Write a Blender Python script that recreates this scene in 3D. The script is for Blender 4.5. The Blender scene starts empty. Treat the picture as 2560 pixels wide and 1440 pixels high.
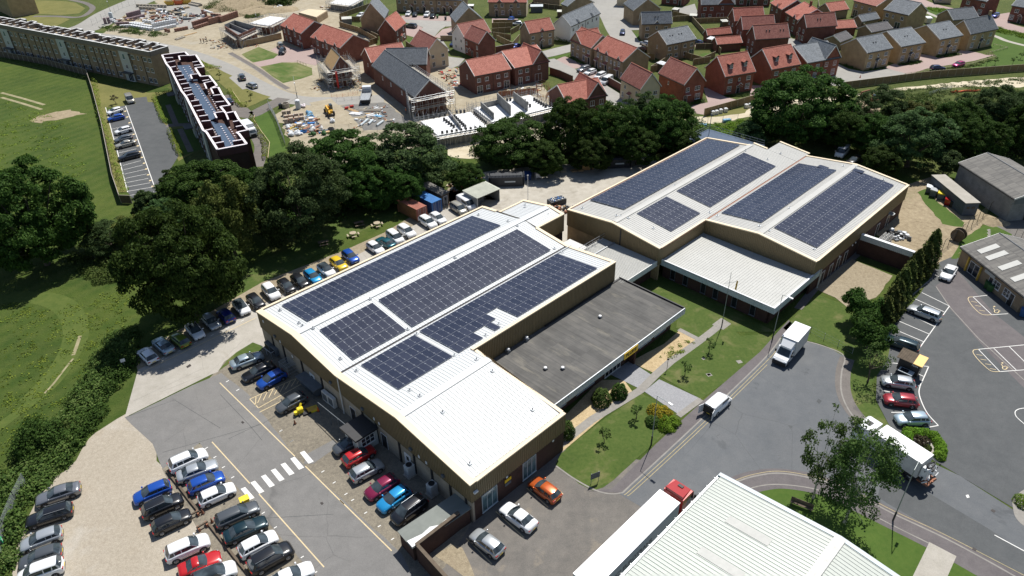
import bpy,math,random
import numpy as np
from mathutils import Matrix,Vector
random.seed(7)
rng=np.random.default_rng(11)
R_=math.radians
MT_=Matrix.Translation;MR_=Matrix.Rotation;RU_=random.uniform;PI_=math.pi;cs_=math.cos;sn_=math.sin
scn=bpy.context.scene
COL=scn.collection
FPX=1795.07;PIT=.5915;ROLL=.0235;HEAD=.7994;CAMH=65.0
_cp,_sp=cs_(PIT),sn_(PIT)
_fw=np.array([0,_cp,-_sp]);_rt=np.array([1.,0,0]);_dn=np.cross(_fw,_rt)
_c,_s=cs_(ROLL),sn_(ROLL)
_R=_c*_rt+_s*_dn;_D=-_s*_rt+_c*_dn
def g(px,py,z=0.0):
 """survey point -> position on the level z (metres)"""
 d=(px-1280)/FPX*_R+(py-720)/FPX*_D+_fw
 t=(z-CAMH)/d[2]
 return Vector((float(d[0]*t),float(d[1]*t),z))
cam_d=bpy.data.cameras.new('camera');cam=bpy.data.objects.new('camera',cam_d);COL.objects.link(cam)
cam_d.sensor_width=36;cam_d.lens=36*FPX/2560;cam_d.clip_end=3000;cam_d.clip_start=1
m=Matrix(((_R[0],-_D[0],-_fw[0],0),(_R[1],-_D[1],-_fw[1],0),(_R[2],-_D[2],-_fw[2],CAMH),(0,0,0,1)))
cam.matrix_world=m
scn.camera=cam
AX=Vector((sn_(HEAD),cs_(HEAD),0));BX=Vector((cs_(HEAD),-sn_(HEAD),0))
def S(u,v,z=0.0):return AX*u+BX*v+Vector((0,0,z))
SITE=Matrix(((AX.x,BX.x,0,0),(AX.y,BX.y,0,0),(0,0,1,0),(0,0,0,1)))
REG={'k':(0,960,2.9767),'n':(850,960,2.9767),'r':(1700,960,2.9767),'o':(0,480,2.9767),'p':(850,480,2.9767),'q':(1700,480,2.9767),'A':(0,0,2.9767),'B':(850,0,2.9767),'C':(1700,0,2.9767),'a':(500,0,6.4),'b':(850,0,6.4),'c':(1230,0,6.4),'d':(1560,0,6.4),'e':(1900,0,6.4),'f':(2160,0,6.4),'g':(640,120,6.4),'h':(1000,120,6.4),'i':(1360,120,6.4),'j':(1640,120,6.4),'l':(560,840,4.5),'m':(840,1040,3.6),'s':(400,130,4.8),'t':(0,20,5.818),'w':(1400,760,4.8),'x':(1380,440,5.1425),'y':(960,430,5.334),'z':(2200,560,6.0),'v':(180,0,5.565),'':(0,0,1)}
def px(r,x,y):
 a,b,s=REG[r];return(a+x/s,b+y/s)
def gp(r,x,y,z=0.0):return g(*px(r,x,y),z)
G={}
def Nm(name):
 m=bpy.data.materials.new(name);m.use_nodes=True
 G[name]=m
 nt=m.node_tree;b=nt.nodes['Principled BSDF']
 return m,nt,b
def Rm(nt,fac,stops,interp='LINEAR'):
 r=nt.nodes.new('ShaderNodeValToRGB');r.color_ramp.interpolation=interp
 e=r.color_ramp.elements
 while len(e)<len(stops):e.new(0.5)
 for i,(p,c)in enumerate(stops):
  e[i].position=p;e[i].color=(c[0],c[1],c[2],1)
 nt.links.new(fac,r.inputs[0]);return r.outputs[0]
def Nz(nt,vec,scale,detail=4,rough=.6,dist=0):
 n=nt.nodes.new('ShaderNodeTexNoise');n.inputs['Scale'].default_value=scale
 n.inputs['Detail'].default_value=detail;n.inputs['Roughness'].default_value=rough
 n.inputs['Distortion'].default_value=dist
 if vec:nt.links.new(vec,n.inputs['Vector'])
 return n.outputs[0]
def Mc(nt,fac,a,b,mode='MIX'):
 n=nt.nodes.new('ShaderNodeMix');n.data_type='RGBA';n.blend_type=mode
 for sock,val in((n.inputs[0],fac),(n.inputs[6],a),(n.inputs[7],b)):
  if hasattr(val,'is_output')or isinstance(val,bpy.types.NodeSocket):nt.links.new(val,sock)
  elif isinstance(val,(int,float)):sock.default_value=val
  else:sock.default_value=(val[0],val[1],val[2],1)
 return n.outputs[2]
def Mn(nt,op,a,b=0.0,c=None):
 n=nt.nodes.new('ShaderNodeMath');n.operation=op
 for i,val in enumerate((a,b)if c is None else(a,b,c)):
  if isinstance(val,bpy.types.NodeSocket):nt.links.new(val,n.inputs[i])
  else:n.inputs[i].default_value=val
 return n.outputs[0]
def coord(nt,which='Object',scale=None,rot=0):
 t=nt.nodes.new('ShaderNodeTexCoord');o=t.outputs[which]
 if scale or rot:
  mp=nt.nodes.new('ShaderNodeMapping');nt.links.new(o,mp.inputs[0])
  if scale:mp.inputs['Scale'].default_value=scale
  mp.inputs['Rotation'].default_value=(0,0,rot)
  o=mp.outputs[0]
 return o
def bump(nt,b,h,strength=.3,dist=.1):
 n=nt.nodes.new('ShaderNodeBump');n.inputs['Strength'].default_value=strength;n.inputs['Distance'].default_value=dist
 nt.links.new(h,n.inputs['Height']);nt.links.new(n.outputs[0],b.inputs['Normal'])
def mat(name,col,rough=.6,metal=0,var=.18,scale=1.5,fine=None,bmp=0,spec=None,coat=0,emit=0):
 """plain weathered material: colour broken up by two noises"""
 if name in G:return G[name]
 m,nt,b=Nm(name)
 v=coord(nt)
 n1=Nz(nt,v,scale,5,.6);lo=[c*(1-var)for c in col];hi=[min(1,c*(1+var))for c in col]
 c=Rm(nt,n1,[(.3,lo),(.7,hi)])
 if fine:
  n2=Nz(nt,v,fine,2,.7);c=Mc(nt,.5,c,Rm(nt,n2,[(.3,lo),(.7,hi)]))
 nt.links.new(c,b.inputs['Base Color'])
 b.inputs['Roughness'].default_value=rough;b.inputs['Metallic'].default_value=metal
 if spec is not None:b.inputs['Specular IOR Level'].default_value=spec
 if coat:b.inputs['Coat Weight'].default_value=coat;b.inputs['Coat Roughness'].default_value=.04
 if bmp:bump(nt,b,Nz(nt,v,fine or scale*6,3,.7),bmp,.05)
 if emit:b.inputs['Emission Color'].default_value=(*col,1);b.inputs['Emission Strength'].default_value=emit
 return m
def Gm(name,stops,scale=.06,stops2=None,s2=.9,mix2=.45,bmp=.5,bd=.12,rough=.95,patches=None,grit=0,s3=9,stripes=None,cracks=0):
 m,nt,b=Nm(name);v=coord(nt)
 c=Rm(nt,Nz(nt,v,scale,6,.62,.6),stops)
 if stops2:c=Mc(nt,mix2,c,Rm(nt,Nz(nt,v,s2,5,.7),stops2))
 if patches:
  for(sc,lo,hi,pc,amt)in patches:
   f=Rm(nt,Nz(nt,v,sc,5,.65,.4),[(lo,(0,0,0)),(hi,(amt,amt,amt))])
   c=Mc(nt,f,c,pc)
 if stripes:
  (sc,ang,amt)=stripes
  w=nt.nodes.new('ShaderNodeTexWave');w.inputs['Scale'].default_value=sc;w.inputs['Distortion'].default_value=3;w.inputs['Detail'].default_value=3
  w.inputs['Detail Scale'].default_value=.6
  nt.links.new(coord(nt,'Object',None,ang),w.inputs['Vector'])
  c=Mc(nt,Rm(nt,w.outputs[1],[(.2,(0,0,0)),(.9,(amt,)*3)]),c,(.11,.13,.035))
 if cracks:
  vd=nt.nodes.new('ShaderNodeTexVoronoi');vd.feature='DISTANCE_TO_EDGE';vd.inputs['Scale'].default_value=cracks
  nv=nt.nodes.new('ShaderNodeTexNoise');nv.inputs['Scale'].default_value=.6;nt.links.new(v,nv.inputs['Vector']);nt.links.new(Mc(nt,.35,v,nv.outputs[1],'ADD'),vd.inputs['Vector'])
  c=Mc(nt,Mn(nt,'MULTIPLY',Rm(nt,vd.outputs[0],[(0,(.4,)*3),(.006,(0,0,0))]),Rm(nt,Nz(nt,v,.05,2),[(.45,(0,0,0)),(.6,(1,1,1))])),c,(.06,.06,.06))
  c=Mc(nt,Rm(nt,Nz(nt,v,.8,3,.8,2),[(.66,(0,0,0)),(.74,(.45,)*3)]),c,(.07,.068,.066))
 if grit:
  f=Nz(nt,v,s3,2,.8);c=Mc(nt,grit,c,Rm(nt,f,[(.35,(.15,.15,.15)),(.65,(.95,.95,.95))]),'OVERLAY')
 nt.links.new(c,b.inputs['Base Color']);b.inputs['Roughness'].default_value=rough
 b.inputs['Specular IOR Level'].default_value=.2
 if bmp:bump(nt,b,Nz(nt,v,3.0,6,.75),bmp,bd)
 return m
def Bm(name,c1,c2,mortar,var=.25):
 m,nt,b=Nm(name);v=coord(nt,'UV')
 br=nt.nodes.new('ShaderNodeTexBrick');nt.links.new(v,br.inputs['Vector'])
 br.inputs['Scale'].default_value=1.0;br.inputs['Brick Width'].default_value=.225;br.inputs['Row Height'].default_value=.075
 br.inputs['Mortar Size'].default_value=.006;br.inputs['Color1'].default_value=(*c1,1);br.inputs['Color2'].default_value=(*c2,1);br.inputs['Mortar'].default_value=(*mortar,1)
 n=Nz(nt,v,.55,5,.65);c=Mc(nt,.55,br.outputs[0],Rm(nt,n,[(.3,[x*(1-var)for x in c1]),(.7,[min(1,x*(1+var))for x in c2])]))
 nt.links.new(c,b.inputs['Base Color']);b.inputs['Roughness'].default_value=.9;b.inputs['Specular IOR Level'].default_value=.2
 return m
def Tm(name,c1,c2,gap_shade,course=.34,jw=.22,rough=.75,streak=None,spec=.35):
 m,nt,b=Nm(name);v=coord(nt,'UV')
 sx=nt.nodes.new('ShaderNodeSeparateXYZ');nt.links.new(v,sx.inputs[0])
 fr=Mn(nt,'FRACT',Mn(nt,'DIVIDE',sx.outputs[1],course))
 row=Mn(nt,'FLOOR',Mn(nt,'DIVIDE',sx.outputs[1],course));colm=Mn(nt,'FLOOR',Mn(nt,'DIVIDE',sx.outputs[0],.33))
 cb=nt.nodes.new('ShaderNodeCombineXYZ');nt.links.new(row,cb.inputs[0]);nt.links.new(colm,cb.inputs[1])
 wn=nt.nodes.new('ShaderNodeTexWhiteNoise');wn.noise_dimensions='2D';nt.links.new(cb.outputs[0],wn.inputs['Vector'])
 rowc=nt.nodes.new('ShaderNodeTexWhiteNoise');rowc.noise_dimensions='1D';nt.links.new(row,rowc.inputs['W'])
 base=Rm(nt,Mn(nt,'ADD',Mn(nt,'MULTIPLY',wn.outputs[0],.6),Mn(nt,'MULTIPLY',Nz(nt,v,.5,4,.6),.5)),[(.2,c1),(.85,c2)])
 dark=Rm(nt,fr,[(0,(1,1,1)),(jw,(0,0,0))],'EASE')  # course gaps darkened in the tile colour to imitate shade under each lap
 c=Mc(nt,dark,base,gap_shade)
 nt.links.new(c,b.inputs['Base Color']);b.inputs['Roughness'].default_value=rough;b.inputs['Specular IOR Level'].default_value=spec
 bump(nt,b,fr,.6,.06)
 return m
def Lm(name,cols,trans=.25):
 m,nt,b=Nm(name)
 gi=nt.nodes.new('ShaderNodeNewGeometry')
 oi=nt.nodes.new('ShaderNodeObjectInfo')
 f=Mn(nt,'ADD',Mn(nt,'MULTIPLY',gi.outputs['Random Per Island'],.55),Mn(nt,'MULTIPLY',Nz(nt,coord(nt),.45,3,.6),.6))
 n=len(cols)
 c=Rm(nt,f,[(.2+.65*i/(n-1),cc)for i,cc in enumerate(cols)])
 hs=nt.nodes.new('ShaderNodeHueSaturation');nt.links.new(c,hs.inputs['Color'])
 nt.links.new(Mn(nt,'MULTIPLY_ADD',oi.outputs['Random'],.5,.75),hs.inputs['Value'])
 nt.links.new(Mn(nt,'MULTIPLY_ADD',oi.outputs['Random'],.03,.485),hs.inputs['Hue'])
 tr=nt.nodes.new('ShaderNodeBsdfTranslucent');nt.links.new(hs.outputs[0],tr.inputs[0])
 nt.links.new(hs.outputs[0],b.inputs['Base Color']);b.inputs['Roughness'].default_value=.7;b.inputs['Specular IOR Level'].default_value=.12
 ms=nt.nodes.new('ShaderNodeMixShader');ms.inputs[0].default_value=trans
 out=nt.nodes['Material Output']
 nt.links.new(b.outputs[0],ms.inputs[1]);nt.links.new(tr.outputs[0],ms.inputs[2]);nt.links.new(ms.outputs[0],out.inputs[0])
 return m
def glass_mat(name,col=(.02,.03,.04),rough=.05,spec=.6):
 m,nt,b=Nm(name);v=coord(nt)
 c=Rm(nt,Nz(nt,v,.8,2),[(.35,[x*.6 for x in col]),(.65,[x*1.6 for x in col])])
 nt.links.new(c,b.inputs['Base Color']);b.inputs['Roughness'].default_value=rough;b.inputs['Specular IOR Level'].default_value=spec
 return m
class MB:
 def __init__(s,M=None):s.v=[];s.f=[];s.m=[];s.M=M
 def add(s,pts,faces,mi=0,T=None):
  k=len(s.v)
  for p in pts:
   p=Vector(p)
   if T is not None:p=T@p
   s.v.append(p)
  for f in faces:s.f.append([i+k for i in f]);s.m.append(mi)
 def quad(s,a,b,c,d,mi=0):s.add([a,b,c,d],[(0,1,2,3)],mi)
 def box(s,x0,y0,z0,x1,y1,z1,mi=0,T=None,top=None):
  p=[(x0,y0,z0),(x1,y0,z0),(x1,y1,z0),(x0,y1,z0),(x0,y0,z1),(x1,y0,z1),(x1,y1,z1),(x0,y1,z1)]
  s.add(p,[(0,3,2,1),(0,1,5,4),(1,2,6,5),(2,3,7,6),(3,0,4,7)],mi,T)
  s.add(p[4:],[(0,1,2,3)],mi if top is None else top,T)
 def cbox(s,cx,cy,z0,sx,sy,h,rot=0,mi=0,top=None):
  T=MT_((cx,cy,0))@MR_(rot,4,'Z')
  s.box(-sx/2,-sy/2,z0,sx/2,sy/2,z0+h,mi,T,top)
 def bevbox(s,x0,y0,z0,x1,y1,z1,b=.05,mi=0,T=None):
  def ring(x0,y0,x1,y1,z,c):return[(x0+c,y0,z),(x1-c,y0,z),(x1,y0+c,z),(x1,y1-c,z),(x1-c,y1,z),(x0+c,y1,z),(x0,y1-c,z),(x0,y0+c,z)]
  a=ring(x0,y0,x1,y1,z0,b);c=ring(x0,y0,x1,y1,z1-b,b);d=ring(x0+b,y0+b,x1-b,y1-b,z1,b*.6)
  fs=[tuple(range(7,-1,-1))]
  for i in range(8):
   j=(i+1)%8;fs+=[(i,j,8+j,8+i),(8+i,8+j,16+j,16+i)]
  fs.append(tuple(range(16,24)))
  s.add(a+c+d,fs,mi,T)
 def Pm(s,poly,z0,z1,mi=0,top=None,bottom=True):
  n=len(poly);z0s=z0 if hasattr(z0,'__len__')else[z0]*n;z1s=z1 if hasattr(z1,'__len__')else[z1]*n
  area=sum(poly[i][0]*poly[(i+1)%n][1]-poly[(i+1)%n][0]*poly[i][1]for i in range(n))
  if area<0:
   poly=list(poly)[::-1];z0s=z0s[::-1];z1s=z1s[::-1]
  p=[(a[0],a[1],z)for a,z in zip(poly,z0s)]+[(a[0],a[1],z)for a,z in zip(poly,z1s)]
  s.add(p,[(i,(i+1)%n,n+(i+1)%n,n+i)for i in range(n)],mi)
  s.add(p[n:],[tuple(range(n))],mi if top is None else top)
  if bottom:s.add(p[:n],[tuple(range(n-1,-1,-1))],mi)
 def tube(s,a,b,r,n=6,mi=0,r2=None,cap=True):
  a=Vector(a);b=Vector(b);d=b-a
  if d.length<1e-6:return
  q=d.to_track_quat('Z','Y').to_matrix();r2=r if r2 is None else r2
  p=[a+q@Vector((r*cs_(2*PI_*i/n),r*sn_(2*PI_*i/n),0))for i in range(n)]
  p+=[b+q@Vector((r2*cs_(2*PI_*i/n),r2*sn_(2*PI_*i/n),0))for i in range(n)]
  fs=[(i,(i+1)%n,n+(i+1)%n,n+i)for i in range(n)]
  if cap:fs+=[tuple(range(n-1,-1,-1)),tuple(range(n,2*n))]
  s.add(p,fs,mi)
 def path(s,pts,r,n=6,mi=0):
  for a,b in zip(pts,pts[1:]):s.tube(a,b,r,n,mi)
 def Lt(s,prof,n=12,mi=0,T=None):
  p=[];fs=[]
  for(r,z)in prof:
   p+=[(r*cs_(2*PI_*i/n),r*sn_(2*PI_*i/n),z)for i in range(n)]
  for k in range(len(prof)-1):
   for i in range(n):fs.append((k*n+i,k*n+(i+1)%n,(k+1)*n+(i+1)%n,(k+1)*n+i))
  fs.append(tuple(range(n-1,-1,-1)));fs.append(tuple((len(prof)-1)*n+i for i in range(n)))
  s.add(p,fs,mi,T)
 def strip(s,pts,w,z0,h,mi=0,top=None):
  """wall/kerb of width w along a polyline of xy points"""
  for a,b in zip(pts,pts[1:]):
   a=Vector((a[0],a[1],0));b=Vector((b[0],b[1],0));d=(b-a)
   if d.length<.01:continue
   d.normalize();n=Vector((-d.y,d.x,0))*w/2;e=d*w*.25
   s.Pm([(a-n)[:2],(b-n)[:2],(b+n)[:2],(a+n)[:2]],z0,z0+h,mi,top)
 def mesh(s,name,mats,smooth=False):
  me=bpy.data.meshes.new(name)
  flip=s.M is not None and s.M.determinant()<0
  vs=[(s.M@p)[:]if s.M is not None else p[:]for p in s.v]
  fs=[f[::-1]for f in s.f]if flip else s.f
  me.from_pydata(vs,[],fs)
  for mm in(mats if isinstance(mats,(list,tuple))else[mats]):me.materials.append(G[mm]if isinstance(mm,str)else mm)
  me.polygons.foreach_set('material_index',s.m)
  if smooth:me.polygons.foreach_set('use_smooth',[True]*len(fs))
  uvl=me.uv_layers.new(name='UVMap');uv=np.zeros(len(me.loops)*2)
  V=vs;i=0
  for p in me.polygons:
   nx,ny,nz=p.normal
   if abs(nz)>.97:t=(1,0,0);bb=(0,1,0)
   else:
    l=math.hypot(nx,ny)or 1;t=(-ny/l,nx/l,0);bb=(-nz*nx/l,-nz*ny/l,l)
   for vi in p.vertices:
    q=V[vi];uv[i]=q[0]*t[0]+q[1]*t[1]+q[2]*t[2];uv[i+1]=q[0]*bb[0]+q[1]*bb[1]+q[2]*bb[2];i+=2
  uvl.data.foreach_set('uv',uv)
  return me
 def Bd(s,name,mats,parent=None,smooth=False,**k):
  me=s.mesh(name,mats,smooth);return link(name,me,parent,**k)
def link(name,me,parent=None,loc=None,rz=0,Lb=None,cat=None,Gr=None,kind=None):
 o=bpy.data.objects.new(name,me);COL.objects.link(o)
 if parent is not None:o.parent=parent
 if loc is not None:o.location=loc
 if rz:o.rotation_euler=(0,0,rz)
 tag(o,Lb,cat,Gr,kind);return o
def tag(o,Lb=None,cat=None,Gr=None,kind=None):
 if Lb:o['label']=Lb
 if cat:o['category']=cat
 if Gr:o['group']=Gr
 if kind:o['kind']=kind
 return o
def empty(name,loc=(0,0,0),rz=0,Lb=None,cat=None,Gr=None):
 o=bpy.data.objects.new(name,None);o.empty_display_size=.2;COL.objects.link(o);o.location=loc;o.rotation_euler=(0,0,rz)
 return tag(o,Lb,cat,Gr)
def Ct(o,parent=None):
 c=o.copy();COL.objects.link(c)
 if parent is not None:c.parent=parent
 for ch in list(o.children):Ct(ch,c)
 return c
def LZ(lv):return lv*.004
def Sm(pts,n=6):
 out=[];P=[Vector(p)for p in pts]
 for i in range(len(P)-1):
  p0=P[max(i-1,0)];p1=P[i];p2=P[i+1];p3=P[min(i+2,len(P)-1)]
  for k in range(n):
   t=k/n;out.append(.5*((2*p1)+(-p0+p2)*t+(2*p0-5*p1+4*p2-p3)*t*t+(-p0+3*p1-3*p2+p3)*t**3))
 out.append(P[-1]);return out
def Pt(name,lv,pts,m,rough=0,seg=1.5,sm=False,raw=False):
 """ground sheet lv x 4 mm above the base ground"""
 z=LZ(lv)
 P=[Vector(p[:2]).to_3d()if raw else g(p[0],p[1])for p in pts]
 if sm:P=Sm(P+[P[0]],5)[:-1]
 if rough:
  Q=[];n=len(P)
  for i in range(n):
   a,b=P[i],P[(i+1)%n];k=max(1,int((b-a).length/seg))
   for j in range(k):
    q=a.lerp(b,j/k);Q.append(q+Vector((RU_(-1,1),RU_(-1,1),0))*rough)
  P=Q
 import mathutils
 me=bpy.data.meshes.new(name)
 tri=mathutils.geometry.tessellate_polygon([[Vector((p.x,p.y,0))for p in P]])
 fs=[]
 for t in tri:
  a,b,c=(P[i]for i in t)
  fs.append(t if(b-a).cross(c-a).z>0 else t[::-1])
 me.from_pydata([(p.x,p.y,z)for p in P],[],fs);me.materials.append(m)
 return link(name,me,kind='structure')
def Rp(P,w):
 L=[];Rr=[]
 for i,p in enumerate(P):
  d=(P[min(i+1,len(P)-1)]-P[max(i-1,0)]);d.z=0;d.normalize();n=Vector((-d.y,d.x,0))*w/2
  L.append(p+n);Rr.append(p-n)
 return L,Rr
def Rb(name,lv,pts,w,m,sm=True,raw=False,kind='structure'):
 z=LZ(lv)
 P=[Vector((p[0],p[1],0))if raw else g(p[0],p[1])for p in pts]
 if sm and len(P)>2:P=Sm(P,6)
 L,Rr=Rp(P,w);n=len(P)
 me=bpy.data.meshes.new(name)
 me.from_pydata([(p.x,p.y,z)for p in Rr]+[(p.x,p.y,z)for p in L],[],[(i,i+1,n+i+1,n+i)for i in range(n-1)])
 me.materials.append(m);return link(name,me,kind=kind)
Gm('meadow',[(.25,(.026,.058,.009)),(.42,(.042,.082,.012)),(.55,(.070,.112,.017)),(.72,(.115,.135,.027))],.05,[(.3,(.026,.056,.009)),(.7,(.105,.125,.027))],.5,.45,.8,.3,patches=[(.028,.57,.70,(.20,.185,.08),.5),(.13,.60,.74,(.05,.10,.018),.6),(.4,.62,.7,(.045,.075,.018),.5)],stripes=(.10,.5,.20))
Gm('ro',[(.3,(.042,.075,.015)),(.5,(.07,.105,.022)),(.7,(.125,.145,.042))],.12,[(.3,(.04,.06,.014)),(.7,(.15,.15,.05))],1.3,.5,.9,.3)
Gm('lawn',[(.3,(.032,.068,.011)),(.5,(.05,.09,.016)),(.72,(.088,.115,.026))],.25,[(.3,(.05,.085,.018)),(.7,(.135,.16,.045))],2.2,.45,.3,.05,patches=[(.25,.54,.70,(.19,.17,.08),.6),(.9,.62,.75,(.17,.155,.075),.5)])
Gm('fresh_lawn',[(.3,(.038,.086,.011)),(.7,(.068,.125,.019))],.2,[(.3,(.05,.09,.02)),(.7,(.12,.15,.04))],1.8,.35,.3,.05)
Gm('mown_lawn',[(.3,(.05,.10,.018)),(.7,(.08,.14,.028))],.25,[(.3,(.05,.09,.02)),(.7,(.12,.15,.04))],1.8,.35,.3,.05,patches=[(.12,.44,.6,(.22,.21,.095),.75)],stripes=(.16,-.7,.35))
Gm('dry_lawn',[(.3,(.12,.125,.036)),(.7,(.20,.185,.062))],.2,[(.3,(.10,.11,.03)),(.7,(.22,.2,.08))],1.8,.35,.3,.05)
Gm('track_grass',[(.3,(.06,.098,.017)),(.7,(.10,.13,.028))],.4,[(.3,(.04,.075,.014)),(.7,(.12,.14,.038))],2,.4,.4,.1)
Gm('bare_track',[(.3,(.22,.20,.11)),(.7,(.36,.32,.2))],.6,None,1,0,.5,.1)
Gm('asphalt',[(.3,(.165,.160,.155)),(.7,(.205,.20,.192))],.05,[(.3,(.15,.147,.143)),(.7,(.225,.218,.21))],.6,.5,.15,.02,.9,patches=[(.09,.60,.64,(.145,.14,.138),.6),(.035,.5,.65,(.225,.215,.20),.6)],grit=.12,cracks=0.12)
Gm('old_asphalt',[(.3,(.115,.108,.098)),(.7,(.20,.185,.165))],.09,[(.3,(.11,.105,.1)),(.7,(.21,.19,.17))],.7,.5,.15,.02,.9,patches=[(.3,.58,.66,(.25,.215,.17),.5)],grit=.15,cracks=0.3)
Gm('road_asphalt',[(.3,(.11,.117,.125)),(.7,(.16,.166,.172))],.06,[(.3,(.09,.098,.108)),(.7,(.145,.15,.155))],.5,.5,.15,.02,.85,patches=[(.13,.62,.66,(.07,.075,.08),.5),(.05,.55,.7,(.15,.152,.155),.5)],grit=.1,cracks=0.13)
Gm('da',[(.3,(.088,.094,.097)),(.7,(.125,.13,.132))],.06,[(.3,(.06,.064,.068)),(.7,(.105,.108,.11))],.6,.5,.15,.02,.85,grit=.1,cracks=0.1)
Gm('pa',[(.3,(.11,.098,.10)),(.7,(.16,.145,.145))],.08,[(.3,(.1,.09,.095)),(.7,(.17,.155,.155))],.8,.5,.15,.02,.9,grit=.1)
Gm('pavement',[(.3,(.13,.115,.105)),(.7,(.19,.172,.158))],.12,[(.3,(.12,.108,.1)),(.7,(.2,.185,.17))],1,.5,.15,.02,.9,patches=[(.2,.60,.62,(.10,.095,.095),.6)],grit=.12)
Gm('concrete',[(.3,(.33,.305,.26)),(.7,(.45,.42,.37))],.07,[(.3,(.30,.28,.24)),(.7,(.47,.44,.40))],.5,.5,.1,.02,.9,patches=[(.25,.6,.7,(.32,.29,.24),.5)],grit=.1,cracks=0.16)
Gm('yard_concrete',[(.3,(.34,.31,.255)),(.7,(.50,.465,.40))],.1,[(.3,(.3,.27,.22)),(.7,(.52,.49,.43))],.6,.5,.1,.02,.9,patches=[(.25,.55,.7,(.24,.215,.175),.6)],grit=.1)
Gm('estate_road',[(.3,(.265,.255,.235)),(.7,(.35,.34,.315))],.05,[(.3,(.25,.24,.22)),(.7,(.38,.365,.335))],.6,.4,.1,.02,.9,grit=.06)
Gm('gravel',[(.25,(.275,.238,.192)),(.5,(.345,.31,.26)),(.75,(.45,.43,.395))],.06,[(.3,(.27,.22,.15)),(.7,(.55,.48,.37))],2.5,.35,.5,.03,.95,patches=[(.05,.50,.66,(.50,.485,.455),.75),(.3,.58,.75,(.30,.245,.175),.4)],grit=.18,s3=9)
Gm('brown_gravel',[(.3,(.235,.19,.125)),(.7,(.335,.285,.20))],.15,[(.3,(.18,.145,.1)),(.7,(.42,.36,.26))],2.2,.5,.5,.05,.95,grit=.2,s3=9)
Gm('grey_gravel',[(.3,(.155,.137,.11)),(.7,(.265,.235,.185))],.15,[(.3,(.11,.1,.085)),(.7,(.33,.29,.22))],2.2,.5,.5,.05,.95,grit=.2,s3=9)
Gm('sandy_gravel',[(.3,(.36,.27,.15)),(.7,(.54,.42,.25))],.3,[(.3,(.30,.22,.12)),(.7,(.6,.48,.3))],3,.5,.5,.05,.95,grit=.2,s3=9)
Gm('dry_soil',[(.3,(.24,.19,.125)),(.7,(.38,.31,.21))],.14,[(.3,(.17,.13,.08)),(.7,(.46,.38,.25))],1.2,.55,.8,.15,.95,patches=[(.4,.6,.7,(.12,.09,.05),.6),(.10,.58,.7,(.13,.14,.05),.4)])
Gm('sand',[(.25,(.27,.225,.15)),(.5,(.36,.31,.22)),(.75,(.43,.385,.30))],.06,[(.3,(.24,.195,.13)),(.7,(.48,.43,.33))],.5,.5,.6,.15,.95,patches=[(.09,.55,.68,(.38,.35,.29),.7)])
Gm('haul_sand',[(.3,(.42,.36,.26)),(.7,(.54,.48,.37))],.05,[(.3,(.5,.42,.28)),(.7,(.74,.66,.5))],.5,.5,.4,.1,.95,patches=[(.06,.57,.70,(.45,.40,.3),.6)])
Gm('grey_hardcore',[(.3,(.14,.135,.128)),(.7,(.23,.222,.21))],.1,[(.3,(.11,.108,.1)),(.7,(.26,.25,.23))],1.2,.5,.5,.08,.95,patches=[(.12,.58,.7,(.34,.3,.24),.5)])
Gm('block_paving',[(.3,(.32,.235,.215)),(.7,(.41,.315,.29))],.1,[(.3,(.28,.20,.185)),(.7,(.44,.35,.32))],3.5,.5,.1,.02,.9)
Gm('grey_setts',[(.3,(.24,.24,.25)),(.7,(.33,.33,.34))],.3,[(.25,(.17,.17,.18)),(.75,(.42,.42,.43))],5,.6,.2,.02,.9)
Gm('slabs',[(.3,(.235,.22,.2)),(.7,(.32,.30,.275))],.4,[(.3,(.2,.19,.17)),(.7,(.34,.32,.29))],2,.5,.1,.02,.9)
mat('kerb',(.25,.235,.215),.9,var=.15,scale=1)
mat('wp',(.72,.71,.68),.8,var=.12,scale=3,fine=12)
mat('cp',(.62,.50,.30),.8,var=.15,scale=2,fine=10)
mat('yellow_line',(.36,.30,.17),.85,var=.3,scale=1,fine=8)
Bm('rb',(.165,.062,.045),(.22,.092,.068),(.19,.15,.13))
Bm('ob',(.22,.075,.048),(.30,.11,.07),(.24,.18,.14))
Bm('db',(.060,.034,.028),(.09,.05,.04),(.09,.07,.06))  # dark brown brick, deepened further so factory walls carry shade in their colour
Bm('tb',(.27,.195,.12),(.36,.27,.175),(.36,.3,.23))
Bm('yb',(.35,.25,.135),(.45,.33,.19),(.42,.35,.26))
Bm('wb',(.145,.068,.052),(.195,.092,.07),(.17,.13,.115))
Bm('buff_brick',(.30,.25,.19),(.42,.36,.28),(.3,.26,.22))
Bm('block_wall',(.20,.20,.195),(.30,.295,.28),(.2,.2,.19))
mat('cr',(.62,.52,.36),.9,var=.06,scale=.5)
mat('wr',(.78,.78,.76),.9,var=.05,scale=.5)
mat('pr',(.55,.55,.50),.9,var=.08,scale=.4)
Tm('red_tiles',(.36,.115,.080),(.50,.185,.135),(.15,.045,.035))
Tm('dull_red_tiles',(.30,.11,.085),(.42,.175,.135),(.10,.035,.03),.34,.3)
Tm('grey_tiles',(.15,.165,.18),(.235,.255,.275),(.045,.05,.058))
Tm('dark_grey_tiles',(.10,.112,.125),(.16,.175,.195),(.035,.038,.045))
Tm('slate_tiles',(.105,.10,.105),(.165,.155,.158),(.04,.04,.042),.3,.3)
Tm('fibre_sheets',(.13,.125,.118),(.205,.195,.178),(.08,.078,.075),1.5,.06,.9)
mat('ridge_red',(.42,.15,.10),.8);mat('ridge_grey',(.16,.17,.18),.8)
mat('upvc',(.78,.78,.77),.45,var=.03);mat('fw',(.70,.69,.66),.5,var=.06);mat('fb',(.03,.03,.032),.5)
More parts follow.
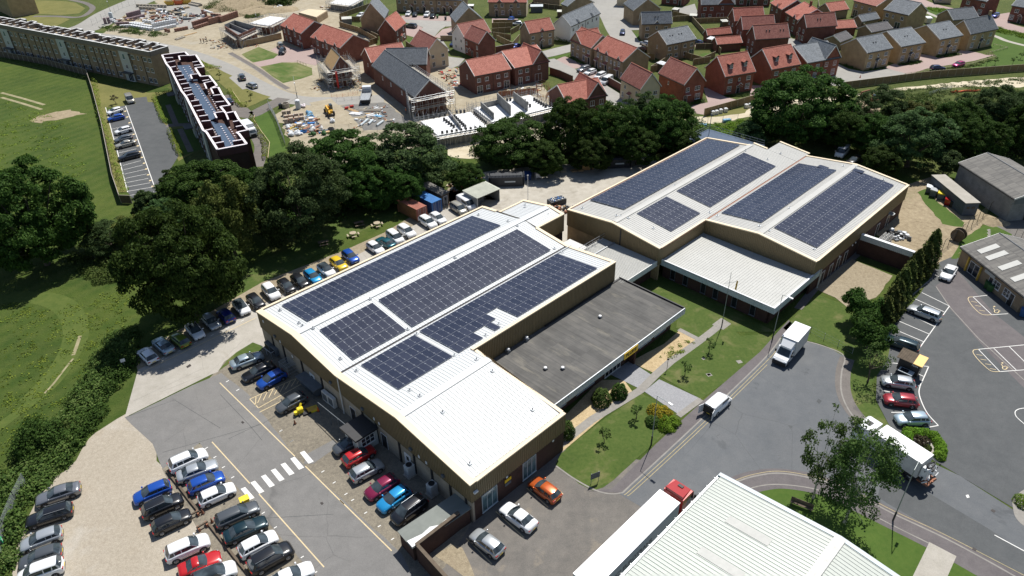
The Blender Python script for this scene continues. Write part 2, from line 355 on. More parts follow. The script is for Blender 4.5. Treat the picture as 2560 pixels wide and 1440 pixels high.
glass_mat('pane',(.035,.04,.05),.06,.7);glass_mat('dp',(.02,.022,.026),.08,.5);glass_mat('pp',(.09,.15,.17),.15,.6)
mat('door_black',(.02,.02,.022),.4);mat('door_white',(.7,.7,.7),.5)
mat('lead',(.07,.075,.08),.6)
mat('roof_sheet',(.60,.615,.615),.42,var=.035,scale=.25,fine=3,spec=.4)
mat('roof_sheet_aged',(.47,.465,.44),.55,var=.09,scale=.3,fine=2.5,spec=.35)
mat('ws',(.44,.44,.415),.6,var=.10,scale=.35,fine=2)
mat('warehouse_sheet',(.44,.47,.43),.5,var=.07,scale=.4,fine=2)
mat('coping',(.80,.655,.46),.6,var=.05,scale=.4)
mat('cladding',(.20,.148,.075),.55,var=.10,scale=.4,fine=3)
mat('sc',(.50,.555,.58),.5,var=.06,scale=.5)
mat('teal_trim',(.10,.27,.30),.5,var=.08)
mat('gutter_dark',(.035,.028,.026),.7);mat('galv',(.42,.44,.46),.45,metal=.6,var=.12);mat('wm',(.78,.78,.78),.4,var=.04)
m,nt,b=Nm('felt')
v=coord(nt,'UV');sx=nt.nodes.new('ShaderNodeSeparateXYZ');nt.links.new(v,sx.inputs[0])
qx=Mn(nt,'DIVIDE',sx.outputs[0],1.05);qy=Mn(nt,'DIVIDE',sx.outputs[1],4.1);cb=nt.nodes.new('ShaderNodeCombineXYZ');nt.links.new(Mn(nt,'FLOOR',qx),cb.inputs[0]);nt.links.new(Mn(nt,'FLOOR',qy),cb.inputs[1])
wn=nt.nodes.new('ShaderNodeTexWhiteNoise');wn.noise_dimensions='2D';nt.links.new(cb.outputs[0],wn.inputs['Vector'])
c=Rm(nt,Mn(nt,'ADD',Mn(nt,'MULTIPLY',wn.outputs[0],.12),Mn(nt,'ADD',Mn(nt,'MULTIPLY',Nz(nt,v,.35,5,.65),.5),Mn(nt,'MULTIPLY',Nz(nt,coord(nt,'UV',(2.5,.12,1)),1,4,.6),.4))),[(.3,(.075,.073,.070)),(.5,(.112,.109,.104)),(.72,(.17,.162,.15))])
fx=Mn(nt,'FRACT',qx);c=Mc(nt,Rm(nt,fx,[(0,(.6,)*3),(.06,(0,0,0)),(.95,(0,0,0)),(1,(.4,)*3)]),c,(.05,.05,.05))
c=Mc(nt,Rm(nt,Nz(nt,coord(nt,'UV',(1.2,.25,1)),.5,6,.7),[(.55,(0,0,0)),(.72,(.55,)*3)]),c,(.30,.275,.22))
nt.links.new(c,b.inputs['Base Color']);b.inputs['Roughness'].default_value=.9;b.inputs['Specular IOR Level'].default_value=.2
Gm('shed_felt',[(.3,(.17,.185,.17)),(.7,(.24,.255,.235))],.4,None,1,0,.2,.02,.85)
mat('black_trim',(.022,.022,.024),.6)
m,nt,b=Nm('solar_cell')
v=coord(nt,'Object');sx=nt.nodes.new('ShaderNodeSeparateXYZ');nt.links.new(v,sx.inputs[0])
fx=Mn(nt,'FRACT',Mn(nt,'DIVIDE',sx.outputs[0],.177));fy=Mn(nt,'FRACT',Mn(nt,'DIVIDE',sx.outputs[1],.177))
ln=Mn(nt,'MAXIMUM',Mn(nt,'LESS_THAN',fx,.07),Mn(nt,'LESS_THAN',fy,.07))
oi=nt.nodes.new('ShaderNodeObjectInfo')
base=Rm(nt,Mn(nt,'ADD',Mn(nt,'MULTIPLY',Nz(nt,v,.8,2),.5),Mn(nt,'MULTIPLY',oi.outputs['Random'],.5)),[(.2,(.016,.020,.040)),(.8,(.034,.038,.062))])
nt.links.new(Mc(nt,ln,base,(.05,.058,.085)),b.inputs['Base Color']);b.inputs['Roughness'].default_value=.22;b.inputs['Specular IOR Level'].default_value=.5
mat('panel_frame',(.30,.32,.37),.4,metal=0,var=.03)
glass_mat('cg',(.045,.058,.066),.04,.8)
mat('tyre',(.018,.018,.019),.85);mat('alloy',(.42,.43,.45),.3,metal=.85,var=.1);mat('bp',(.018,.018,.02),.6)
mat('lc',(.62,.66,.70),.12,var=.1,spec=.8);mat('lamp_red',(.42,.015,.012),.2,spec=.7);mat('plate_yellow',(.75,.55,.05),.5);mat('plate_white',(.75,.75,.72),.5)
def paint(name,col,metal=.25,rough=.28):
 return mat('paint_'+name,col,rough,metal=metal,var=.04,scale=.6,coat=.8)
paint('white',(.80,.81,.82),0);paint('silver',(.50,.53,.55),.5);paint('pale_blue',(.42,.52,.58),.5);paint('grey',(.11,.12,.13),.4);paint('mid_grey',(.23,.24,.26),.5)
paint('black',(.012,.013,.016),.1);paint('navy',(.018,.032,.10),.3);paint('blue',(.015,.085,.42),.3);paint('bright_blue',(.02,.30,.62),.3);paint('red',(.48,.014,.016),.1)
paint('maroon',(.22,.012,.055),.3);paint('orange',(.52,.105,.02),.3);paint('yellow',(.75,.52,.03),.1);paint('green',(.20,.25,.035),.3);paint('teal',(.012,.10,.13),.3);paint('dark_teal',(.008,.03,.04),.3)
paint('magenta',(.42,.02,.14),.3);paint('dull_red',(.30,.02,.03),.3);paint('truck_red',(.40,.035,.03),.1);paint('deep_blue',(.02,.035,.25),.3);paint('beige',(.42,.40,.34),.4)
mat('st',(.46,.48,.50),.4,metal=.7,var=.1);mat('scaffold_board',(.46,.42,.35),.9,var=.2);mat('timber',(.52,.36,.19),.85,var=.2);mat('osb',(.52,.33,.15),.9,var=.2,scale=2,fine=6)
mat('pb',(.74,.74,.74),.8,var=.05);mat('black_sheet',(.035,.037,.042),.6);mat('red_net',(.55,.05,.04),.8);mat('orange_net',(.75,.16,.07),.8)
mat('fence_timber',(.235,.165,.085),.9,var=.25,scale=2,fine=6);mat('ot',(.12,.092,.065),.9,var=.25);mat('pt',(.40,.34,.24),.9,var=.15)
mat('dy',(.72,.40,.03),.5,var=.08);mat('skip_yellow',(.62,.40,.06),.6,var=.15);mat('skip_orange',(.65,.14,.05),.6,var=.15);mat('rust',(.30,.13,.075),.85,var=.25)
mat('container_red',(.33,.115,.08),.75,var=.22,scale=.8);mat('cb',(.03,.16,.42),.6,var=.12,scale=.8);mat('cd',(.02,.06,.20),.6,var=.12)
mat('container_rust_side',(.20,.105,.05),.8,var=.3,scale=.8);mat('container_grey',(.075,.095,.125),.7,var=.15);mat('gw',(.62,.61,.58),.7,var=.12)
mat('ds',(.03,.034,.042),.55,var=.2);mat('sg',(.13,.145,.16),.55,var=.15);mat('shed_roof',(.46,.47,.40),.8,var=.12,scale=.6);mat('green_bin',(.03,.11,.025),.5);mat('blue_bin',(.02,.09,.25),.5)
mat('bw',(.72,.74,.76),.8,var=.1);mat('wrap_blue',(.20,.42,.62),.5,var=.15);mat('brick_pack',(.30,.17,.13),.9,var=.25,scale=3);mat('brick_pack_purple',(.26,.19,.20),.9,var=.2,scale=3);mat('block_pack',(.42,.34,.26),.9,var=.15,scale=3)
mat('cone_orange',(.75,.13,.02),.5);mat('hi_vis',(.75,.20,.04),.7);mat('skin',(.42,.25,.18),.6);mat('dc',(.03,.035,.06),.9);mat('helmet',(.75,.75,.72),.5)
mat('pg',(.30,.33,.33),.5,metal=.3);mat('pd',(.04,.045,.045),.6);mat('sign_yellow',(.80,.50,.015),.5,var=.04);mat('sign_black',(.02,.02,.02),.6);mat('hy',(.80,.62,.02),.5)
mat('bark',(.10,.08,.06),.95,var=.25,scale=4);mat('birch_bark',(.42,.39,.34),.9,var=.35,scale=4);mat('soil',(.10,.065,.04),.95,var=.25)
mat('cw',(.40,.36,.30),.9,var=.12);mat('parapet_inside',(.115,.045,.045),.9,var=.12);mat('parapet_tan',(.22,.185,.15),.9,var=.1);mat('ck',(.80,.73,.75),.6,var=.03);mat('coping_white',(.80,.79,.77),.6,var=.03)
mat('rg',(.22,.225,.23),.8,var=.12);mat('pond_grey',(.07,.10,.15),.35,var=.1)
Lm('ol',[(.018,.042,.008),(.033,.070,.012),(.052,.100,.018),(.080,.140,.028)],.32)
Lm('ash_leaf',[(.024,.050,.015),(.042,.080,.024),(.066,.115,.036),(.10,.16,.055)],.32)
Lm('willow_leaf',[(.045,.062,.012),(.075,.098,.020),(.11,.135,.030),(.15,.17,.045)],.3)
Lm('birch_leaf',[(.035,.068,.014),(.056,.10,.024),(.082,.135,.034),(.12,.18,.05)],.35)
Lm('conifer_leaf',[(.018,.032,.008),(.045,.066,.014),(.085,.105,.022),(.13,.145,.035)],.12)
Lm('xl',[(.022,.055,.010),(.045,.092,.016),(.075,.135,.024)],.15)
Lm('bl',[(.08,.16,.014),(.13,.24,.02),(.19,.32,.03)],.2)
Lm('yellow_leaf',[(.13,.17,.02),(.38,.34,.03),(.55,.45,.03)],.2)
Lm('sl',[(.025,.050,.011),(.050,.090,.018),(.085,.135,.028),(.13,.175,.05)])
Lm('dark_leaf',[(.05,.03,.025),(.07,.05,.035),(.06,.08,.03)])
Lm('lime_leaf',[(.11,.17,.02),(.17,.24,.03),(.24,.30,.045)],.2)
mb=MB();mb.quad((-900,-200,0),(900,-200,0),(900,1500,0),(-900,1500,0));mb.Bd('ground',G['meadow'],kind='structure')
G=G
def Q(r,pts):return[px(r,*p)for p in pts]
Pt('housing_ground',1,[(430,138),(330,85),(150,70),(60,60),(40,-60),(2700,-60),(2700,215),(2120,232),(1900,262),(1690,300),(1560,335),(1390,370),(1180,400),(1120,372),(960,372),(880,400),(745,380),(690,300),(640,300),(600,430),(470,400),(420,230)],G['ro'],rough=.5)
Pt('construction_ground',2,[(225,108),(300,70),(420,40),(330,-60),(900,-60),(860,60),(930,100),(1000,190),(1130,160),(1180,200),(1330,190),(1400,250),(1420,370),(1240,400),(1120,372),(960,372),(880,420),(740,390),(700,300),(690,285),(745,260),(720,240),(620,205),(520,178),(420,130),(300,110)],G['sand'],rough=.8)
Pt('haul_road',3,[(1120,345),(1400,335),(1560,322),(1700,300),(1790,285),(1900,262),(2040,243),(2130,236),(2300,214),(2420,203),(2700,180),(2700,205),(2560,219),(2420,217),(2340,222),(2230,228),(2130,242),(2000,275),(1870,298),(1720,318),(1560,350),(1380,385),(1240,400),(1120,392)],G['haul_sand'],rough=.5)
Pt('verge',4,[(1740,318),(1870,292),(1990,285),(2000,340),(1780,345),(1700,345)],G['ro'],rough=.4)
Pt('verge',4,Q('j',[(770,1080),(1100,1010),(1420,950),(1500,960),(1420,1040),(1100,1090),(820,1120)]),G['dry_lawn'],rough=.3)
Pt('bank',4,[(2130,240),(2300,222),(2420,216),(2560,218),(2700,210),(2700,300),(2500,300),(2300,290),(2180,260)],G['ro'],rough=.5)
Pt('soil_heap_ground',5,Q('C',[(1230,780),(1420,730),(1500,760),(1480,850),(1300,900)]),G['dry_soil'],rough=.4)
Pt('yard_ground',4,[(700,290),(742,262),(790,275),(840,300),(880,330),(900,380),(860,420),(745,395)],G['sand'],rough=.3)
Pt('hardcore',5,Q('g',[(1340,920),(1640,880),(1980,830),(2120,900),(2380,1130),(2500,1200),(2440,1330),(1900,1310),(1600,1340),(1470,1180),(1600,1130),(1400,960)]),G['grey_hardcore'],rough=.4)
Pt('storage_yard',4,[(330,22),(420,15),(480,12),(505,22),(520,40),(525,62),(470,75),(420,62),(380,48),(330,45)],G['estate_road'],rough=.4)
Pt('storage_yard',3,[(215,112),(270,75),(330,20),(520,0),(640,60),(700,110),(590,118),(520,110),(450,112),(330,96)],G['sand'],rough=.5)
E_R=G['estate_road']
Rb('estate_road',6,[(520,-40),(390,-12),(290,28),(225,66),(120,95)],13,E_R)
Rb('estate_road',7,[(120,78),(260,92),(400,117),(480,138),(560,170),(640,213),(700,240),(760,252),(860,252),(960,246)],6.4,E_R)
Rb('estate_road',8,[(800,252),(830,280),(870,320),(900,355),(960,385)],6,G['sand'])
Rb('access_road',9,[(710,246),(660,272),(625,288),(600,275),(585,250),(575,236)],4.2,G['pavement'])
Rb('pavement',9,[(575,132),(640,170),(690,205),(720,222)],1.6,G['pavement'])
Rb('kerb',10,[(570,134),(635,172),(686,208),(722,228),(745,232)],.25,G['kerb'])
Pt('green',8,[(465,138),(500,150),(530,163),(560,180),(582,190),(574,196),(600,215),(640,236),(655,238),(640,260),(610,270),(575,230),(540,200),(505,165)],G['dry_lawn'])
Pt('lay_by',9,Q('s',[(830,310),(880,280),(1000,330),(1180,420),(1050,440),(990,450)]),E_R)
Pt('green',10,Q('s',[(830,480),(960,465),(1090,460),(1230,510),(1330,540),(1150,620),(1040,670),(960,660),(890,580)]),G['dry_lawn'])
Pt('green',8,Q('A',[(170,0),(430,5),(560,20),(635,62),(590,100),(450,112),(300,105),(175,112)]),G['dry_lawn'])
Pt('green',9,Q('A',[(110,120),(300,112),(440,120),(520,145),(420,195),(330,190),(110,170)]),G['dry_lawn'])
Rb('footpath',10,Q('A',[(250,122),(420,122),(560,130),(640,110),(690,60),(640,25),(560,5),(500,-8)]),2.2,G['pavement'])
Rb('footpath',10,Q('A',[(148,-10),(150,110)]),2.4,G['pavement'])
Pt('mown_lawn',8,Q('a',[(665,870),(940,750),(1060,800),(1250,870),(1180,935),(850,1000),(740,930)]),G['mown_lawn'])
Pt('mown_lawn',8,Q('a',[(965,1070),(1310,1000),(1560,1005),(1790,1090),(1800,1200),(1620,1260),(1330,1330),(1180,1240)]),G['mown_lawn'])
Pt('block_paving',7,Q('a',[(840,1010),(1180,935),(1260,870),(1140,800),(1200,760),(1380,740),(1620,800),(1800,770),(1870,860),(1980,920),(1850,1050),(1560,990),(1310,1000),(960,1070)]),G['block_paving'])
Pt('estate_road',8,Q('b',[(1000,310),(1450,330),(1850,345),(1860,420),(1680,430),(1600,480),(1500,600),(1640,640),(1750,800),(1700,900),(2000,940),(1900,1050),(1780,1100),(1560,1000),(1600,760),(1190,600),(1330,440),(1230,400),(1040,360)]),E_R)
Pt('block_paving',7,Q('b',[(980,250),(1900,260),(1900,345),(1450,330),(1000,310)]),G['block_paving'])
Pt('block_paving',9,Q('b',[(1050,420),(1230,400),(1330,445),(1250,520),(1200,600),(1050,560)]),G['block_paving'])
Pt('block_paving',9,Q('b',[(1510,590),(1640,470),(1850,420),(1870,600),(1780,660)]),G['block_paving'])
Pt('block_paving',7,Q('c',[(0,290),(440,290),(430,360),(0,370)]),G['block_paving'])
Pt('garden_lawn',9,Q('b',[(1780,780),(1880,770),(2200,900),(2020,940)]),G['fresh_lawn'])
Pt('garden_lawn',9,Q('b',[(1050,620),(1180,605),(1190,660),(1120,690)]),G['fresh_lawn'])
Rb('estate_road',10,[(1470,-40),(1502,5),(1528,40),(1545,72),(1560,95),(1572,118)],8.5,E_R)
Rb('pavement',9,[(1505,-40),(1530,0),(1560,40),(1592,75)],5,E_R)
Rb('estate_road',11,[(1220,160),(1300,146),(1362,136),(1440,117),(1530,100)],6.5,E_R)
Rb('estate_road',12,[(1366,150),(1420,178),(1490,215),(1560,262),(1600,300)],5.5,E_R)
Pt('block_paving',10,Q('c',[(930,1000),(1160,900),(1480,1040),(1700,1150),(1900,1200),(1850,1390),(1700,1380),(1450,1220),(1200,1130)]),G['block_paving'])
Pt('garden_lawn',11,Q('c',[(910,920),(1240,850),(1240,890),(1100,920),(930,960)]),G['fresh_lawn'])
Pt('garden_lawn',11,Q('c',[(1195,1130),(1390,1090),(1360,1120),(1250,1150)]),G['fresh_lawn'])
Pt('garden_lawn',9,Q('c',[(500,200),(560,240),(470,300),(420,340),(410,310)]),G['fresh_lawn'])
Pt('garden_lawn',9,Q('d',[(40,560),(120,530),(330,560),(300,640),(150,640)]),G['fresh_lawn'])
Pt('block_paving',9,Q('d',[(-100,560),(160,640),(420,700),(420,800),(250,770),(0,700)]),G['block_paving'])
Pt('block_paving',9,Q('d',[(1130,700),(1250,690),(1330,740),(1140,770)]),G['block_paving'])
Pt('garden_lawn',9,Q('d',[(1140,930),(1270,850),(1440,850),(1460,900),(1400,985),(1250,1000)]),G['fresh_lawn'])
Pt('garden_lawn',9,Q('d',[(370,1090),(480,1050),(640,1080),(590,1110),(440,1140)]),G['fresh_lawn'])
Pt('garden_lawn',9,Q('i',[(940,650),(1060,620),(1250,800),(1180,830)]),G['fresh_lawn'])
Pt('concrete_apron',9,Q('d',[(850,140),(1130,60),(1180,200),(1100,260),(910,260)]),E_R)
Pt('block_paving',8,Q('j',[(760,640),(900,640),(1060,760),(1140,790),(1400,860),(780,970),(770,1070),(540,1030),(520,960),(600,920),(830,870)]),G['block_paving'])
Pt('block_paving',8,Q('j',[(1530,600),(1700,600),(1720,720),(1560,800),(1500,760)]),G['block_paving'])
Pt('garden_lawn',10,Q('j',[(1350,820),(1520,765),(1570,810),(1400,850)]),G['fresh_lawn'])
Pt('planting_bed',9,Q('j',[(590,850),(760,820),(790,870),(700,900),(590,920)]),G['soil'])
Pt('estate_road',8,Q('e',[(450,600),(600,640),(700,720),(560,760),(430,720)]),E_R)
Pt('garden_lawn',9,Q('e',[(1040,640),(1180,600),(1320,600),(1300,640)]),G['fresh_lawn'])
Pt('artificial_lawn',9,Q('e',[(1690,460),(1840,430),(1850,480),(1790,525)]),G['fresh_lawn'])
Pt('estate_road',8,Q('f',[(-440,1010),(-250,1100),(0,1150),(380,1100),(720,1190),(620,1270),(0,1370),(-300,1400),(-600,1350),(-560,1230)]),E_R)
Pt('block_paving',7,Q('f',[(330,1080),(500,1010),(850,970),(880,860),(1150,900),(1480,850),(1560,790),(1850,850),(1950,880),(2100,880),(1760,975),(1000,1100),(700,1200)]),G['block_paving'])
Pt('planting_bed',9,Q('f',[(530,1010),(900,960),(950,990),(780,1040),(560,1055)]),G['soil'])
Pt('planting_bed',9,Q('f',[(1150,890),(1480,840),(1560,870),(1400,915),(1180,935)]),G['soil'])
Pt('planting_bed',9,Q('f',[(640,1200),(1050,1130),(1700,1030),(2100,900),(2120,930),(1800,1050),(1250,1180),(640,1265)]),G['ro'])
Pt('park_lawn',6,Q('f',[(1000,110),(1500,180),(2150,430),(2600,560),(2800,600),(2800,1060),(2560,1080),(1900,1140),(1250,1190),(1700,1060),(2130,920),(1950,700),(1500,330),(1060,280)]),G['fresh_lawn'])
Rb('footpath',8,Q('f',[(980,190),(1300,320),(1700,440),(2100,580),(2300,660),(2700,760)]),1.8,G['concrete'])
Rb('block_paving',7,Q('f',[(700,-60),(1000,70),(1400,170),(1900,300),(2300,420),(2800,560)]),7,G['block_paving'])
Pt('block_paving',8,Q('f',[(2080,240),(2330,200),(2330,380),(2200,420),(2120,360)]),G['block_paving'])
Pt('car_park',5,Q('A',[(905,790),(1010,770),(1000,730),(1090,720),(1100,760),(1140,760),(1215,915),(1260,950),(1330,1160),(1160,1430),(1000,1500),(950,1430),(860,1110),(840,1010),(790,830),(800,820)]),G['da'])
Pt('green',4,Q('A',[(690,610),(1100,690),(1290,680),(1500,1100),(1330,1200),(1150,790),(1100,760),(960,790),(790,800),(850,1010),(950,1430),(870,1430),(660,600)]),G['dry_lawn'])
Pt('green',5,Q('A',[(1150,720),(1290,680),(1420,930),(1260,930),(1210,900)]),G['fresh_lawn'])
Pt('green',5,Q('A',[(1270,960),(1430,950),(1500,1110),(1340,1170)]),G['fresh_lawn'])
Rb('footpath',7,Q('A',[(1240,935),(1420,925)]),2,G['pavement'])
Rb('footpath',8,Q('A',[(1250,780),(1310,925)]),1.3,G['pavement'],sm=False)
Rb('footpath',8,Q('A',[(1340,960),(1420,1130)]),1.3,G['pavement'],sm=False)
for i in range(8):
 Rb('bay_line',8,Q('A',[(915+6*i,1232+i*32),(1048+14*i,1196+i*33)]),.12,G['wp'],sm=False)
for y in(810,880,940,1010,1060,1120,1170):Rb('bay_line',8,Q('A',[(800+(y-800)*.22,y+22),(935+(y-800)*.25,y-12)]),.12,G['wp'],sm=False)
Rb('bay_line',9,Q('A',[(935,790),(975,900),(1030,1050),(1100,1250),(1165,1430)]),.16,G['wp'],sm=False)
Rb('bay_line',9,Q('A',[(786,800),(840,1010),(872,1120),(950,1430)]),.16,G['wp'],sm=False)
for i in range(14):
 x,y=940+i*15.5,830+i*43;Rb('bay_number',10,Q('A',[(x-10,y+3),(x-4,y-6)]),.5,G['cp'],sm=False)
Pt('green',5,Q('s',[(1120,780),(1310,690),(1420,900),(1520,1180),(1310,1260),(1320,1100),(1240,1000)]),G['fresh_lawn'])
Rb('footpath',6,Q('s',[(1070,870),(1130,960),(1210,1110),(1200,1230),(1160,1380)]),3,G['pavement'])
Rb('mown_track',2,Q('o',[(-60,800),(120,790),(330,810),(470,880),(530,1000),(520,1130),(450,1280),(330,1430),(200,1560)]),2.4,G['track_grass'])
Rb('mown_track',3,Q('o',[(60,770),(330,775),(500,830),(590,950),(600,1080),(540,1210),(440,1360),(330,1480)]),2.2,G['track_grass'])
Rb('bare_track',5,Q('o',[(596,1070),(570,1150),(545,1215)]),.5,G['bare_track'])
Rb('bare_track',5,Q('o',[(545,1240),(480,1320),(400,1425),(330,1500)]),.3,G['bare_track'])
Rb('mown_track',4,Q('k',[(-60,360),(150,200),(330,60),(420,-60)]),1.5,G['track_grass'])
Rb('bare_track',3,Q('A',[(10,690),(160,730),(330,780)]),.9,G['bare_track'])
Rb('bare_track',3,Q('A',[(10,725),(150,765),(310,815)]),.9,G['bare_track'])
Pt('bare_patch',2,Q('A',[(220,890),(400,830),(520,815),(640,850),(460,880),(300,910)]),G['dry_soil'],rough=.8)
Pt('mown_grass',3,[(690,600),(800,640),(960,560),(1040,500),(1000,480),(870,520),(780,610),(700,640),(620,690),(560,790),(400,850),(330,860),(300,900),(250,1040),(180,1130),(110,1200),(60,1290),(20,1440),(60,1500),(330,1040),(345,930),(335,880),(960,560)],G['lawn'])
Pt('lawn',4,[(330,882),(560,800),(760,655),(860,600),(1000,520),(985,480),(880,520),(760,600),(640,660),(560,760),(420,840)],G['lawn'],rough=.4)
Pt('parking_strip',5,[(345,930),(335,890),(655,706),(870,622),(960,582),(1050,528),(1110,500),(1120,470),(1240,460),(1250,500),(1150,525)],G['brown_gravel'])
Pt('concrete_drive',6,[(312,1044),(345,925),(640,770),(1160,498),(1260,500),(1200,560),(665,850),(660,868),(600,880),(560,905),(545,930),(527,937)],G['concrete'])
Pt('grass_island',8,Q('o',[(1625,1330),(1700,1250),(1760,1190),(1890,1115),(1960,1150),(1960,1180),(1760,1220),(1700,1290)]),G['lawn'],sm=False,rough=.15)
Pt('rear_yard',5,[(1110,500),(1150,440),(1240,425),(1420,410),(1560,392),(1640,380),(1640,430),(1430,520),(1440,640),(1330,640),(1260,560),(1200,540)],G['yard_concrete'],rough=.2)
Pt('gravel_car_park',4,[(318,1034),(295,1046),(240,1080),(205,1125),(160,1185),(110,1200),(70,1290),(30,1400),(0,1560),(850,1560),(790,1430),(620,1250),(408,1172),(380,1100)],G['gravel'],rough=.35)
Pt('asphalt',7,[(313,1045),(482,963),(553,933),(620,985),(737,1141),(1005,1385),(1060,1500),(840,1560),(790,1441),(655,1290),(520,1135),(500,1108),(408,1172),(380,1110)],G['asphalt'],rough=.06)
Pt('gravel_bays',5,[(520,950),(560,905),(663,862),(1190,1290),(1110,1420),(1000,1460),(700,1140),(520,970)],G['grey_gravel'])
Pt('gravel_bays',6,[(405,1172),(440,1110),(560,1110),(800,1441),(880,1560),(660,1560),(500,1330),(430,1220)],G['grey_gravel'])
Pt('asphalt_patch',8,Q('l',[(930,1330),(1230,1170),(1300,1220),(1200,1300),(1000,1440),(900,1440)]),G['asphalt'])
CRP=G['cp'];WP=G['wp']
Rb('painted_line',9,Q('k',[(1636,-8),(2195,540)]),.13,CRP,sm=False)
Rb('painted_line',9,Q('k',[(2272,612),(2560,897)]),.13,CRP,sm=False)
Rb('painted_line',9,Q('n',[(0,865),(385,1243)]),.13,CRP,sm=False)
Rb('painted_line',9,Q('k',[(1578,432),(1860,742)]),.13,CRP,sm=False)
Rb('painted_line',9,Q('k',[(1928,820),(2412,1364)]),.13,CRP,sm=False)
Rb('painted_line',9,Q('o',[(1065,1338),(1910,935)]),.12,CRP,sm=False)
for x,y in((2283,545),(2212,590),(2140,633),(2067,677),(1994,722),(1916,768),(1843,815)):
 Pt('crossing_stripe',10,Q('k',[(x-52,y-33),(x-18,y-47),(x+52,y+33),(x+14,y+50)]),WP)
for r,x,y in[('k',1537,477),('k',1600,545),('k',1663,620),('k',1732,695),('k',1960,960),('k',2050,1068),('k',2250,1288),('k',2350,1402),('k',2090,348),('k',2172,424),('k',2403,652),('k',2487,734),('m',90,703),('m',150,757),('m',267,872),('m',390,992),('m',510,1108),('l',40,510),('l',155,608),('l',640,1070),('l',763,1183),('o',1210,1240),('o',1335,1182),('o',1455,1123),('o',1578,1067),('o',1692,1015),('o',1805,958)]:
 s=REG[r][2]/2.9767
 Rb('bay_tick',10,Q(r,[(x-11*s,y+7*s),(x+11*s,y-6*s)]),.12,WP,sm=False)
hx=[((290,712),(388,812)),((290,712),(900,440)),((388,812),(910,520)),((400,860),(640,740))]
for a,b_ in hx:Rb('hatching',10,Q('l',[a,b_]),.11,CRP,sm=False)
for i in range(9):
 x=330+i*66;y=700-i*30;Rb('hatching',10,Q('l',[(x+30,y-16-i*1),(x+5-i*3+(40 if i==0 else 0)-20,y+88-i*1)]),.1,CRP,sm=False)
Pt('drain_cover',9,Q('l',[(190,970),(210,958),(232,975),(210,990)]),G['gutter_dark']);Pt('drain_cover',9,Q('k',[(2380,885),(2398,878),(2410,892),(2395,903)]),G['gutter_dark'])
Pt('drain_cover',9,Q('o',[(1385,1300),(1415,1280),(1425,1295),(1395,1312)]),G['gutter_dark'])
for a in([(930,250),(1300,120),(1640,330)],[(1210,510),(1950,300),(2060,230)],[(1700,410),(1950,290)],[(1800,1010),(2480,970)],[(1640,80),(1850,300),(1950,420)]):
 Rb('asphalt_seam',8,Q('k',a),.05,G['pd'],sm=False)
for a in([(990,130),(1500,-110)],[(1200,60),(1500,-60)]):Rb('concrete_joint',7,Q('k',a),.05,G['kerb'],sm=False)
Pt('forecourt',4,[(960,1500),(1000,1400),(1110,1400),(1190,1290),(1407,1122),(1600,1150),(1720,1240),(1700,1500)],G['old_asphalt'])
Pt('gravel_bed',7,Q('m',[(880,1260),(1060,1150),(1130,1190),(1260,1440),(1160,1440)]),G['brown_gravel'],rough=.1)
Rb('bay_line',8,Q('n',[(1390,775),(1550,920)]),.12,CRP,sm=False);Rb('bay_line',8,Q('n',[(1620,780),(1660,822)]),.12,CRP,sm=False)
Rb('bay_line',8,Q('n',[(1160,950),(1370,1145)]),.12,CRP,sm=False);Rb('bay_line',8,Q('n',[(940,1150),(1130,1340)]),.12,CRP,sm=False)
Pt('road',6,[(1548,1235),(1580,1210),(1750,1055),(1905,905),(1950,850),(2010,852),(2070,868),(2120,893),(2106,930),(2103,975),(2120,1020),(2160,1070),(2230,1110),(2400,1190),(2620,1330),(2620,1460),(2520,1440),(2330,1330),(2195,1262),(2070,1212),(1960,1186),(1880,1192),(1830,1215),(1740,1300),(1640,1290)],G['road_asphalt'])
Pt('road_patch',7,Q('r',[(1520,640),(1700,720),(1880,830),(2300,1080),(2620,1290),(2620,1500),(2100,1200),(1560,900),(1470,840)]),G['da'])
Pt('pavement',8,[(1470,1228),(1530,1222),(1640,1110),(1760,1000),(1900,880),(1955,818),(1972,800),(1995,828),(1958,838),(1905,903),(1750,1053),(1580,1208),(1550,1232)],G['pa'])
Rb('kerb',9,[(1390,1165),(1440,1200),(1500,1230),(1550,1233),(1582,1208),(1750,1052),(1906,902),(1952,845)],.2,G['kerb'])
Rb('yellow_line',9,[(1560,1238),(1590,1213),(1756,1060),(1912,908),(1940,877)],.09,G['yellow_line'])
Rb('yellow_line',9,[(1568,1240),(1597,1217),(1762,1064),(1918,912)],.09,G['yellow_line'])
Rb('pavement',8,[(1835,1222),(1890,1203),(1960,1197),(2060,1216),(2150,1258),(2230,1298),(2350,1358),(2480,1430),(2620,1500)],3.0,G['pa'])
Rb('kerb',9,[(1820,1213),(1885,1191),(1960,1184),(2070,1207),(2160,1247),(2240,1288),(2365,1347),(2500,1420),(2620,1490)],.2,G['kerb'])
Rb('yellow_line',9,[(1826,1206),(1885,1186),(1960,1179),(2074,1203),(2165,1243),(2245,1283),(2370,1341),(2620,1470)],.09,G['yellow_line'])
Rb('kerb',9,[(1840,1236),(1895,1216),(1960,1212),(2055,1228),(2150,1272),(2240,1318),(2350,1372)],.15,G['kerb'])
Pt('verge',7,[(1800,1250),(1890,1218),(1960,1212),(2055,1230),(2150,1274),(2200,1300),(2338,1362),(2270,1500),(1900,1500)],G['fresh_lawn'])
Rb('footpath',10,Q('r',[(1955,1230),(1820,1520)]),2.6,G['concrete'],sm=False)
Pt('verge',7,Q('r',[(2010,1262),(2300,1430),(2300,1520),(1880,1520)]),G['fresh_lawn'])
Rb('centre_line',9,Q('r',[(2340,1125),(2600,1265)]),.12,WP,sm=False)
Pt('road_mark',9,Q('r',[(2125,828),(2145,824),(2155,845),(2135,850)]),WP)
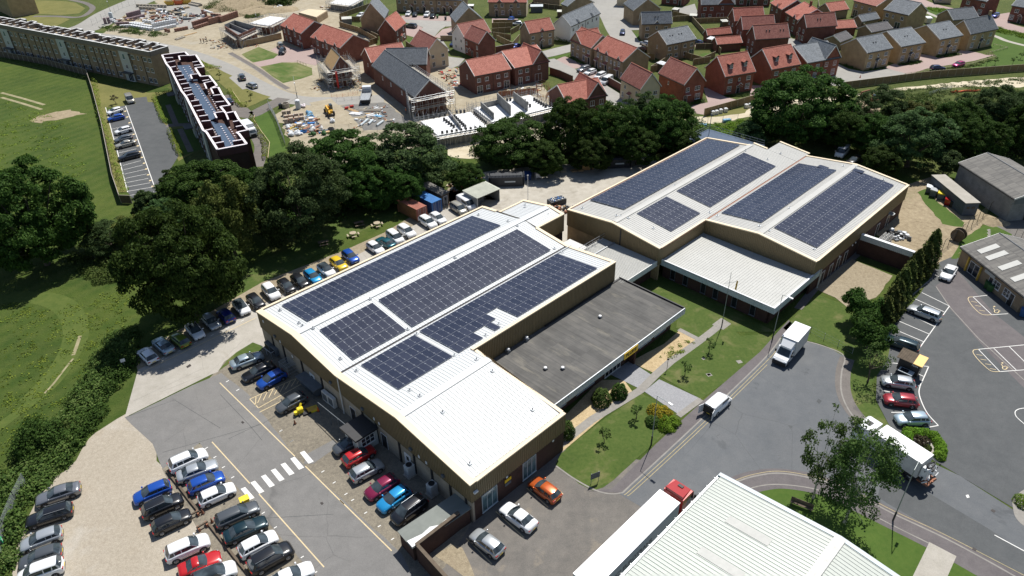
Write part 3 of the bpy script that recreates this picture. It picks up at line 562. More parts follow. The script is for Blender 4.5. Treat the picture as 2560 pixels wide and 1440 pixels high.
for r,x,y in(('r',2330,945),('r',2190,1232)):Rb('drain_grating',10,Q(r,[(x-14,y-8),(x+14,y+8)]),.4,G['gutter_dark'],sm=False)
for p in([(1030,110),(1055,128),(1035,150),(1015,130)],[(803,305),(840,318),(820,335)]):Pt('road_patch',8,Q('r',p),G['da'])
Pt('car_park',6,[(2385,640),(2350,655),(2300,735),(2255,790),(2215,835),(2190,880),(2215,905),(2192,940),(2190,1000),(2222,1062),(2260,1108),(2400,1190),(2700,1370),(2700,760),(2480,690)],G['da'])
Pt('car_park_strip',7,Q('q',[(1900,700),(2070,590),(2330,900),(2600,1110),(2600,1500),(2300,1200),(2010,870)]),G['pa'])
Pt('verge',8,[(1958,820),(2000,780),(2040,735),(2120,765),(2145,800),(2150,860),(2225,868),(2220,895),(2180,960),(2190,1010),(2220,1060),(2258,1100),(2225,1105),(2165,1055),(2135,1010),(2120,950),(2125,900),(2060,862),(1990,845)],G['lawn'],rough=.05)
Rb('pavement',9,[(2118,896),(2108,930),(2108,975),(2125,1018),(2165,1065),(2215,1098)],1.9,G['pavement'])
Rb('kerb',10,[(2010,852),(2060,866),(2110,890),(2104,930),(2103,978),(2121,1024),(2160,1072),(2212,1106)],.2,G['kerb'])
Rb('kerb',9,Q('q',[(1880,640),(1720,780),(1590,940),(1550,1060)]),.2,G['kerb'])
for l in([(1800,750),(2005,850)],[(2005,850),(1762,1190)],[(1745,795),(1965,893)],[(1690,905),(1895,1003)],[(1620,958),(1858,1060)],[(1585,1018),(1812,1115)],[(1530,1090),(1760,1190)],[(1885,612),(1945,640)],[(1565,1272),(1850,1300)],[(1700,1320),(1815,1375)],[(1850,1300),(1795,1425)]):
 Rb('bay_line',9,Q('q',l),.12,WP,sm=False)
Rb('bay_line',9,Q('r',[(1795,-10),(1778,60),(1800,140),(1845,225),(1922,310)]),.12,WP)
for l in([(1745,5),(1785,18)],[(1508,50),(1560,60)],[(1572,212),(1670,212)],[(1922,310),(1765,338)]):Rb('bay_line',9,Q('r',l),.12,WP,sm=False)
for dy,rr in((0,'q'),):
 for l in([(2180,782),(2285,770)],[(2180,782),(2320,915)],[(2320,915),(2440,907)],[(2220,1172),(2600,1135)],[(2220,1172),(2380,1338)],[(2380,1338),(2600,1322)],[(2335,1165),(2500,1325)],[(2450,1152),(2600,1300)]):Rb('bay_line',10,Q('q',l),.11,WP,sm=False)
 for l in([(2180,782),(2150,785),(2145,805),(2175,850),(2220,895),(2260,915),(2320,915)],[(2220,1172),(2185,1178),(2182,1200),(2215,1245),(2270,1300),(2320,1335),(2380,1338)]):Rb('bay_hatching',11,Q('q',l),.1,CRP)
 for x,y in((2165,815),(2195,845),(2225,880),(2205,1210),(2235,1245),(2270,1280),(2305,1315)):Rb('bay_hatching',10,Q('q',[(x,y),(x+45,y+8)]),.09,CRP,sm=False)
 for x,y in((2355,885),(2415,1305)):
  Rb('wheelchair_symbol',12,Q('q',[(x-25,y-22),(x-12,y-2),(x+8,y-8),(x+28,y+4)]),.12,CRP,sm=False)
  Rb('wheelchair_symbol',11,Q('q',[(x-12,y-6),(x-16,y+8),(x-2,y+17),(x+14,y+12),(x+18,y+2)]),.12,CRP)
  Rb('wheelchair_symbol',13,Q('q',[(x-12,y-28),(x-22,y-34)]),.3,CRP,sm=False)
Rb('bay_line',9,Q('r',[(2600,178),(2530,185),(2495,205),(2500,240),(2540,280),(2600,330)]),.1,WP)
Rb('old_seam',8,Q('q',[(1905,705),(2010,860),(2220,1090),(2560,1400)]),.15,G['kerb'],sm=False)
Pt('gravel_bed',7,[(1405,1130),(1412,1040),(1500,950),(1560,950),(1585,985),(1500,1050)],G['sandy_gravel'])
Pt('gravel_bed',7,[(1575,905),(1660,860),(1700,825),(1750,850),(1690,898),(1640,935)],G['sandy_gravel'])
Pt('front_lawn',7,Q('n',[(1600,600),(1640,520),(1900,310),(2240,72),(2330,115),(2420,260),(2460,320),(2380,400),(2100,660),(1960,770),(1880,795),(1780,745),(1700,670)]),G['lawn'],rough=.06)
Pt('front_lawn',7,[(1640,935),(1700,890),(1808,802),(1850,840),(1920,835),(1935,850),(1895,900),(1752,998)],G['lawn'],rough=.05)
Pt('front_lawn',6,[(1555,690),(1650,680),(1940,830),(1800,830),(1745,846),(1690,820),(1700,770)],G['lawn'])
Rb('slab_path',9,Q('w',[(-40,1720),(380,1390),(960,1040),(1160,840),(1330,690),(1640,470),(1824,330)])+[(1805,808)],1.15,G['slabs'],sm=False)
Rb('slab_path',10,Q('w',[(1425,305),(1660,425)]),.8,G['slabs'],sm=False)
Pt('flagpole_base',10,[(1780,812),(1803,795),(1828,810),(1808,825)],G['slabs'])
Pt('sett_paving',8,Q('w',[(600,845),(830,680),(1110,860),(930,1005)]),G['grey_setts'])
Pt('sett_paving',8,Q('w',[(1010,1050),(1190,905),(1690,1140),(1430,1330)]),G['grey_setts'])
Rb('slab_path',11,Q('w',[(1690,1145),(1420,1345)]),.8,G['slabs'],sm=False)
for r,x,y in(('w',1785,850),('w',1720,660),('q',440,1265),('q',215,1362)):Pt('bare_spot',9,Q(r,[(x-25,y-8),(x+10,y-14),(x+28,y+5),(x-5,y+14)]),G['slabs'])
Pt('brown_court',9,[(2035,722),(2130,648),(2230,690),(2190,745),(2118,768),(2090,745)],G['brown_gravel'],rough=.1)
Pt('path',8,[(1985,770),(2040,700),(2135,620),(2150,640),(2050,720),(2005,775)],G['pavement'])
Pt('rough_yard',5,[(2140,565),(2200,530),(2270,462),(2330,440),(2400,470),(2470,540),(2440,585),(2390,640),(2360,655),(2330,680),(2270,680),(2200,590)],G['dry_soil'],rough=.3)
Pt('yard_grass',7,Q('q',[(1760,0),(1850,-30),(1900,60),(2120,230),(2110,265),(1960,240),(1880,150)]),G['fresh_lawn'],rough=.2)
Pt('grass_bank',8,Q('q',[(2010,500),(2100,350),(2290,230),(2480,320),(2420,360),(2100,420),(2060,500)]),G['fresh_lawn'],rough=.2)
for i in range(5):Pt('stepping_slab',9,Q('z',[(1600+(i%2)*20,90+i*22),(1640,75+i*22),(1665,95+i*22),(1620,108+i*22)]),G['slabs'])
Pt('barn_yard',6,[(2440,590),(2500,540),(2600,520),(2700,640),(2560,690),(2480,620)],G['old_asphalt'])
Pt('tree_floor',3,[(600,430),(740,400),(960,390),(1120,400),(1240,420),(1400,400),(1560,370),(1700,350),(1800,360),(1900,330),(2250,330),(2600,330),(2700,400),(2400,430),(2300,450),(2150,400),(1760,350),(1420,420),(1160,440),(1110,500),(1000,500),(860,590),(690,640),(600,560)],G['ro'])
WCACHE={}
def Wm(w,h,nx=2,nz=1,frame='upvc',pane='pane',fw=.07):
 k=(round(w,2),round(h,2),nx,nz,frame,pane)
 if k in WCACHE:return WCACHE[k]
 mb=MB();d=.06
 mb.box(-w/2,-d,0,w/2,0,fw);mb.box(-w/2,-d,h-fw,w/2,0,h)
 mb.box(-w/2,-d,fw,-w/2+fw,0,h-fw);mb.box(w/2-fw,-d,fw,w/2,0,h-fw)
 for i in range(1,nx):x=-w/2+w*i/nx;mb.box(x-fw*.45,-d+.003,fw,x+fw*.45,0,h-fw)
 for i in range(1,nz):z=h*i/nz;mb.box(-w/2+fw,-d+.006,z-fw*.35,w/2-fw,0,z+fw*.35)
 mb.box(-w/2-.06,-d-.05,-.07,w/2+.06,0,-.003)
 mb.box(-w/2+fw*.9,-.02,fw*.9,w/2-fw*.9,.01,h-fw*.9,1)
 WCACHE[k]=mb.mesh('window',[G[frame],G[pane]]);return WCACHE[k]
def Dm(w=.95,h=2.05,col='door_black'):
 k=('door',w,h,col)
 if k in WCACHE:return WCACHE[k]
 mb=MB();mb.box(-w/2-.06,-.05,0,-w/2,0,h+.06);mb.box(w/2,-.05,0,w/2+.06,0,h+.06);mb.box(-w/2,-.05,h,w/2,0,h+.06)
 mb.box(-w/2,-.03,0,w/2,.01,h,1);mb.box(-w*.22,-.036,h*.55,w*.22,.01,h*.85,2)
 WCACHE[k]=mb.mesh('door',[G['upvc'],G[col],G['pane']]);return WCACHE[k]
def Gz(w,h=2.1,n=2):
 k=('gl',w,h,n)
 if k in WCACHE:return WCACHE[k]
 mb=MB();f=.07
 mb.box(-w/2,-.05,h-f,w/2,0,h);mb.box(-w/2,-.05,0,w/2,0,f)
 for i in range(n+1):x=-w/2+(w-f)*i/n;mb.box(x,-.055,f,x+f,0,h-f)
 mb.box(-w/2+.02,-.02,.02,w/2-.02,.01,h-.02,1)
 WCACHE[k]=mb.mesh('door',[G['upvc'],G['pane']]);return WCACHE[k]
def put(name,me,parent,x,y,z,rz=0,**k):
 return link(name,me,parent,(x,y,z),rz,**k)
def Se(name,u,v,**k):
 return empty(name,S(u,v),-HEAD+PI_/2,**k)
class SB(MB):
 """builder whose u,v are given in site coordinates, children of a site_empty at (u0,v0)"""
 def __init__(s,u0,v0):super().__init__(Matrix(((1,0,0,-u0),(0,-1,0,v0),(0,0,1,0),(0,0,0,1))))
def lerp(a,b,t):return a+(b-a)*t
def Cr(mb,a,b,z0,zt,out,pitch=.3,dep=.06,mi=0):
 """trapezoid sheet cladding along a->b in (u,v); zt(t) top height; out = outward direction"""
 a=Vector(a);b=Vector(b);L=(b-a).length;n=max(1,int(L/pitch));o=Vector(out)
 pat=[(0,0),(.40,0),(.5,1),(.9,1)]
 pts=[]
 for i in range(n):
  for f,d in pat:t=(i+f)/n;pts.append((t,d))
 pts.append((1,0))
 bot=[];top=[]
 z0f=z0 if callable(z0)else(lambda t:z0)
 for t,d in pts:
  p=a.lerp(b,t)+o*(d*dep);bot.append((p.x,p.y,z0f(t)));top.append((p.x,p.y,zt(t)))
 k=len(pts);fs=[(i,i+1,k+i+1,k+i)for i in range(k-1)]
 e=(b-a);cr=e.x*o.y-e.y*o.x
 if cr>0:fs=[f[::-1]for f in fs]
 if mb.M is not None and mb.M.determinant()>0:pass
 mb.add(bot+top,fs,mi)
def Wl(mb,a,b,z0,z1,th,inward,mi=0):
 a=Vector(a);b=Vector(b);i=Vector(inward)*th
 mb.Pm([a,b,b+i,a+i],z0,z1,mi)
def Sr(mb,u0,u1,v0,z0,v1,z1,pitch=.5,mi=0,rib=.04,ribw=.055,rm=None,jit=0):
 """sloping sheet roof between v0 and v1 with ribs running up the slope"""
 rm=mi if rm is None else rm
 mb.Pm([(u0,v0),(u1,v0),(u1,v1),(u0,v1)],[z0-.12,z0-.12,z1-.12,z1-.12],[z0,z0,z1,z1],mi)
 n=int((u1-u0)/pitch)
 for i in range(n+1):
  u=u0+.05+(u1-u0-.1-ribw)*i/n
  mb.Pm([(u,v0),(u+ribw,v0),(u+ribw,v1),(u,v1)],[z0-.02]*2+[z1-.02]*2,[z0+rib]*2+[z1+rib]*2,rm,bottom=False)
def Cp(mb,a,b,za,zb,w,inward,th=.12,mi=0):
 a=Vector(a);b=Vector(b);i=Vector(inward)*w;o=Vector(inward)*(-.09)
 mb.Pm([a+o,b+o,b+i,a+i],[za-.05,zb-.05,zb-.05,za-.05],[za+th,zb+th,zb+th,za+th],mi)
G=G
F1=Se('factory_building',32,-85.1,Lb='big factory nearest the camera with white ribbed roof, cream copings and brown cladding over brick',cat='factory')
V0,VR1,VV,VR2,V1,VC=-85.1,-75.1,-65.1,-52.4,-39.8,-55.4
ZE,ZR,ZV,ZR2=6.0,7.15,6.0,7.3
U0,U1,UC=32.0,76.0,46.9
zc=lerp(ZV,ZR2,(VC-VV)/(VR2-VV))
def Rq(va,vb):
 pts=[(V0,ZE),(VR1,ZR),(VV,ZV),(VR2,ZR2),(V1,ZE)]
 def z(t):
  v=lerp(va,vb,t)
  for(a,za),(b,zb)in zip(pts,pts[1:]):
   if a<=v<=b:return lerp(za,zb,(v-a)/(b-a))
  return ZE
 return z
mb=SB(32,-85.1)
Sr(mb,U0+.7,U1-.3,V0+.45,ZE+.02,VR1,ZR-.02);Sr(mb,U0+.7,U1-.3,VR1,ZR-.02,VV-.18,ZV+.02)
Sr(mb,U0+.7,U1-.3,VV+.18,ZV+.02,VC-.3,zc-.02);Sr(mb,U0+.7,UC-.35,VC-.3,zc-.02,VR2,ZR2-.02);Sr(mb,U0+.7,UC-.35,VR2,ZR2-.02,V1+(-.55),ZE+.02)
mb.Bd('roof','roof_sheet',F1)
mb=SB(32,-85.1)
for v,z,ua,ub in((VR1,ZR,U0+.8,U1+6),(VR2,ZR2,U0+.8,UC-.3)):
 mb.Pm([(ua,v-.55),(ub,v-.55),(ub,v),(ua,v)],[z-.02,z-.02,z+.05,z+.05],[z+.05,z+.05,z+.12,z+.12]);mb.Pm([(ua,v),(ub,v),(ub,v+.55),(ua,v+.55)],[z+.05,z+.05,z-.02,z-.02],[z+.12,z+.12,z+.05,z+.05])
mb.Bd('ridge_cap','roof_sheet',F1)
mb=SB(32,-85.1);mb.box(U0+.4,VV-.17,ZV-.14,U1-.3,VV+.17,ZV-.06);mb.Bd('valley_gutter','gutter_dark',F1)
mb=SB(32,-85.1);mb.box(U0+.75,V1-.56,ZE-.1,UC-.45,V1-.38,ZE-.03);mb.box(U0+.5,V0+.28,ZE-.1,U1-.3,V0+.42,ZE-.03);mb.Bd('eaves_gutter','gutter_dark',F1)
mb=SB(32,-85.1)
fz=Rq(V0,V1)
prev=V0
for a,b in((V0,VR1),(VR1,VV),(VV,VR2),(VR2,V1)):
 f=Rq(a,b);Cp(mb,(U0,a),(U0,b),f(0.0001)+.02,f(.9999)+.02,.8,(1,0))
Cp(mb,(U0+.8,V1),(UC,V1),ZE+.03,ZE+.03,.42,(0,-1));Cp(mb,(U0+.8,V0),(U1,V0),ZE+.03,ZE+.03,.28,(0,1))
Cp(mb,(UC,VC+.4),(UC,V1-.42),zc+.06,ZE+.05,.4,(-1,0));Cp(mb,(UC-.35,VC),(U1,VC),zc+.04,zc+.04,.42,(0,-1))
for a,b in((V0+.3,-81.4),(-71.8,VV),(VV,VC-.4)):f=Rq(a,b);Cp(mb,(U1,a),(U1,b),f(0.0001)+.03,f(.9999)+.03,.5,(-1,0))
mb.Bd('coping','coping',F1)
mb=SB(32,-85.1)
Cr(mb,(U0,V0),(U0,V1),3.35,Rq(V0,V1),(-1,0));Cr(mb,(U0,V1),(UC,V1),3.35,lambda t:ZE,(0,1));Cr(mb,(U0,V0),(U1,V0),3.35,lambda t:ZE,(0,-1))
Cr(mb,(UC,VC),(UC,V1),3.35,Rq(VC,V1),(1,0));Cr(mb,(UC,VC),(U1,VC),3.35,lambda t:zc,(0,1));Cr(mb,(U1,V0),(U1,VC),3.35,Rq(V0,VC),(1,0))
mb.Bd('cladding','cladding',F1)
mb=SB(32,-85.1)
Wl(mb,(U0+.08,V0+.08),(U0+.08,V1-.08),0,3.4,.3,(1,0),0)
mb.Bd('wall','buff_brick',F1)
mb=SB(32,-85.1)
Wl(mb,(U0+.3,V1-.1),(UC-.1,V1-.1),0,3.4,.3,(0,-1));Wl(mb,(UC-.1,V1-.35),(UC-.1,VC),0,3.4,.3,(-1,0));Wl(mb,(U0+.3,V0+.1),(U1-.1,V0+.1),0,3.4,.3,(0,1));Wl(mb,(U1-.1,V0+.3),(U1-.1,VC),0,3.4,.3,(-1,0));Wl(mb,(UC,VC+.02),(U1-.1,VC+.02),0,3.4,.3,(0,-1))
mb.Bd('wall','db',F1)
mb=SB(32,-85.1);mb.box(U0-.02,V0+.05,3.28,U0+.1,V1,3.36);mb.box(U0,V1-.1,3.28,UC,V1+.02,3.36);mb.Bd('drip_trim','black_trim',F1)
mb=SB(32,-85.1)
f=lambda a,b,za,zb:(lambda t:lerp(za,zb,t))
Sr(mb,U1-.3,82.4,-81.1,6.0,VR1,7.1);Sr(mb,U1-.3,82.4,VR1,7.1,-72.1,6.62)
mb.Bd('roof','roof_sheet',F1,Lb='white ribbed roof of the small rear annex')
mb=SB(32,-85.1)
Cp(mb,(82.7,-81.4),(82.7,VR1),6.02,7.12,.5,(-1,0));Cp(mb,(82.7,VR1),(82.7,-71.8),7.12,6.65,.5,(-1,0));Cp(mb,(U1,-81.4),(82.7,-81.4),6.03,6.03,.25,(0,1));Cp(mb,(U1,-71.8),(82.7,-71.8),6.66,6.66,.4,(0,-1))
mb.Bd('coping','coping',F1)
mb=SB(32,-85.1)
Cr(mb,(U1,-71.8),(82.7,-71.8),3.4,lambda t:6.62,(0,1));Cr(mb,(82.7,-81.4),(82.7,VR1),3.4,lambda t:lerp(6,7.1,t),(1,0));Cr(mb,(82.7,VR1),(82.7,-71.8),3.4,lambda t:lerp(7.1,6.62,t),(1,0));Cr(mb,(U1,-81.4),(82.7,-81.4),3.4,lambda t:6,(0,-1))
mb.Bd('cladding','cladding',F1)
mb=SB(32,-85.1);Wl(mb,(U1,-72),(82.6,-72),0,3.45,.3,(0,-1));Wl(mb,(82.6,-81.3),(82.6,-72),0,3.45,.3,(-1,0));Wl(mb,(U1,-81.3),(82.6,-81.3),0,3.45,.3,(0,1));mb.Bd('wall','db',F1)
def Sp(Rt,u0,v0,name,me,u,v,z,face,**k):
 """face: outward direction 'u-','v+' ... ; meshes face local -y"""
 rz={'v+':0,'v-':PI_,'u-':-PI_/2,'u+':PI_/2}[face]
 return link(name,me,Rt,(u-u0,-(v-v0),z),rz,**k)
for u,w in((36.2,3.2),(43.6-.6,2.4)):
 pass
for u,w in((34.6,2.3),(40.9,2.2)):
 Sp(F1,32,-85.1,'window',Wm(w,2.75,3,1,'sc','pp'),u,V1-.1,.35,'v+')
for v in(-82,-79,-74.2,-69.3,-60,-57.2,-52.6,-49.8,-46.6,-43.4,-40.8):
 mb=SB(32,-85.1);mb.box(U0-.06,v-.14,0,U0+.09,v+.14,3.3);mb.Bd('pilaster','black_trim',F1)
for v,c in((-71.9,'door_white'),(-62.4,'door_black'),(-55.8,'door_black'),(-51.2,'door_white')):Sp(F1,32,-85.1,'door',Dm(1.1,2.2,c),U0+.07,v,0,'u-')
mb=SB(32,-85.1);mb.tube((U0-.12,VV+.6,0),(U0-.12,VV+.6,6),.08,8);mb.Bd('downpipe','fw',F1)
for v in(-80.5,-66.5,-59.5,-50,-44.3):
 mb=SB(32,-85.1);mb.box(U0-.30,v-.22,4.0,U0-.07,v+.22,4.3);mb.tube((U0-.06,v,4.15),(U0-.28,v,4.15),.05);mb.Bd('floodlight','sg',F1)
for v,z in((-83.4,5.0),(-79.3,3.6),(-76.4,2.6),(-57.2,3.8),(-56.2,3.7),(-48.6,3.7),(-47.3,3.7)):
 mb=SB(32,-85.1);mb.box(U0-.12,v-.14,z,U0-.07,v+.14,z+.4);mb.Bd('wall_sign','wm',F1)
mb=SB(32,-85.1);mb.box(36.9,V1+.0,2.3,37.9,V1-.06,2.75,0);mb.box(36.95,V1+.004,1.75,37.85,V1-.06,2.15,1);mb.Bd('wall_sign',[G['sign_yellow'],G['sg']],F1)
for u in(37.3,44.9):
 mb=SB(32,-85.1);mb.Lt([(.14,-.05),(.18,.03),(.1,.09)],10,0,MT_((u,V1-.08,3.05))@MR_(-PI_/2,4,'X'));mb.Bd('bulkhead_lamp','wm',F1)
mb=SB(32,-85.1);mb.box(U0+.2,V1+.06,4.75,U0+.75,V1+.32,4.95);mb.tube((U0+.4,V1,4.6),(U0+.4,V1+.25,4.75),.03);mb.Bd('camera_housing','wm',F1)
def Cw(Rt,u0,v0,u,v,z):
 mb=SB(u0,v0);mb.box(u-.22,v-.22,z,u+.22,v+.22,z+.05);mb.tube((u,v,z),(u,v,z+.22),.05,6,1);mb.box(u-.09,v-.04,z+.22,u+.09,v+.04,z+.28,1);mb.Bd('roof_anchor',[G['galv'],G['sg']],Rt)
def z1f(v):return Rq(V0,V1)((v-V0)/(V1-V0))+.05
for u,v in((34.3,-82.5),(34.2,-77),(34.8,-74.4),(34.1,-75.9),(34.2,-67.2),(34.3,-63.8),(44.2,-74.5),(44.2,-66),(44.4,-64.3),(44.3,-56.4),(60,-74.2),(73.8,-74.3),(73.9,-76.6),(73,-83),(73.7,-65.9),(73.7,-64.2),(53,-57.2),(50,-56.6),(36.2,-55.2),(36.3,-53.4),(46,-58),(45.5,-53.5),(36.5,-49.5),(33.9,-42),(44.5,-42.8),(80.5,-79),(80.6,-73.6),(45.4,-50.5)):
 Cw(F1,32,-85.1,u,v,z1f(min(v,-39.9))if u<76 else 6.7)
PW,PH=1.10,1.88
pm=MB();pm.box(-PW/2+.02,-PH/2+.02,0,PW/2-.02,PH/2-.02,.035,1);pm.box(-PW/2+.036,-PH/2+.036,.035,PW/2-.036,PH/2-.036,.040,0)
for sx_ in(-1,1):
 for y in(-PH*.27,PH*.27):pm.box(sx_*(PW/2-.05)-.045,y-.045,.034,sx_*(PW/2-.05)+.045,y+.045,.052,2)  # pale clamp pads, made oversized to imitate sun glints on the panels
panel_me=pm.mesh('solar_panel',[G['solar_cell'],G['panel_frame'],G['panel_frame']])
def solar(Lb,u0,u1,v0,z0,v1,z1,ncol,nrow,skip=lambda i,j:False,limit=100,lift=.13):
 """array on the slope from (v0,z0) to (v1,z1); local x along u, y up the v axis"""
 Rt=empty('solar_array',S(u0,v0,z0+lift),0,Lb=Lb,cat='solar panels',Gr='solar arrays on the factory roofs')
 ex=AX.copy();vy=BX*(v1-v0)+Vector((0,0,z1-z0));Lv=vy.length;vy.normalize();ez=ex.cross(vy)
 if ez.z<0:
  vy2=-vy;ez=ex.cross(vy2)
  O=S(u0,v1,z1+lift);Mx=Matrix(((ex.x,vy2.x,ez.x,O.x),(ex.y,vy2.y,ez.y,O.y),(ex.z,vy2.z,ez.z,O.z),(0,0,0,1)));flipv=True
 else:
  O=S(u0,v0,z0+lift);Mx=Matrix(((ex.x,vy.x,ez.x,O.x),(ex.y,vy.y,ez.y,O.y),(ex.z,vy.z,ez.z,O.z),(0,0,0,1)));flipv=False
 Rt.matrix_world=Mx
 pu=(u1-u0)/ncol;pv=Lv/nrow;cells=[(i,j)for i in range(ncol)for j in range(nrow)if not skip(i,j)]
 sx_,sy_=pu/PW,pv/PH
 own=set(cells[:limit])if len(cells)>limit else set(cells)
 rest=MB()
 for(i,j)in cells:
  jj=nrow-1-j if flipv else j
  x,y=(i+.5)*pu,(jj+.5)*pv
  if(i,j)in own:
   o=link('solar_panel',panel_me,Rt,(x,y,0));o.scale=(sx_,sy_,1)
  else:
   T=MT_((x,y,0))@Matrix.Diagonal((sx_,sy_,1,1))
   for(a,b_,zz,mi)in((.02,.035,1,1),):
    rest.box(-PW/2+.02,-PH/2+.02,0,PW/2-.02,PH/2-.02,.035,1,T);rest.box(-PW/2+.036,-PH/2+.036,.035,PW/2-.036,PH/2-.036,.040,0,T)
    for s2 in(-1,1):
     for y2 in(-PH*.27,PH*.27):rest.box(s2*(PW/2-.05)-.045,y2-.045,.034,s2*(PW/2-.05)+.045,y2+.045,.052,2,T)  # same oversized pale pads imitating glints
 if rest.v:rest.Bd('solar_panels',[G['solar_cell'],G['panel_frame'],G['panel_frame']],Rt,kind='stuff')
 return Rt
solar('long solar array on the left roof slope of the near factory beside the parked cars',35.1,72.0,-83.5,6.18,-76.3,7.01,34,4)
solar('small near solar array left of the dark valley gutter on the near factory',35.2,43.9,-73.5,6.97,-65.9,6.1,8,4)
solar('long solar array between ridge and dark valley gutter of the near factory roof',44.9,72.9,-73.5,6.97,-65.9,6.1,26,4)
solar('small solar array right of the valley gutter at the front corner of the near factory',35.3,44.0,-64.3,6.08,-56.3,6.9,8,4)
solar('solar array with a stepped notched edge above the dark flat office roof',45.0,72.8,-64.5,6.07,-56.3,6.9,26,4,skip=lambda i,j:(j==3 and i in(4,5,7,8,9))or(j==2 and i in(5,8,9)and False)or(j==2 and i in(8,9)))
F2=Se('factory_building',85.2,-73.3,Lb='far factory behind, twin pitched ribbed roofs covered in solar panels, brown clad gables',cat='factory')
W0,X1,X2,X3,W1=-73.3,-63.4,-53.7,-44.0,-34.0
A0,B0,A1,B1=85.2,98.3,129.5,134.6
def f2(a,b):
 pts=[(W0,6),(X1,7.1),(X2,6),(X3,7.1),(W1,6)]
 def z(t):
  v=lerp(a,b,t)
  for(p,zp),(q,zq)in zip(pts,pts[1:]):
   if p<=v<=q:return lerp(zp,zq,(v-p)/(q-p))
  return 6
 return z
mb=SB(85.2,-73.3)
Sr(mb,A0+.5,A1,W0+.35,6.02,X1,7.08,.5);Sr(mb,A0+.5,A1+1.5,X1,7.08,X2-.15,6.02,.5);Sr(mb,B0+.4,B1,X2+.15,6.02,X3,7.08,.5);Sr(mb,B0+.4,B1,X3,7.08,W1-.4,6.02,.5)
Sr(mb,A1+1.5,136.0,-60.2,6.7,X2-.15,6.02,.5)
mb.Bd('roof','roof_sheet_aged',F2)
mb=SB(85.2,-73.3)
for v,z,ua,ub in((X1,7.1,A0+.6,A1+.6),(X3,7.1,B0+.5,B1)):
 mb.Pm([(ua,v-.5),(ub,v-.5),(ub,v),(ua,v)],[z-.02,z-.02,z+.05,z+.05],[z+.05,z+.05,z+.13,z+.13]);mb.Pm([(ua,v),(ub,v),(ub,v+.5),(ua,v+.5)],[z+.05,z+.05,z-.02,z-.02],[z+.13,z+.13,z+.05,z+.05])
mb.Bd('ridge_cap','roof_sheet_aged',F2)
mb=SB(85.2,-73.3);mb.box(A0+.4,X2-.14,5.88,B1,X2+.14,5.95);mb.box(B0+.4,W1-.42,5.92,B1,W1-.3,5.98);mb.box(A0+.4,W0+.2,5.92,A1,W0+.33,5.98);mb.Bd('gutter','rust',F2)
mb=SB(85.2,-73.3)
for a,b,u in((W0,X1,A0),(X1,X2,A0),(X2,X3,B0),(X3,W1,B0)):f=f2(a,b);Cp(mb,(u,a),(u,b),f(.0001)+.02,f(.9999)+.02,.42,(1,0))
Cp(mb,(A0+.4,X2),(B0,X2),6.03,6.03,.3,(0,-1));Cp(mb,(B0+.4,W1),(B1+.2,W1),6.03,6.03,.3,(0,-1));Cp(mb,(A0+.4,W0),(A1,W0),6.03,6.03,.2,(0,1))
for a,b,u in((W0+.2,X1,A1+.1),(X1,-60.3,A1+1.7),(-60.2,X2,136.2),(X2,X3,B1+.2),(X3,W1-.3,B1+.2)):f=f2(a,b);Cp(mb,(u,a),(u,b),f(.0001)+.03,f(.9999)+.03,.35,(-1,0))
mb.Bd('coping','coping',F2)
mb=SB(85.2,-73.3)
for a,b,u in((W0,X2,A0),(X2,W1,B0)):Cr(mb,(u,a),(u,b),3.0,f2(a,b),(-1,0))
Cr(mb,(A0,X2),(B0,X2),3.0,lambda t:6,(0,1));Cr(mb,(B0,W1),(B1,W1),3.2,lambda t:6,(0,1));Cr(mb,(A0,W0),(A1,W0),3.0,lambda t:6,(0,-1))
for a,b,u in((W0,X1,A1),(X1,-60.2,A1+1.6),(-60.2,X2,136.1),(X2,W1,B1)):Cr(mb,(u,a),(u,b),3.0,f2(a,b),(1,0))
mb.Bd('cladding','cladding',F2)
mb=SB(85.2,-73.3);Wl(mb,(A0+.1,W0+.1),(A0+.1,X2),0,3.1,.3,(1,0));mb.Bd('wall','yb',F2,Lb='pale brick wall under the left gable')
mb=SB(85.2,-73.3);Wl(mb,(A0+.3,W0+.1),(A1,W0+.1),0,3.1,.3,(0,1));Wl(mb,(B0,W1-.12),(B1,W1-.12),0,3.3,.3,(0,-1));Wl(mb,(B1-.1,X2),(B1-.1,W1-.4),0,3.1,.3,(-1,0));Wl(mb,(A1-.1,W0+.4),(A1-.1,X2),0,3.1,.3,(-1,0));Wl(mb,(136,-60.2),(136,X2),0,3.1,.3,(-1,0));Wl(mb,(B1-.4,X2),(136,X2),0,3.1,.3,(0,-1))
mb.Bd('wall','db',F2)
for u in(102.5,105.5,108.3,111,118.5,124,128.5):Sp(F2,85.2,-73.3,'door',Dm(1.1,2.3,'door_white' if u in(118.5,)else 'door_black'),u,W1-.1,0,'v+')
mb=SB(85.2,-73.3);mb.tube((100.9,W1+.12,.1),(100.9,W1+.12,3.6),.09,8);mb.Bd('downpipe','fw',F2)
for u in(112.8,114,107.9):
 mb=SB(85.2,-73.3);mb.Lt([(.14,-.05),(.18,.03),(.1,.09)],10,0,MT_((u,W1-.02,2.8))@MR_(-PI_/2,4,'X'));mb.Bd('bulkhead_lamp','wm',F2)
mb=SB(85.2,-73.3);mb.box(127.3,W1,3.0,128.3,W1+.9,3.1);mb.box(127.6,W1,3.0,127.7,W1+.8,3.5);mb.Bd('floodlight','galv',F2)
Sp(F2,85.2,-73.3,'door',Dm(1.0,2.1,'door_black'),A0+.1,-65.6,0,'u-')
mb=SB(85.2,-73.3);mb.box(A0-.09,-61.6,2.9,A0-.03,-61.35,6.7);mb.Bd('cladding_joint','black_trim',F2)
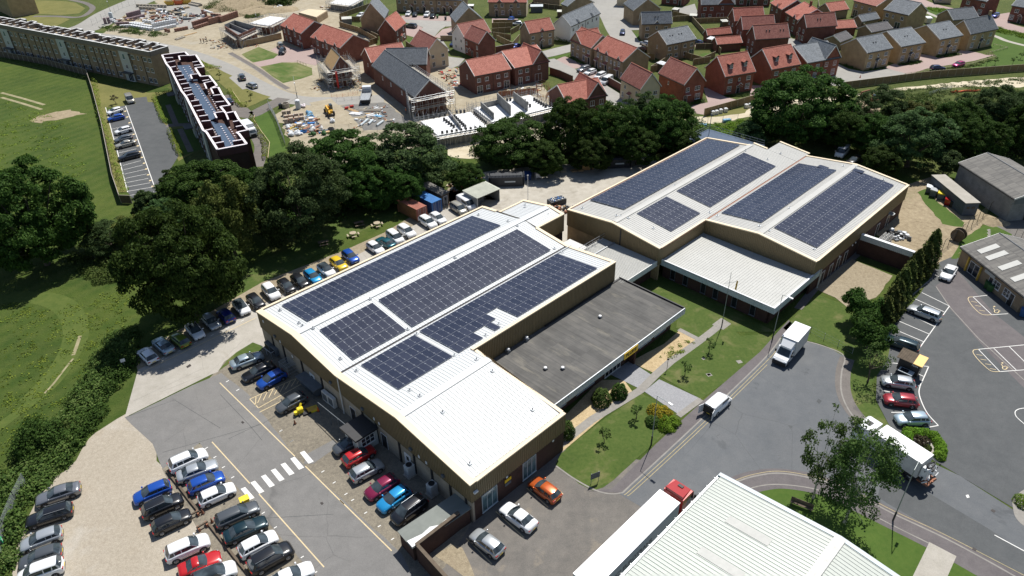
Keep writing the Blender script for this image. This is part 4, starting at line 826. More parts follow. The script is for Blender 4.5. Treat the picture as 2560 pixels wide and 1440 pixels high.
for u,v in((87.2,-71.5),(88.5,-62.6),(87.9,-64.6),(88.2,-63.9),(89.3,-58),(101,-54.6),(100.9,-53),(101,-45.3),(100.6,-43.4),(101.4,-36),(126.8,-62.8),(127,-58),(132.8,-45.6),(133.2,-43.5),(133,-38),(110,-44.7),(104,-63.9),(131.5,-57.6)):
 Cw(F2,85.2,-73.3,u,v,f2(W0,W1)((v-W0)/(W1-W0))+.03)
for u,v in((130.2,-48.3),(132.3,-42.5)):
 mb=SB(85.2,-73.3);z=f2(W0,W1)((v-W0)/(W1-W0));mb.box(u-.6,v-.9,z+.05,u+.6,v+.9,z+.2);mb.Bd('roof_light','solar_cell',F2)
solar('solar array on the leftmost slope of the far factory roof, farthest from the road',90.5,128.6,-72.6,6.12,-65.0,6.95,35,4)
solar('small solar array at the front of the far factory, set apart by pale sheets',90.7,99.4,-62.5,6.95,-55.4,6.18,8,4)
solar('solar array between the left ridge and rusty valley gutter of the far factory',102.4,125.6,-62.5,6.95,-55.4,6.18,21,4)
solar('solar array just right of the rusty valley gutter on the far factory',102.1,130.0,-53.0,6.08,-45.6,6.92,26,4)
solar('solar array on the right hand slope of the far factory above the rough yard',101.9,132.4,-43.3,6.98,-35.8,6.2,28,4)
L1=Se('plant_room',130,-76,Lb='dark flat roofed plant room with railings behind the far factory',cat='outbuilding')
mb=SB(130,-76);mb.box(130.2,-78.5,0,139,-64.6,3.9,0,None,1);mb.Bd('wall',[G['db'],G['pond_grey']],L1)
mb=SB(130,-76);mb.box(132.2,-71.5,3.9,134.4,-70.2,4.05);mb.box(131.8,-68.2,3.9,134,-66.9,4.05);mb.Bd('roof_light','wm',L1)
mb=SB(130,-76)
for a,b in(((131,-78.3),(138.8,-78.3)),((138.8,-78.3),(138.8,-64.8))):
 for z in(4.4,4.95):mb.tube((*a,z),(*b,z),.03,5)
 n=8
 for i in range(n+1):p=(lerp(a[0],b[0],i/n),lerp(a[1],b[1],i/n));mb.tube((*p,3.9),(*p,4.95),.03,5)
mb.Bd('railing','galv',L1)
mb=SB(130,-76);mb.Pm([(131.5,-64.4),(132.6,-64.4),(132.6,-60.8),(131.5,-60.8)],[3.6,3.6,2.0,2.0],[3.75,3.75,2.15,2.15]);mb.Bd('steps','sg',L1)
t=empty('aerial_mast',S(136,-76.5,3.9),Lb='thin aerial mast on the dark plant room roof',cat='mast');mb=MB();mb.tube((0,0,0),(0,0,4.4),.07,6);mb.Bd('pole','pg',t);mb=MB();mb.cbox(0,0,4.3,.3,.3,.5);mb.Bd('antenna','sg',t)
O1=Se('office_wing',46.9,-55.4,Lb='low office wing with dark felt flat roof, silver ribbed fascia and brick walls',cat='office')
mb=SB(46.9,-55.4);mb.box(47.02,-55.28,3.3,77.1,-43.45,3.62);mb.Bd('roof','felt',O1)
mb=SB(46.9,-55.4);Cr(mb,(47.2,-43.3),(77.25,-43.3),2.75,lambda t:3.72,(0,1),.3,.05);Cr(mb,(77.25,-55.3),(77.25,-43.3),2.75,lambda t:3.72,(1,0),.3,.05);mb.box(47.1,-43.42,3.4,77.2,-43.3,3.74,1);mb.box(77.05,-55.3,3.45,77.24,-43.42,3.86,2);mb.box(60,-55.27,3.6,77.05,-55.0,3.75,2)
mb.Bd('fascia',[G['sc'],G['galv'],G['black_trim']],O1)
mb=SB(46.9,-55.4);Wl(mb,(47,-44.6),(76,-44.6),0,3.3,.3,(0,-1));Wl(mb,(76.0,-44.9),(76.0,-55.3),0,3.3,.3,(-1,0));mb.box(47.1,-44.6,2.72,77.2,-43.32,2.78,1);mb.Bd('wall',[G['db'],G['fb']],O1)
for u,w,n in((50.8,3.4,3),(56.4,3.6,3),(69.6,2.8,2),(73.2,2.8,2)):Sp(O1,46.9,-55.4,'window',Wm(w,1.7,n,1,'sc','dp'),u,-44.58,.8,'v+')
Sp(O1,46.9,-55.4,'entrance_door',Wm(3.4,2.55,4,2,'fw','dp',.09),62.2,-44.58,.05,'v+')
mb=SB(46.9,-55.4);mb.box(65.6,-44.6,0,65.9,-43.5,2.75);mb.Bd('pier','db',O1)
for u,v in((53.2,-48.8),(54.8,-47.2),(67.0,-50.9)):
 mb=SB(46.9,-55.4);mb.box(u-.25,v-.25,3.62,u+.25,v+.25,3.75,1);mb.Lt([(.16,3.74),(.24,3.85),(.22,4.0),(.08,4.05)],12,0,MT_((u,v,0)));mb.Bd('roof_cowl',[G['wm'],G['lead']],O1)
for u in(48.0,52.3,55.9):
 mb=SB(46.9,-55.4);mb.box(u-.3,-55.2,3.62,u+.3,-54.6,3.95,1);mb.Lt([(.12,0),(.24,.1),(.2,.35),(.05,.42)],10,0,MT_((u,-54.8,3.95)));mb.Bd('roof_fan',[G['wm'],G['sg']],O1)
def Tx(s,size,m,ext=.02):
 cu=bpy.data.curves.new('txt','FONT');cu.body=s;cu.size=size;cu.extrude=ext;cu.align_x='CENTER';cu.align_y='CENTER';cu.offset=.012*size
 o=bpy.data.objects.new('txt',cu);COL.objects.link(o);dg=bpy.context.evaluated_depsgraph_get();me=bpy.data.meshes.new_from_object(o.evaluated_get(dg));bpy.data.objects.remove(o)
 me.materials.clear();me.materials.append(m);return me
sg=link('fascia_sign',None,None,S(64.2,-43.2,2.72),-HEAD+PI_/2,Lb='yellow sign with black capital letters on the silver fascia above the entrance',cat='sign')
mb=MB();mb.box(-1.5,-.06,0,1.5,0,1.02);mb.Bd('board','sign_yellow',sg)
me=Tx('FLUKE',.74,G['sign_black']);o=link('lettering',me,sg,(0,-.075,.5));o.rotation_euler=(PI_/2,0,0);o.scale=(1.12,1,1)
O2=Se('office_block',86,-53.9,Lb='flat roofed white ribbed office block in front of the far factory, tall narrow windows',cat='office')
mb=SB(86,-53.9);mb.Pm([(86.1,-53.9),(98.2,-53.9),(98.2,-35.0),(100.2,-35.0),(100.2,-33.95),(86.1,-33.95)],3.2,3.6)
for i in range(44):v=-53.6+i*.45;mb.box(86.2,v,3.59,98.15,v+.06,3.64)
mb.Bd('roof','ws',O2)
mb=SB(86,-53.9);Cr(mb,(86.0,-53.8),(86.0,-33.85),2.7,lambda t:3.7,(-1,0),.3,.05);Cr(mb,(86.0,-33.85),(100.3,-33.85),2.7,lambda t:3.7,(0,1),.3,.05);mb.box(86.0,-53.8,3.4,86.2,-33.9,3.74,1);mb.box(86.2,-34.15,3.4,100.4,-33.9,3.74,1);mb.box(86.05,-53.7,2.66,88,-33.9,2.72,2);mb.box(86.05,-35,2.66,100.3,-33.9,2.72,2)
mb.Bd('fascia',[G['sc'],G['wm'],G['fb']],O2)
mb=SB(86,-53.9);Wl(mb,(86.9,-53.8),(86.9,-34.9),0,3.2,.3,(1,0));Wl(mb,(86.9,-34.9),(100.2,-34.9),0,3.2,.3,(0,-1));mb.Bd('wall','db',O2)
for v in(-51.8,-49.4,-46.1,-43.9,-40.6,-37.5):Sp(O2,86,-53.9,'window',Wm(.9,2.2,1,1,'sg','dp'),86.88,v,.3,'u-')
for u in(89,91.5,94,97):Sp(O2,86,-53.9,'window',Wm(1.5,.5,1,1,'sc','pp'),u,-34.88,1.9,'v+')
O3=Se('link_block',76,-64.9,Lb='low link roof of white ribbed sheets joining the two factories, with a guard rail',cat='outbuilding')
mb=SB(76,-64.9);mb.box(76.15,-64.9,3.2,85.1,-53.95,3.6)
for i in range(30):u=76.3+i*.3;mb.box(u,-64.85,3.59,u+.05,-54.0,3.65)
mb.Bd('roof','ws',O3)
mb=SB(76,-64.9);mb.box(77.3,-54.0,2.75,86.05,-53.88,3.72);mb.box(76.2,-64.98,2.9,85,-64.88,3.7);mb.Bd('fascia','fw',O3)
mb=SB(76,-64.9);Wl(mb,(77,-55),(86.9,-55),0,3.2,.3,(0,-1));Wl(mb,(76.2,-64.6),(85,-64.6),0,3.2,.3,(0,1));mb.Bd('wall','db',O3)
mb=SB(76,-64.9)
for z in(4.15,4.65):mb.tube((75.2,-64.75,z),(85.6,-64.75,z),.035,5)
for i in range(7):u=75.4+i*1.65;mb.tube((u,-64.75,3.55),(u,-64.75,4.65),.03,5);mb.tube((u,-64.75,4.2),(u,-63.9,3.62),.025,5)
mb.Bd('guard_rail','galv',O3)
t=Se('canopy',78,-70,Lb='pale flat canopy in the gap between the two factories',cat='canopy')
mb=SB(78,-70);mb.box(77,-69.6,2.9,81.8,-65.2,3.05);mb.Bd('roof','gw',t);mb=SB(78,-70)
for u,v in((77.3,-69.3),(81.5,-69.3),(81.5,-65.5)):mb.tube((u,v,0),(u,v,2.9),.06)
mb.Bd('post','galv',t)
t=Se('cable_tray',74,-64,Lb='thin grey cable tray crossing the link roof between the factories',cat='cable tray')
mb=SB(74,-64);mb.box(76.1,-62.7,3.68,85.1,-62.5,3.78);mb.box(73,-64.6,6.2,76.2,-64.45,6.28);mb.Bd('tray','galv',t)
t=Se('screen_wall',115.7,-34,Lb='free standing dark brick screen wall capped with silver ribbed sheet beside the conifers',cat='wall')
mb=SB(115.7,-34);mb.box(115.5,-33.9,0,115.9,-25.3,3.0);mb.Bd('wall','db',t)
mb=SB(115.7,-34);Cr(mb,(115.4,-33.9),(115.4,-25.3),2.85,lambda t:3.8,(-1,0),.3,.05);mb.box(115.4,-33.9,3.7,116,-25.3,3.84,1);mb.box(115.9,-33.9,2.85,116,-25.3,3.7,0);mb.Bd('fascia',[G['sc'],G['wm']],t)
PO=Se('porch',29,-57,Lb='small grey entrance porch with dark flat roof facing the car park',cat='porch')
mb=SB(29,-57);mb.box(29.1,-59.8,0,31.9,-57.0,2.6);mb.Bd('wall','pr',PO)
mb=SB(29,-57);mb.box(28.7,-60.1,2.6,31.95,-56.7,2.85);mb.Bd('roof','fb',PO)
link('window',Wm(1.9,1.3,3,2),PO,(1.5,-.0+.0,1.0),0)
link('door',Dm(1.0,2.1,'door_black'),PO,(.1,1.6,0),-PI_/2)
mb=SB(29,-57);mb.tube((29.05,-56.9,0),(29.05,-56.9,2.7),.05);mb.Bd('downpipe','fw',PO)
t=Se('pipe_run',30,-66,Lb='long grey pipe on short posts along the car park wall of the near factory',cat='pipe')
mb=SB(30,-66);mb.tube((29.6,-66.5,2.2),(29.6,-60.2,2.6),.06,6)
for v in(-66.4,-64,-62,-60.3):mb.tube((29.6,v,0),(29.6,v,2.3),.04,5)
mb.Bd('pipe','sg',t)
WH=Se('warehouse',51.8,-22.15,Lb='large warehouse roof of white ribbed sheets with a teal edge at the bottom right',cat='warehouse')
mb=SB(51.8,-22.15);Sr(mb,12,51.5,-22.0,5.6,-9.4,6.8,.42);Sr(mb,12,51.5,-9.4,6.8,3.2,5.6,.42);mb.Bd('roof','warehouse_sheet',WH)
mb=SB(51.8,-22.15);mb.Pm([(12,-9.9),(51.7,-9.9),(51.7,-9.4),(12,-9.4)],[6.78]*2+[6.82]*2,[6.9]*2+[6.98]*2);mb.Pm([(12,-9.4),(51.7,-9.4),(51.7,-8.9),(12,-8.9)],[6.82]*2+[6.78]*2,[6.98]*2+[6.9]*2);mb.Bd('ridge_cap','gw',WH)
for i in range(9):
 u=46.5-i*5
 for v0 in(-18.5,):
  mb=SB(51.8,-22.15);z=lambda v:5.6+(v+22)/12.6*1.2;mb.Pm([(u,v0),(u+1,v0),(u+1,v0+4.5),(u,v0+4.5)],[z(v0)]*2+[z(v0+4.5)]*2,[z(v0)+.045]*2+[z(v0+4.5)+.045]*2);mb.Bd('roof_light','ws',WH)
mb=SB(51.8,-22.15)
for a,b,za,zb in((-22.3,-9.4,5.55,6.78),(-9.4,3.4,6.78,5.55)):mb.Pm([(51.5,a),(52.0,a),(52.0,b),(51.5,b)],[za-.7,za-.7,zb-.7,zb-.7],[za+.1,za+.1,zb+.1,zb+.1],0,1)
mb.Bd('verge_trim',[G['teal_trim'],G['sc']],WH)
mb=SB(51.8,-22.15)
Cr(mb,(51.8,-22.1),(51.8,3.2),0,lambda t:4.9 if t in(0,1)else(5.0+1.2*(t*2 if t<.5 else 2-2*t)),(1,0));Cr(mb,(12,-22.1),(51.8,-22.1),0,lambda t:5.5,(0,-1));mb.Bd('cladding','sc',WH)
mb=SB(51.8,-22.15)
for i in range(28):u=51-i*1.45;mb.box(u,-22.45,5.46,u+.06,-22.05,5.54)
mb.box(12,-22.35,5.3,51.6,-22.12,5.48,1);mb.Bd('gutter',[G['galv'],G['galv']],WH)
def frame_from(P0,P1):
 d=(P1-P0);W=d.length;a=math.atan2(d.y,d.x);return a,W
def block(Rt,W,D,ev,rise,Rg,wall,roof,x0=0,y0=0,oh=.28,side=None,lbl=None,ridge_m='ridge_red',trim='fw',base=None):
 """one gabled volume with its lower left corner at x0,y0 (local)"""
 x1,y1=x0+W,y0+D;i=oh
 mb=MB()
 a,b_,c,d=(x0+i,y0+i),(x1-i,y0+i),(x1-i,y1-i),(x0+i,y1-i)
 e2=ev
 if Rg=='x':
  ym=(y0+y1)/2;zr=ev+rise
  mb.add([(*a,0),(*b_,0),(*b_,e2),(*a,e2)],[(0,1,2,3)]);mb.add([(*c,0),(*d,0),(*d,e2),(*c,e2)],[(0,1,2,3)])
  mb.add([(*b_,0),(*c,0),(*c,e2),(b_[0],ym,zr-.1),(*b_,e2)],[(0,1,2,3,4)],1 if side=='r' else 0);mb.add([(*d,0),(*a,0),(*a,e2),(a[0],ym,zr-.1),(*d,e2)],[(0,1,2,3,4)],1 if side=='l' else 0)
 else:
  xm=(x0+x1)/2;zr=ev+rise
  mb.add([(*a,0),(*b_,0),(*b_,e2),(xm,a[1],zr-.1),(*a,e2)],[(0,1,2,3,4)],1 if side=='f' else 0);mb.add([(*c,0),(*d,0),(*d,e2),(xm,c[1],zr-.1),(*c,e2)],[(0,1,2,3,4)])
  mb.add([(*b_,0),(*c,0),(*c,e2),(*b_,e2)],[(0,1,2,3)],1 if side=='r' else 0);mb.add([(*d,0),(*a,0),(*a,e2),(*d,e2)],[(0,1,2,3)],1 if side=='l' else 0)
 ms=[G[wall]]+([G[base]]if side else[])
 mb.Bd('wall',ms,Rt)
 r=MB();t=.16;z0=ev-.02
 if Rg=='x':
  r.Pm([(x0,y0),(x1,y0),(x1,ym),(x0,ym)],[z0]*2+[zr]*2,[z0+t]*2+[zr+t]*2);r.Pm([(x0,ym),(x1,ym),(x1,y1),(x0,y1)],[zr]*2+[z0]*2,[zr+t]*2+[z0+t]*2)
 else:
  r.Pm([(x0,y0),(xm,y0),(xm,y1),(x0,y1)],[z0,zr,zr,z0],[z0+t,zr+t,zr+t,z0+t]);r.Pm([(xm,y0),(x1,y0),(x1,y1),(xm,y1)],[zr,z0,z0,zr],[zr+t,z0+t,z0+t,zr+t])
 ro=r.Bd('roof',[G[roof]],Rt)
 c=MB()
 if Rg=='x':c.tube((x0,ym,zr+t),(x1,ym,zr+t),.11,6)
 else:c.tube((xm,y0,zr+t),(xm,y1,zr+t),.11,6)
 c.Bd('ridge_tiles',[G[ridge_m]],ro)
 f=MB();w=.07
 if Rg=='x':
  for x in(x0-.02,x1-w+.02):
   f.Pm([(x,y0),(x+w,y0),(x+w,ym),(x,ym)],[z0-.14]*2+[zr-.14]*2,[z0+t+.02]*2+[zr+t+.02]*2);f.Pm([(x,ym),(x+w,ym),(x+w,y1),(x,y1)],[zr-.14]*2+[z0-.14]*2,[zr+t+.02]*2+[z0+t+.02]*2)
  f.box(x0,y0-.09,z0-.12,x1,y0-.004,z0+.06,1);f.box(x0,y1+.004,z0-.12,x1,y1+.09,z0+.06,1)
 else:
  for y in(y0-.02,y1-w+.02):
   f.Pm([(x0,y),(xm,y),(xm,y+w),(x0,y+w)],[z0-.14,zr-.14,zr-.14,z0-.14],[z0+t+.02,zr+t+.02,zr+t+.02,z0+t+.02]);f.Pm([(xm,y),(x1,y),(x1,y+w),(xm,y+w)],[zr-.14,z0-.14,z0-.14,zr-.14],[zr+t+.02,z0+t+.02,z0+t+.02,zr+t+.02])
  f.box(x0-.09,y0,z0-.12,x0-.004,y1,z0+.06,1);f.box(x1+.004,y0,z0-.12,x1+.09,y1,z0+.06,1)
 f.Bd('fascia',[G[trim],G['fb']],Rt)
 return zr
def on_face(Rt,W,D,face,fr,z,me,name,oh=.28,x0=0,y0=0,off=0):
 if face=='f':return link(name,me,Rt,(x0+fr*W,y0+oh-off,z),0)
 if face=='r':return link(name,me,Rt,(x0+W-oh+off,y0+fr*D,z),PI_/2)
 if face=='l':return link(name,me,Rt,(x0+oh-off,y0+fr*D,z),-PI_/2)
 if face=='b':return link(name,me,Rt,(x0+fr*W,y0+D-oh+off,z),PI_)
def gablet(Rt,x,y,z,w,h,depth,wall,roof,trim='fw'):
 mb=MB();mb.add([(x-w/2,y,z-.1),(x+w/2,y,z-.1),(x+w/2,y,z),(x,y,z+h),(x-w/2,y,z)],[(0,1,2,3,4)]);g_=mb.Bd('gablet',[G[wall]],Rt)
 r=MB();o=.18;t=.1
 for sgn in(-1,1):
  xe=x+sgn*(w/2+o);ze=z-o*h/(w/2)
  p=[(x,y-.15),(xe,y-.15),(xe,y+depth*.3),(x,y+depth)]
  r.Pm(p,[z+h,ze,ze,z+h],[z+h+t,ze+t,ze+t,z+h+t])
 r.Bd('gablet_roof',[G[roof]],g_)
 f=MB()
 for sgn in(-1,1):
  xe=x+sgn*(w/2+o);ze=z-o*h/(w/2);f.Pm([(x,y-.2),(xe,y-.2),(xe,y-.152),(x,y-.152)],[z+h-.1,ze-.1,ze-.1,z+h-.1],[z+h+t,ze+t,ze+t,z+h+t])
 f.Bd('bargeboard',[G[trim]],g_)
def dormer(Rt,x,y,z,w,h,depth,roof):
 mb=MB();mb.box(x-w/2,y,z-.4,x+w/2,y+depth,z+h);mb.add([(x-w/2,y,z+h),(x+w/2,y,z+h),(x,y,z+h+w*.32)],[(0,1,2)]);d=mb.Bd('dormer','lead',Rt)
 link('window',Wm(w*.78,h*.8,2,2),d,(x,y-.01,z+.05),0)
 r=MB();o=.15;hh=w*.32
 for s_ in(-1,1):
  xe=x+s_*(w/2+o);ze=z+h-o*hh/(w/2);r.Pm([(x,y-.2),(xe,y-.2),(xe,y+depth),(x,y+depth*1.3)],[z+h+hh,ze,ze,z+h+hh],[z+h+hh+.09,ze+.09,ze+.09,z+h+hh+.09])
 r.Bd('dormer_roof',[G[roof]],d)
def flat_dormer(Rt,x,y,z,w,h,depth):
 mb=MB();mb.box(x-w/2,y,z-.4,x+w/2,y+depth,z+h);d=mb.Bd('dormer','lead',Rt);link('window',Wm(w*.7,h*.7,2,1),d,(x,y-.01,z+.1),0)
 r=MB();r.box(x-w/2-.12,y-.15,z+h,x+w/2+.12,y+depth+.3,z+h+.1);r.Bd('dormer_roof','rg',d)
def canopy(Rt,W,D,face,fr,roof,style='gable',oh=.28,x0=0):
 mb=MB();w=1.5;d=.8;z=2.35
 if style=='gable':
  mb.Pm([(-w/2,-d),(0,-d),(0,0),(-w/2,0)],[z,z+.6,z+.6,z],[z+.1,z+.7,z+.7,z+.1]);mb.Pm([(0,-d),(w/2,-d),(w/2,0),(0,0)],[z+.6,z,z,z+.6],[z+.7,z+.1,z+.1,z+.7])
  mb.Pm([(-w/2,-d-.05),(0,-d-.05),(0,-d-.005),(-w/2,-d-.005)],[z-.06,z+.54,z+.54,z-.06],[z+.1,z+.7,z+.7,z+.1],1);mb.Pm([(0,-d-.05),(w/2,-d-.05),(w/2,-d-.005),(0,-d-.005)],[z+.54,z-.06,z-.06,z+.54],[z+.7,z+.1,z+.1,z+.7],1)
  for s_ in(-1,1):mb.box(s_*(w/2-.08)-.04,-d,z-.5,s_*(w/2-.08)+.04,-.004,z-.42,1)
 else:
  mb.Pm([(-w/2,-d),(w/2,-d),(w/2,0),(-w/2,0)],[z,z,z+.5,z+.5],[z+.1,z+.1,z+.6,z+.6]);mb.box(-w/2,-d-.04,z-.08,w/2,-d-.004,z+.05,1)
 me=mb.mesh('porch_canopy',[G[roof],G['upvc']])
 return on_face(Rt,W,D,face,fr,0,me,'porch_canopy',oh,x0)
def win(Rt,W,D,face,fr,z,w=1.1,h=1.05,nx=2,nz=1,x0=0,y0=0):
 on_face(Rt,W,D,face,fr,z,Wm(w,h,nx,nz),'window',.28,x0,y0)
NH=[0]
def Hs(P0,P1,BL,Lb,roof='red_tiles',wall='rb',ev=5.0,rise=3.0,Rg='x',Ft=(),side=None,base=None,cat='house',name=None,zp=None,Gr=None,Ex=()):
 """P0,P1: survey marks on the near eaves; BL: back-left or ('r', mark) back-right mark or a depth"""
 z=ev if zp is None else zp
 A=gp(*P0,z);Bp=gp(*P1,z);a,W=frame_from(A,Bp);n=Vector((-sn_(a),cs_(a),0))
 if isinstance(BL,(int,float)):D=BL
 elif BL[0]=='R':D=(gp(*BL[1],z)-Bp).dot(n)
 else:D=(gp(*BL,z)-A).dot(n)
 name=name or({'rb':'brick_house','wb':'brick_house','ob':'brick_house','tb':'brick_house','yb':'brick_house','cr':'rendered_house','wr':'rendered_house'}.get(wall,'house'))
 Rt=empty(name,(A.x,A.y,0),a,Lb=Lb,cat=cat,Gr=Gr)
 rm='ridge_red' if 'red' in roof else 'ridge_grey'
 zr=block(Rt,W,D,ev,rise,Rg,wall,roof,side=side,base=base,ridge_m=rm)
 for e in Ex:
  block(Rt,e[2]*W,e[3],ev+e[6]if len(e)>6 else ev,e[5],e[4],wall,roof,e[0]*W,e[1],ridge_m=rm)
 slope=rise/(D/2)
 for f in Ft:
  k=f[0]
  if k=='w':win(Rt,W,D,*f[1:])
  elif k=='wx':win(Rt,*f[1:])
  elif k=='d':on_face(Rt,W,D,f[1],f[2],0,Dm(.95,2.05,f[3]if len(f)>3 else 'door_black'),'door')
  elif k=='g':on_face(Rt,W,D,f[1],f[2],0.1,Gz(f[3]if len(f)>3 else 1.7),'patio_door')
  elif k=='c':canopy(Rt,W,D,f[1],f[2],f[3],f[4]if len(f)>4 else 'gable')
  elif k=='gab':gablet(Rt,f[1]*W,.28-.02,ev,f[2]if len(f)>2 else 1.9,1.1,2.2,wall,roof)
  elif k=='dor':dormer(Rt,f[1]*W,D*.17,ev+slope*D*.17+.1,1.2,1.15,2.0,roof)
  elif k=='fdor':flat_dormer(Rt,f[1]*W,D*.2,ev+slope*D*.2,1.4,1.1,2.0)
  elif k=='chim':
   mb=MB();mb.box(f[1]*W-.35,D/2-.3,zr-.4,f[1]*W+.35,D/2+.3,zr+1.4);mb.box(f[1]*W-.4,D/2-.35,zr+1.2,f[1]*W+.4,D/2+.35,zr+1.32);mb.Bd('chimney',[G[wall]],Rt)
  elif k=='pipe':mb=MB();mb.tube((f[1]*W,.2,0),(f[1]*W,.2,ev-.1),.05,6);mb.Bd('downpipe','fb',Rt)
  elif k=='sol':
   mb=MB();y0=D*.5*f[2];y1=y0+1.7;T=None;mb.Pm([(f[1]*W-1.1,y0),(f[1]*W+1.1,y0),(f[1]*W+1.1,y1),(f[1]*W-1.1,y1)],[ev+slope*y0+.17]*2+[ev+slope*y1+.17]*2,[ev+slope*y0+.24]*2+[ev+slope*y1+.24]*2);mb.Bd('solar_panel','solar_cell',Rt)
  elif k=='vent':
   y=D*.25;mb=MB()
   for dx in(-.5,.5):mb.box(f[1]*W+dx-.12,y,ev+slope*y+.16,f[1]*W+dx+.12,y+.3,ev+slope*(y+.3)+.27)
   mb.Bd('roof_vent','lead',Rt)
 return Rt,W,D
rear4=[('w','f',.12,3.2),('w','f',.33,3.2),('w','f',.64,3.2),('w','f',.86,3.2),('g','f',.14),('w','f',.36,.95),('w','f',.66,.95),('g','f',.87),('pipe',.5)]
det=[('w','f',.2,3.2,1.3,1.05,3,2),('w','f',.8,3.2,1.3,1.05,3,2),('w','f',.5,3.3,.6,.8,1,1),('w','f',.2,.8,1.4,1.45,3,3),('w','f',.8,.8,1.4,1.45,3,3),('d','f',.5),('c','f',.5,'dark_grey_tiles')]
detr=det[:-1]+[('c','f',.5,'red_tiles')]
Hs(('a',1280,410),('a',1610,545),('R',('a',1960,395)),'red roofed brick house with two small gablets, left of the driveway with the parked van',Ft=[('gab',.33),('gab',.68),('w','f',.15,3.1,.9,1.1),('w','f',.36,3.2,1,1.5),('w','f',.66,3.2,1,1.5),('w','f',.9,3.1,.8,1.1),('w','f',.4,.9,1,1.4),('w','f',.75,.9,1,1.4),('d','f',.18),('d','f',.92),('c','f',.92,'red_tiles'),('pipe',.52)])
Hs(('a',1760,600),('a',2235,775),('R',('a',2560,610)),'long red roofed brick house with three small gablets beside the house under construction',Ft=[('gab',.2),('gab',.52),('gab',.84),('w','f',.22,3.2,1,1.5),('w','f',.4,3.2,.8,1),('w','f',.53,3.2,1,1.5),('w','f',.7,3.2,.8,1),('w','f',.85,3.2,1,1.5),('w','f',.2,.9),('d','f',.08),('c','f',.08,'red_tiles'),('w','f',.55,.9),('pipe',.35)])
Hs(('b',315,310),('b',715,300),('R',('b',985,165)),'tall tan brick house with grey roof and three flat dormers, blank gable to the left','grey_tiles','tb',Rg='y',rise=5.2,Ft=[('w','r',.85,3.2,.8,1)])
Hs(('b',600,495),('b',890,505),('R',('b',1050,370)),'small red brick house with a solar panel patch on its red roof',Rg='y',rise=3.6,Ft=[('w','r',.2,3.2,.9,1.1),('w','r',.75,3.2,.9,1.1),('w','r',.2,.9,1,1.2),('w','r',.8,.9,1,1.3),('d','r',.5),('c','r',.5,'red_tiles')])
Hs(('b',500,1010),('b',1095,910),('b',330,885),'red brick house with two gablets over upper windows behind the unfinished slate roof','red_tiles','rb',Ft=[('gab',.37,2.3),('gab',.65,2.3),('w','f',.14,3.1),('w','f',.37,3.4,1.6,1.5,3),('w','f',.65,3.4,1.6,1.5,3),('w','f',.9,3.2),('g','f',.25,2),('w','l',.45,3,.5,.9,1),('c','f',.2,'red_tiles','lean')])
Hs(('b',1385,855),('b',1745,790),('b',1160,695),'cream rendered gable house with red brick side wall','dull_red_tiles','cr',Rg='y',rise=3.6,side='l',base='rb',Ft=[('w','f',.28,3.1,1,1),('w','f',.72,3.1,1,1),('w','f',.3,.6,1,1.4),('w','f',.74,.6,1,1.4)])
Hs(('b',2215,710),('b',2500,655),('b',2000,600),'red roofed house with white rendered left wall and brick gable wing','dull_red_tiles','rb',Rg='y',rise=3.3,Ft=[('w','l',.15,3.1,.9,1.1),('w','l',.85,3.1,.9,1.1),('w','l',.15,.8,1,1.4),('w','l',.85,.8,1,1.4),('d','l',.5),('c','l',.5,'red_tiles')])
Hs(('b',1990,610),('b',2420,520),8.0,'white rendered end of the red roofed corner house, seen beside a navy parked car','dull_red_tiles','wr',Rg='x',rise=3.3,Ft=[('w','l',.3,3.1,.8,1),('w','l',.7,3.1,.8,1),('w','l',.3,.8,.8,1),('w','l',.7,.8,.8,1)])
Hs(('b',1845,360),('b',2300,320),('R',('b',2475,195)),'tan gabled house with six roof lights in its grey roof','grey_tiles','tb',Rg='y',rise=4.4,side='r',base='cr')
Hs(('b',900,190),('b',1960,235),8.5,'long tan brick terrace with four porch canopies at the top edge of the view','grey_tiles','tb',zp=0,Ft=[('w','f',x,3.2,1,1.1)for x in(.06,.16,.3,.42,.54,.66,.78,.9)]+[('d','f',x)for x in(.24,.43,.73,.83)]+[('c','f',x,'red_tiles')for x in(.24,.43,.73,.83)]+[('w','f',x,.8,1,1.3)for x in(.13,.33,.55,.64,.94)]+[('pipe',.3),('pipe',.62)],name='terrace',cat='terrace')
Hs(('c',-60,268),('c',560,272),8.5,'tan brick terrace end with red gablets and cream side wall beside a blue parked car','red_tiles','tb',zp=0,side='r',base='cr',Ft=[('gab',.3,2),('gab',.72,2),('w','f',.2,3.2),('w','f',.36,3.4,1,1.4),('w','f',.6,3.2),('w','f',.78,3.4,1,1.4),('d','f',.22),('d','f',.58),('c','f',.22,'red_tiles'),('c','f',.58,'red_tiles'),('w','f',.38,.8,1.1,1.4),('w','f',.8,.8,1.1,1.4),('pipe',.46)],name='terrace',cat='terrace')
Hs(('c',600,545),('c',1010,475),('c',440,470),'tan brick house with bright red roof and one small gablet over a tiny window','red_tiles','tb',Ft=[('gab',.5,1.7),('w','f',.15,3.1,1,1),('w','f',.5,3.4,.6,1.2,1),('w','f',.82,3.1,1,1),('w','f',.15,.8,1,1.3),('w','f',.82,.7,1.1,1.6),('d','f',.48),('c','f',.48,'dull_red_tiles'),('pipe',.97)])
Hs(('c',1265,430),('c',1740,215),('c',1000,378),'long white rendered house with grey roof and two gablets beside the estate road','grey_tiles','wr',Ft=[('gab',.25,1.8),('gab',.72,1.8),('w','f',.1,3.1),('w','f',.26,3.3,.7,1.1,1),('w','f',.4,3.1),('w','f',.58,3.1),('w','f',.73,3.3,.7,1.1,1),('w','f',.88,3.1),('pipe',.5)])
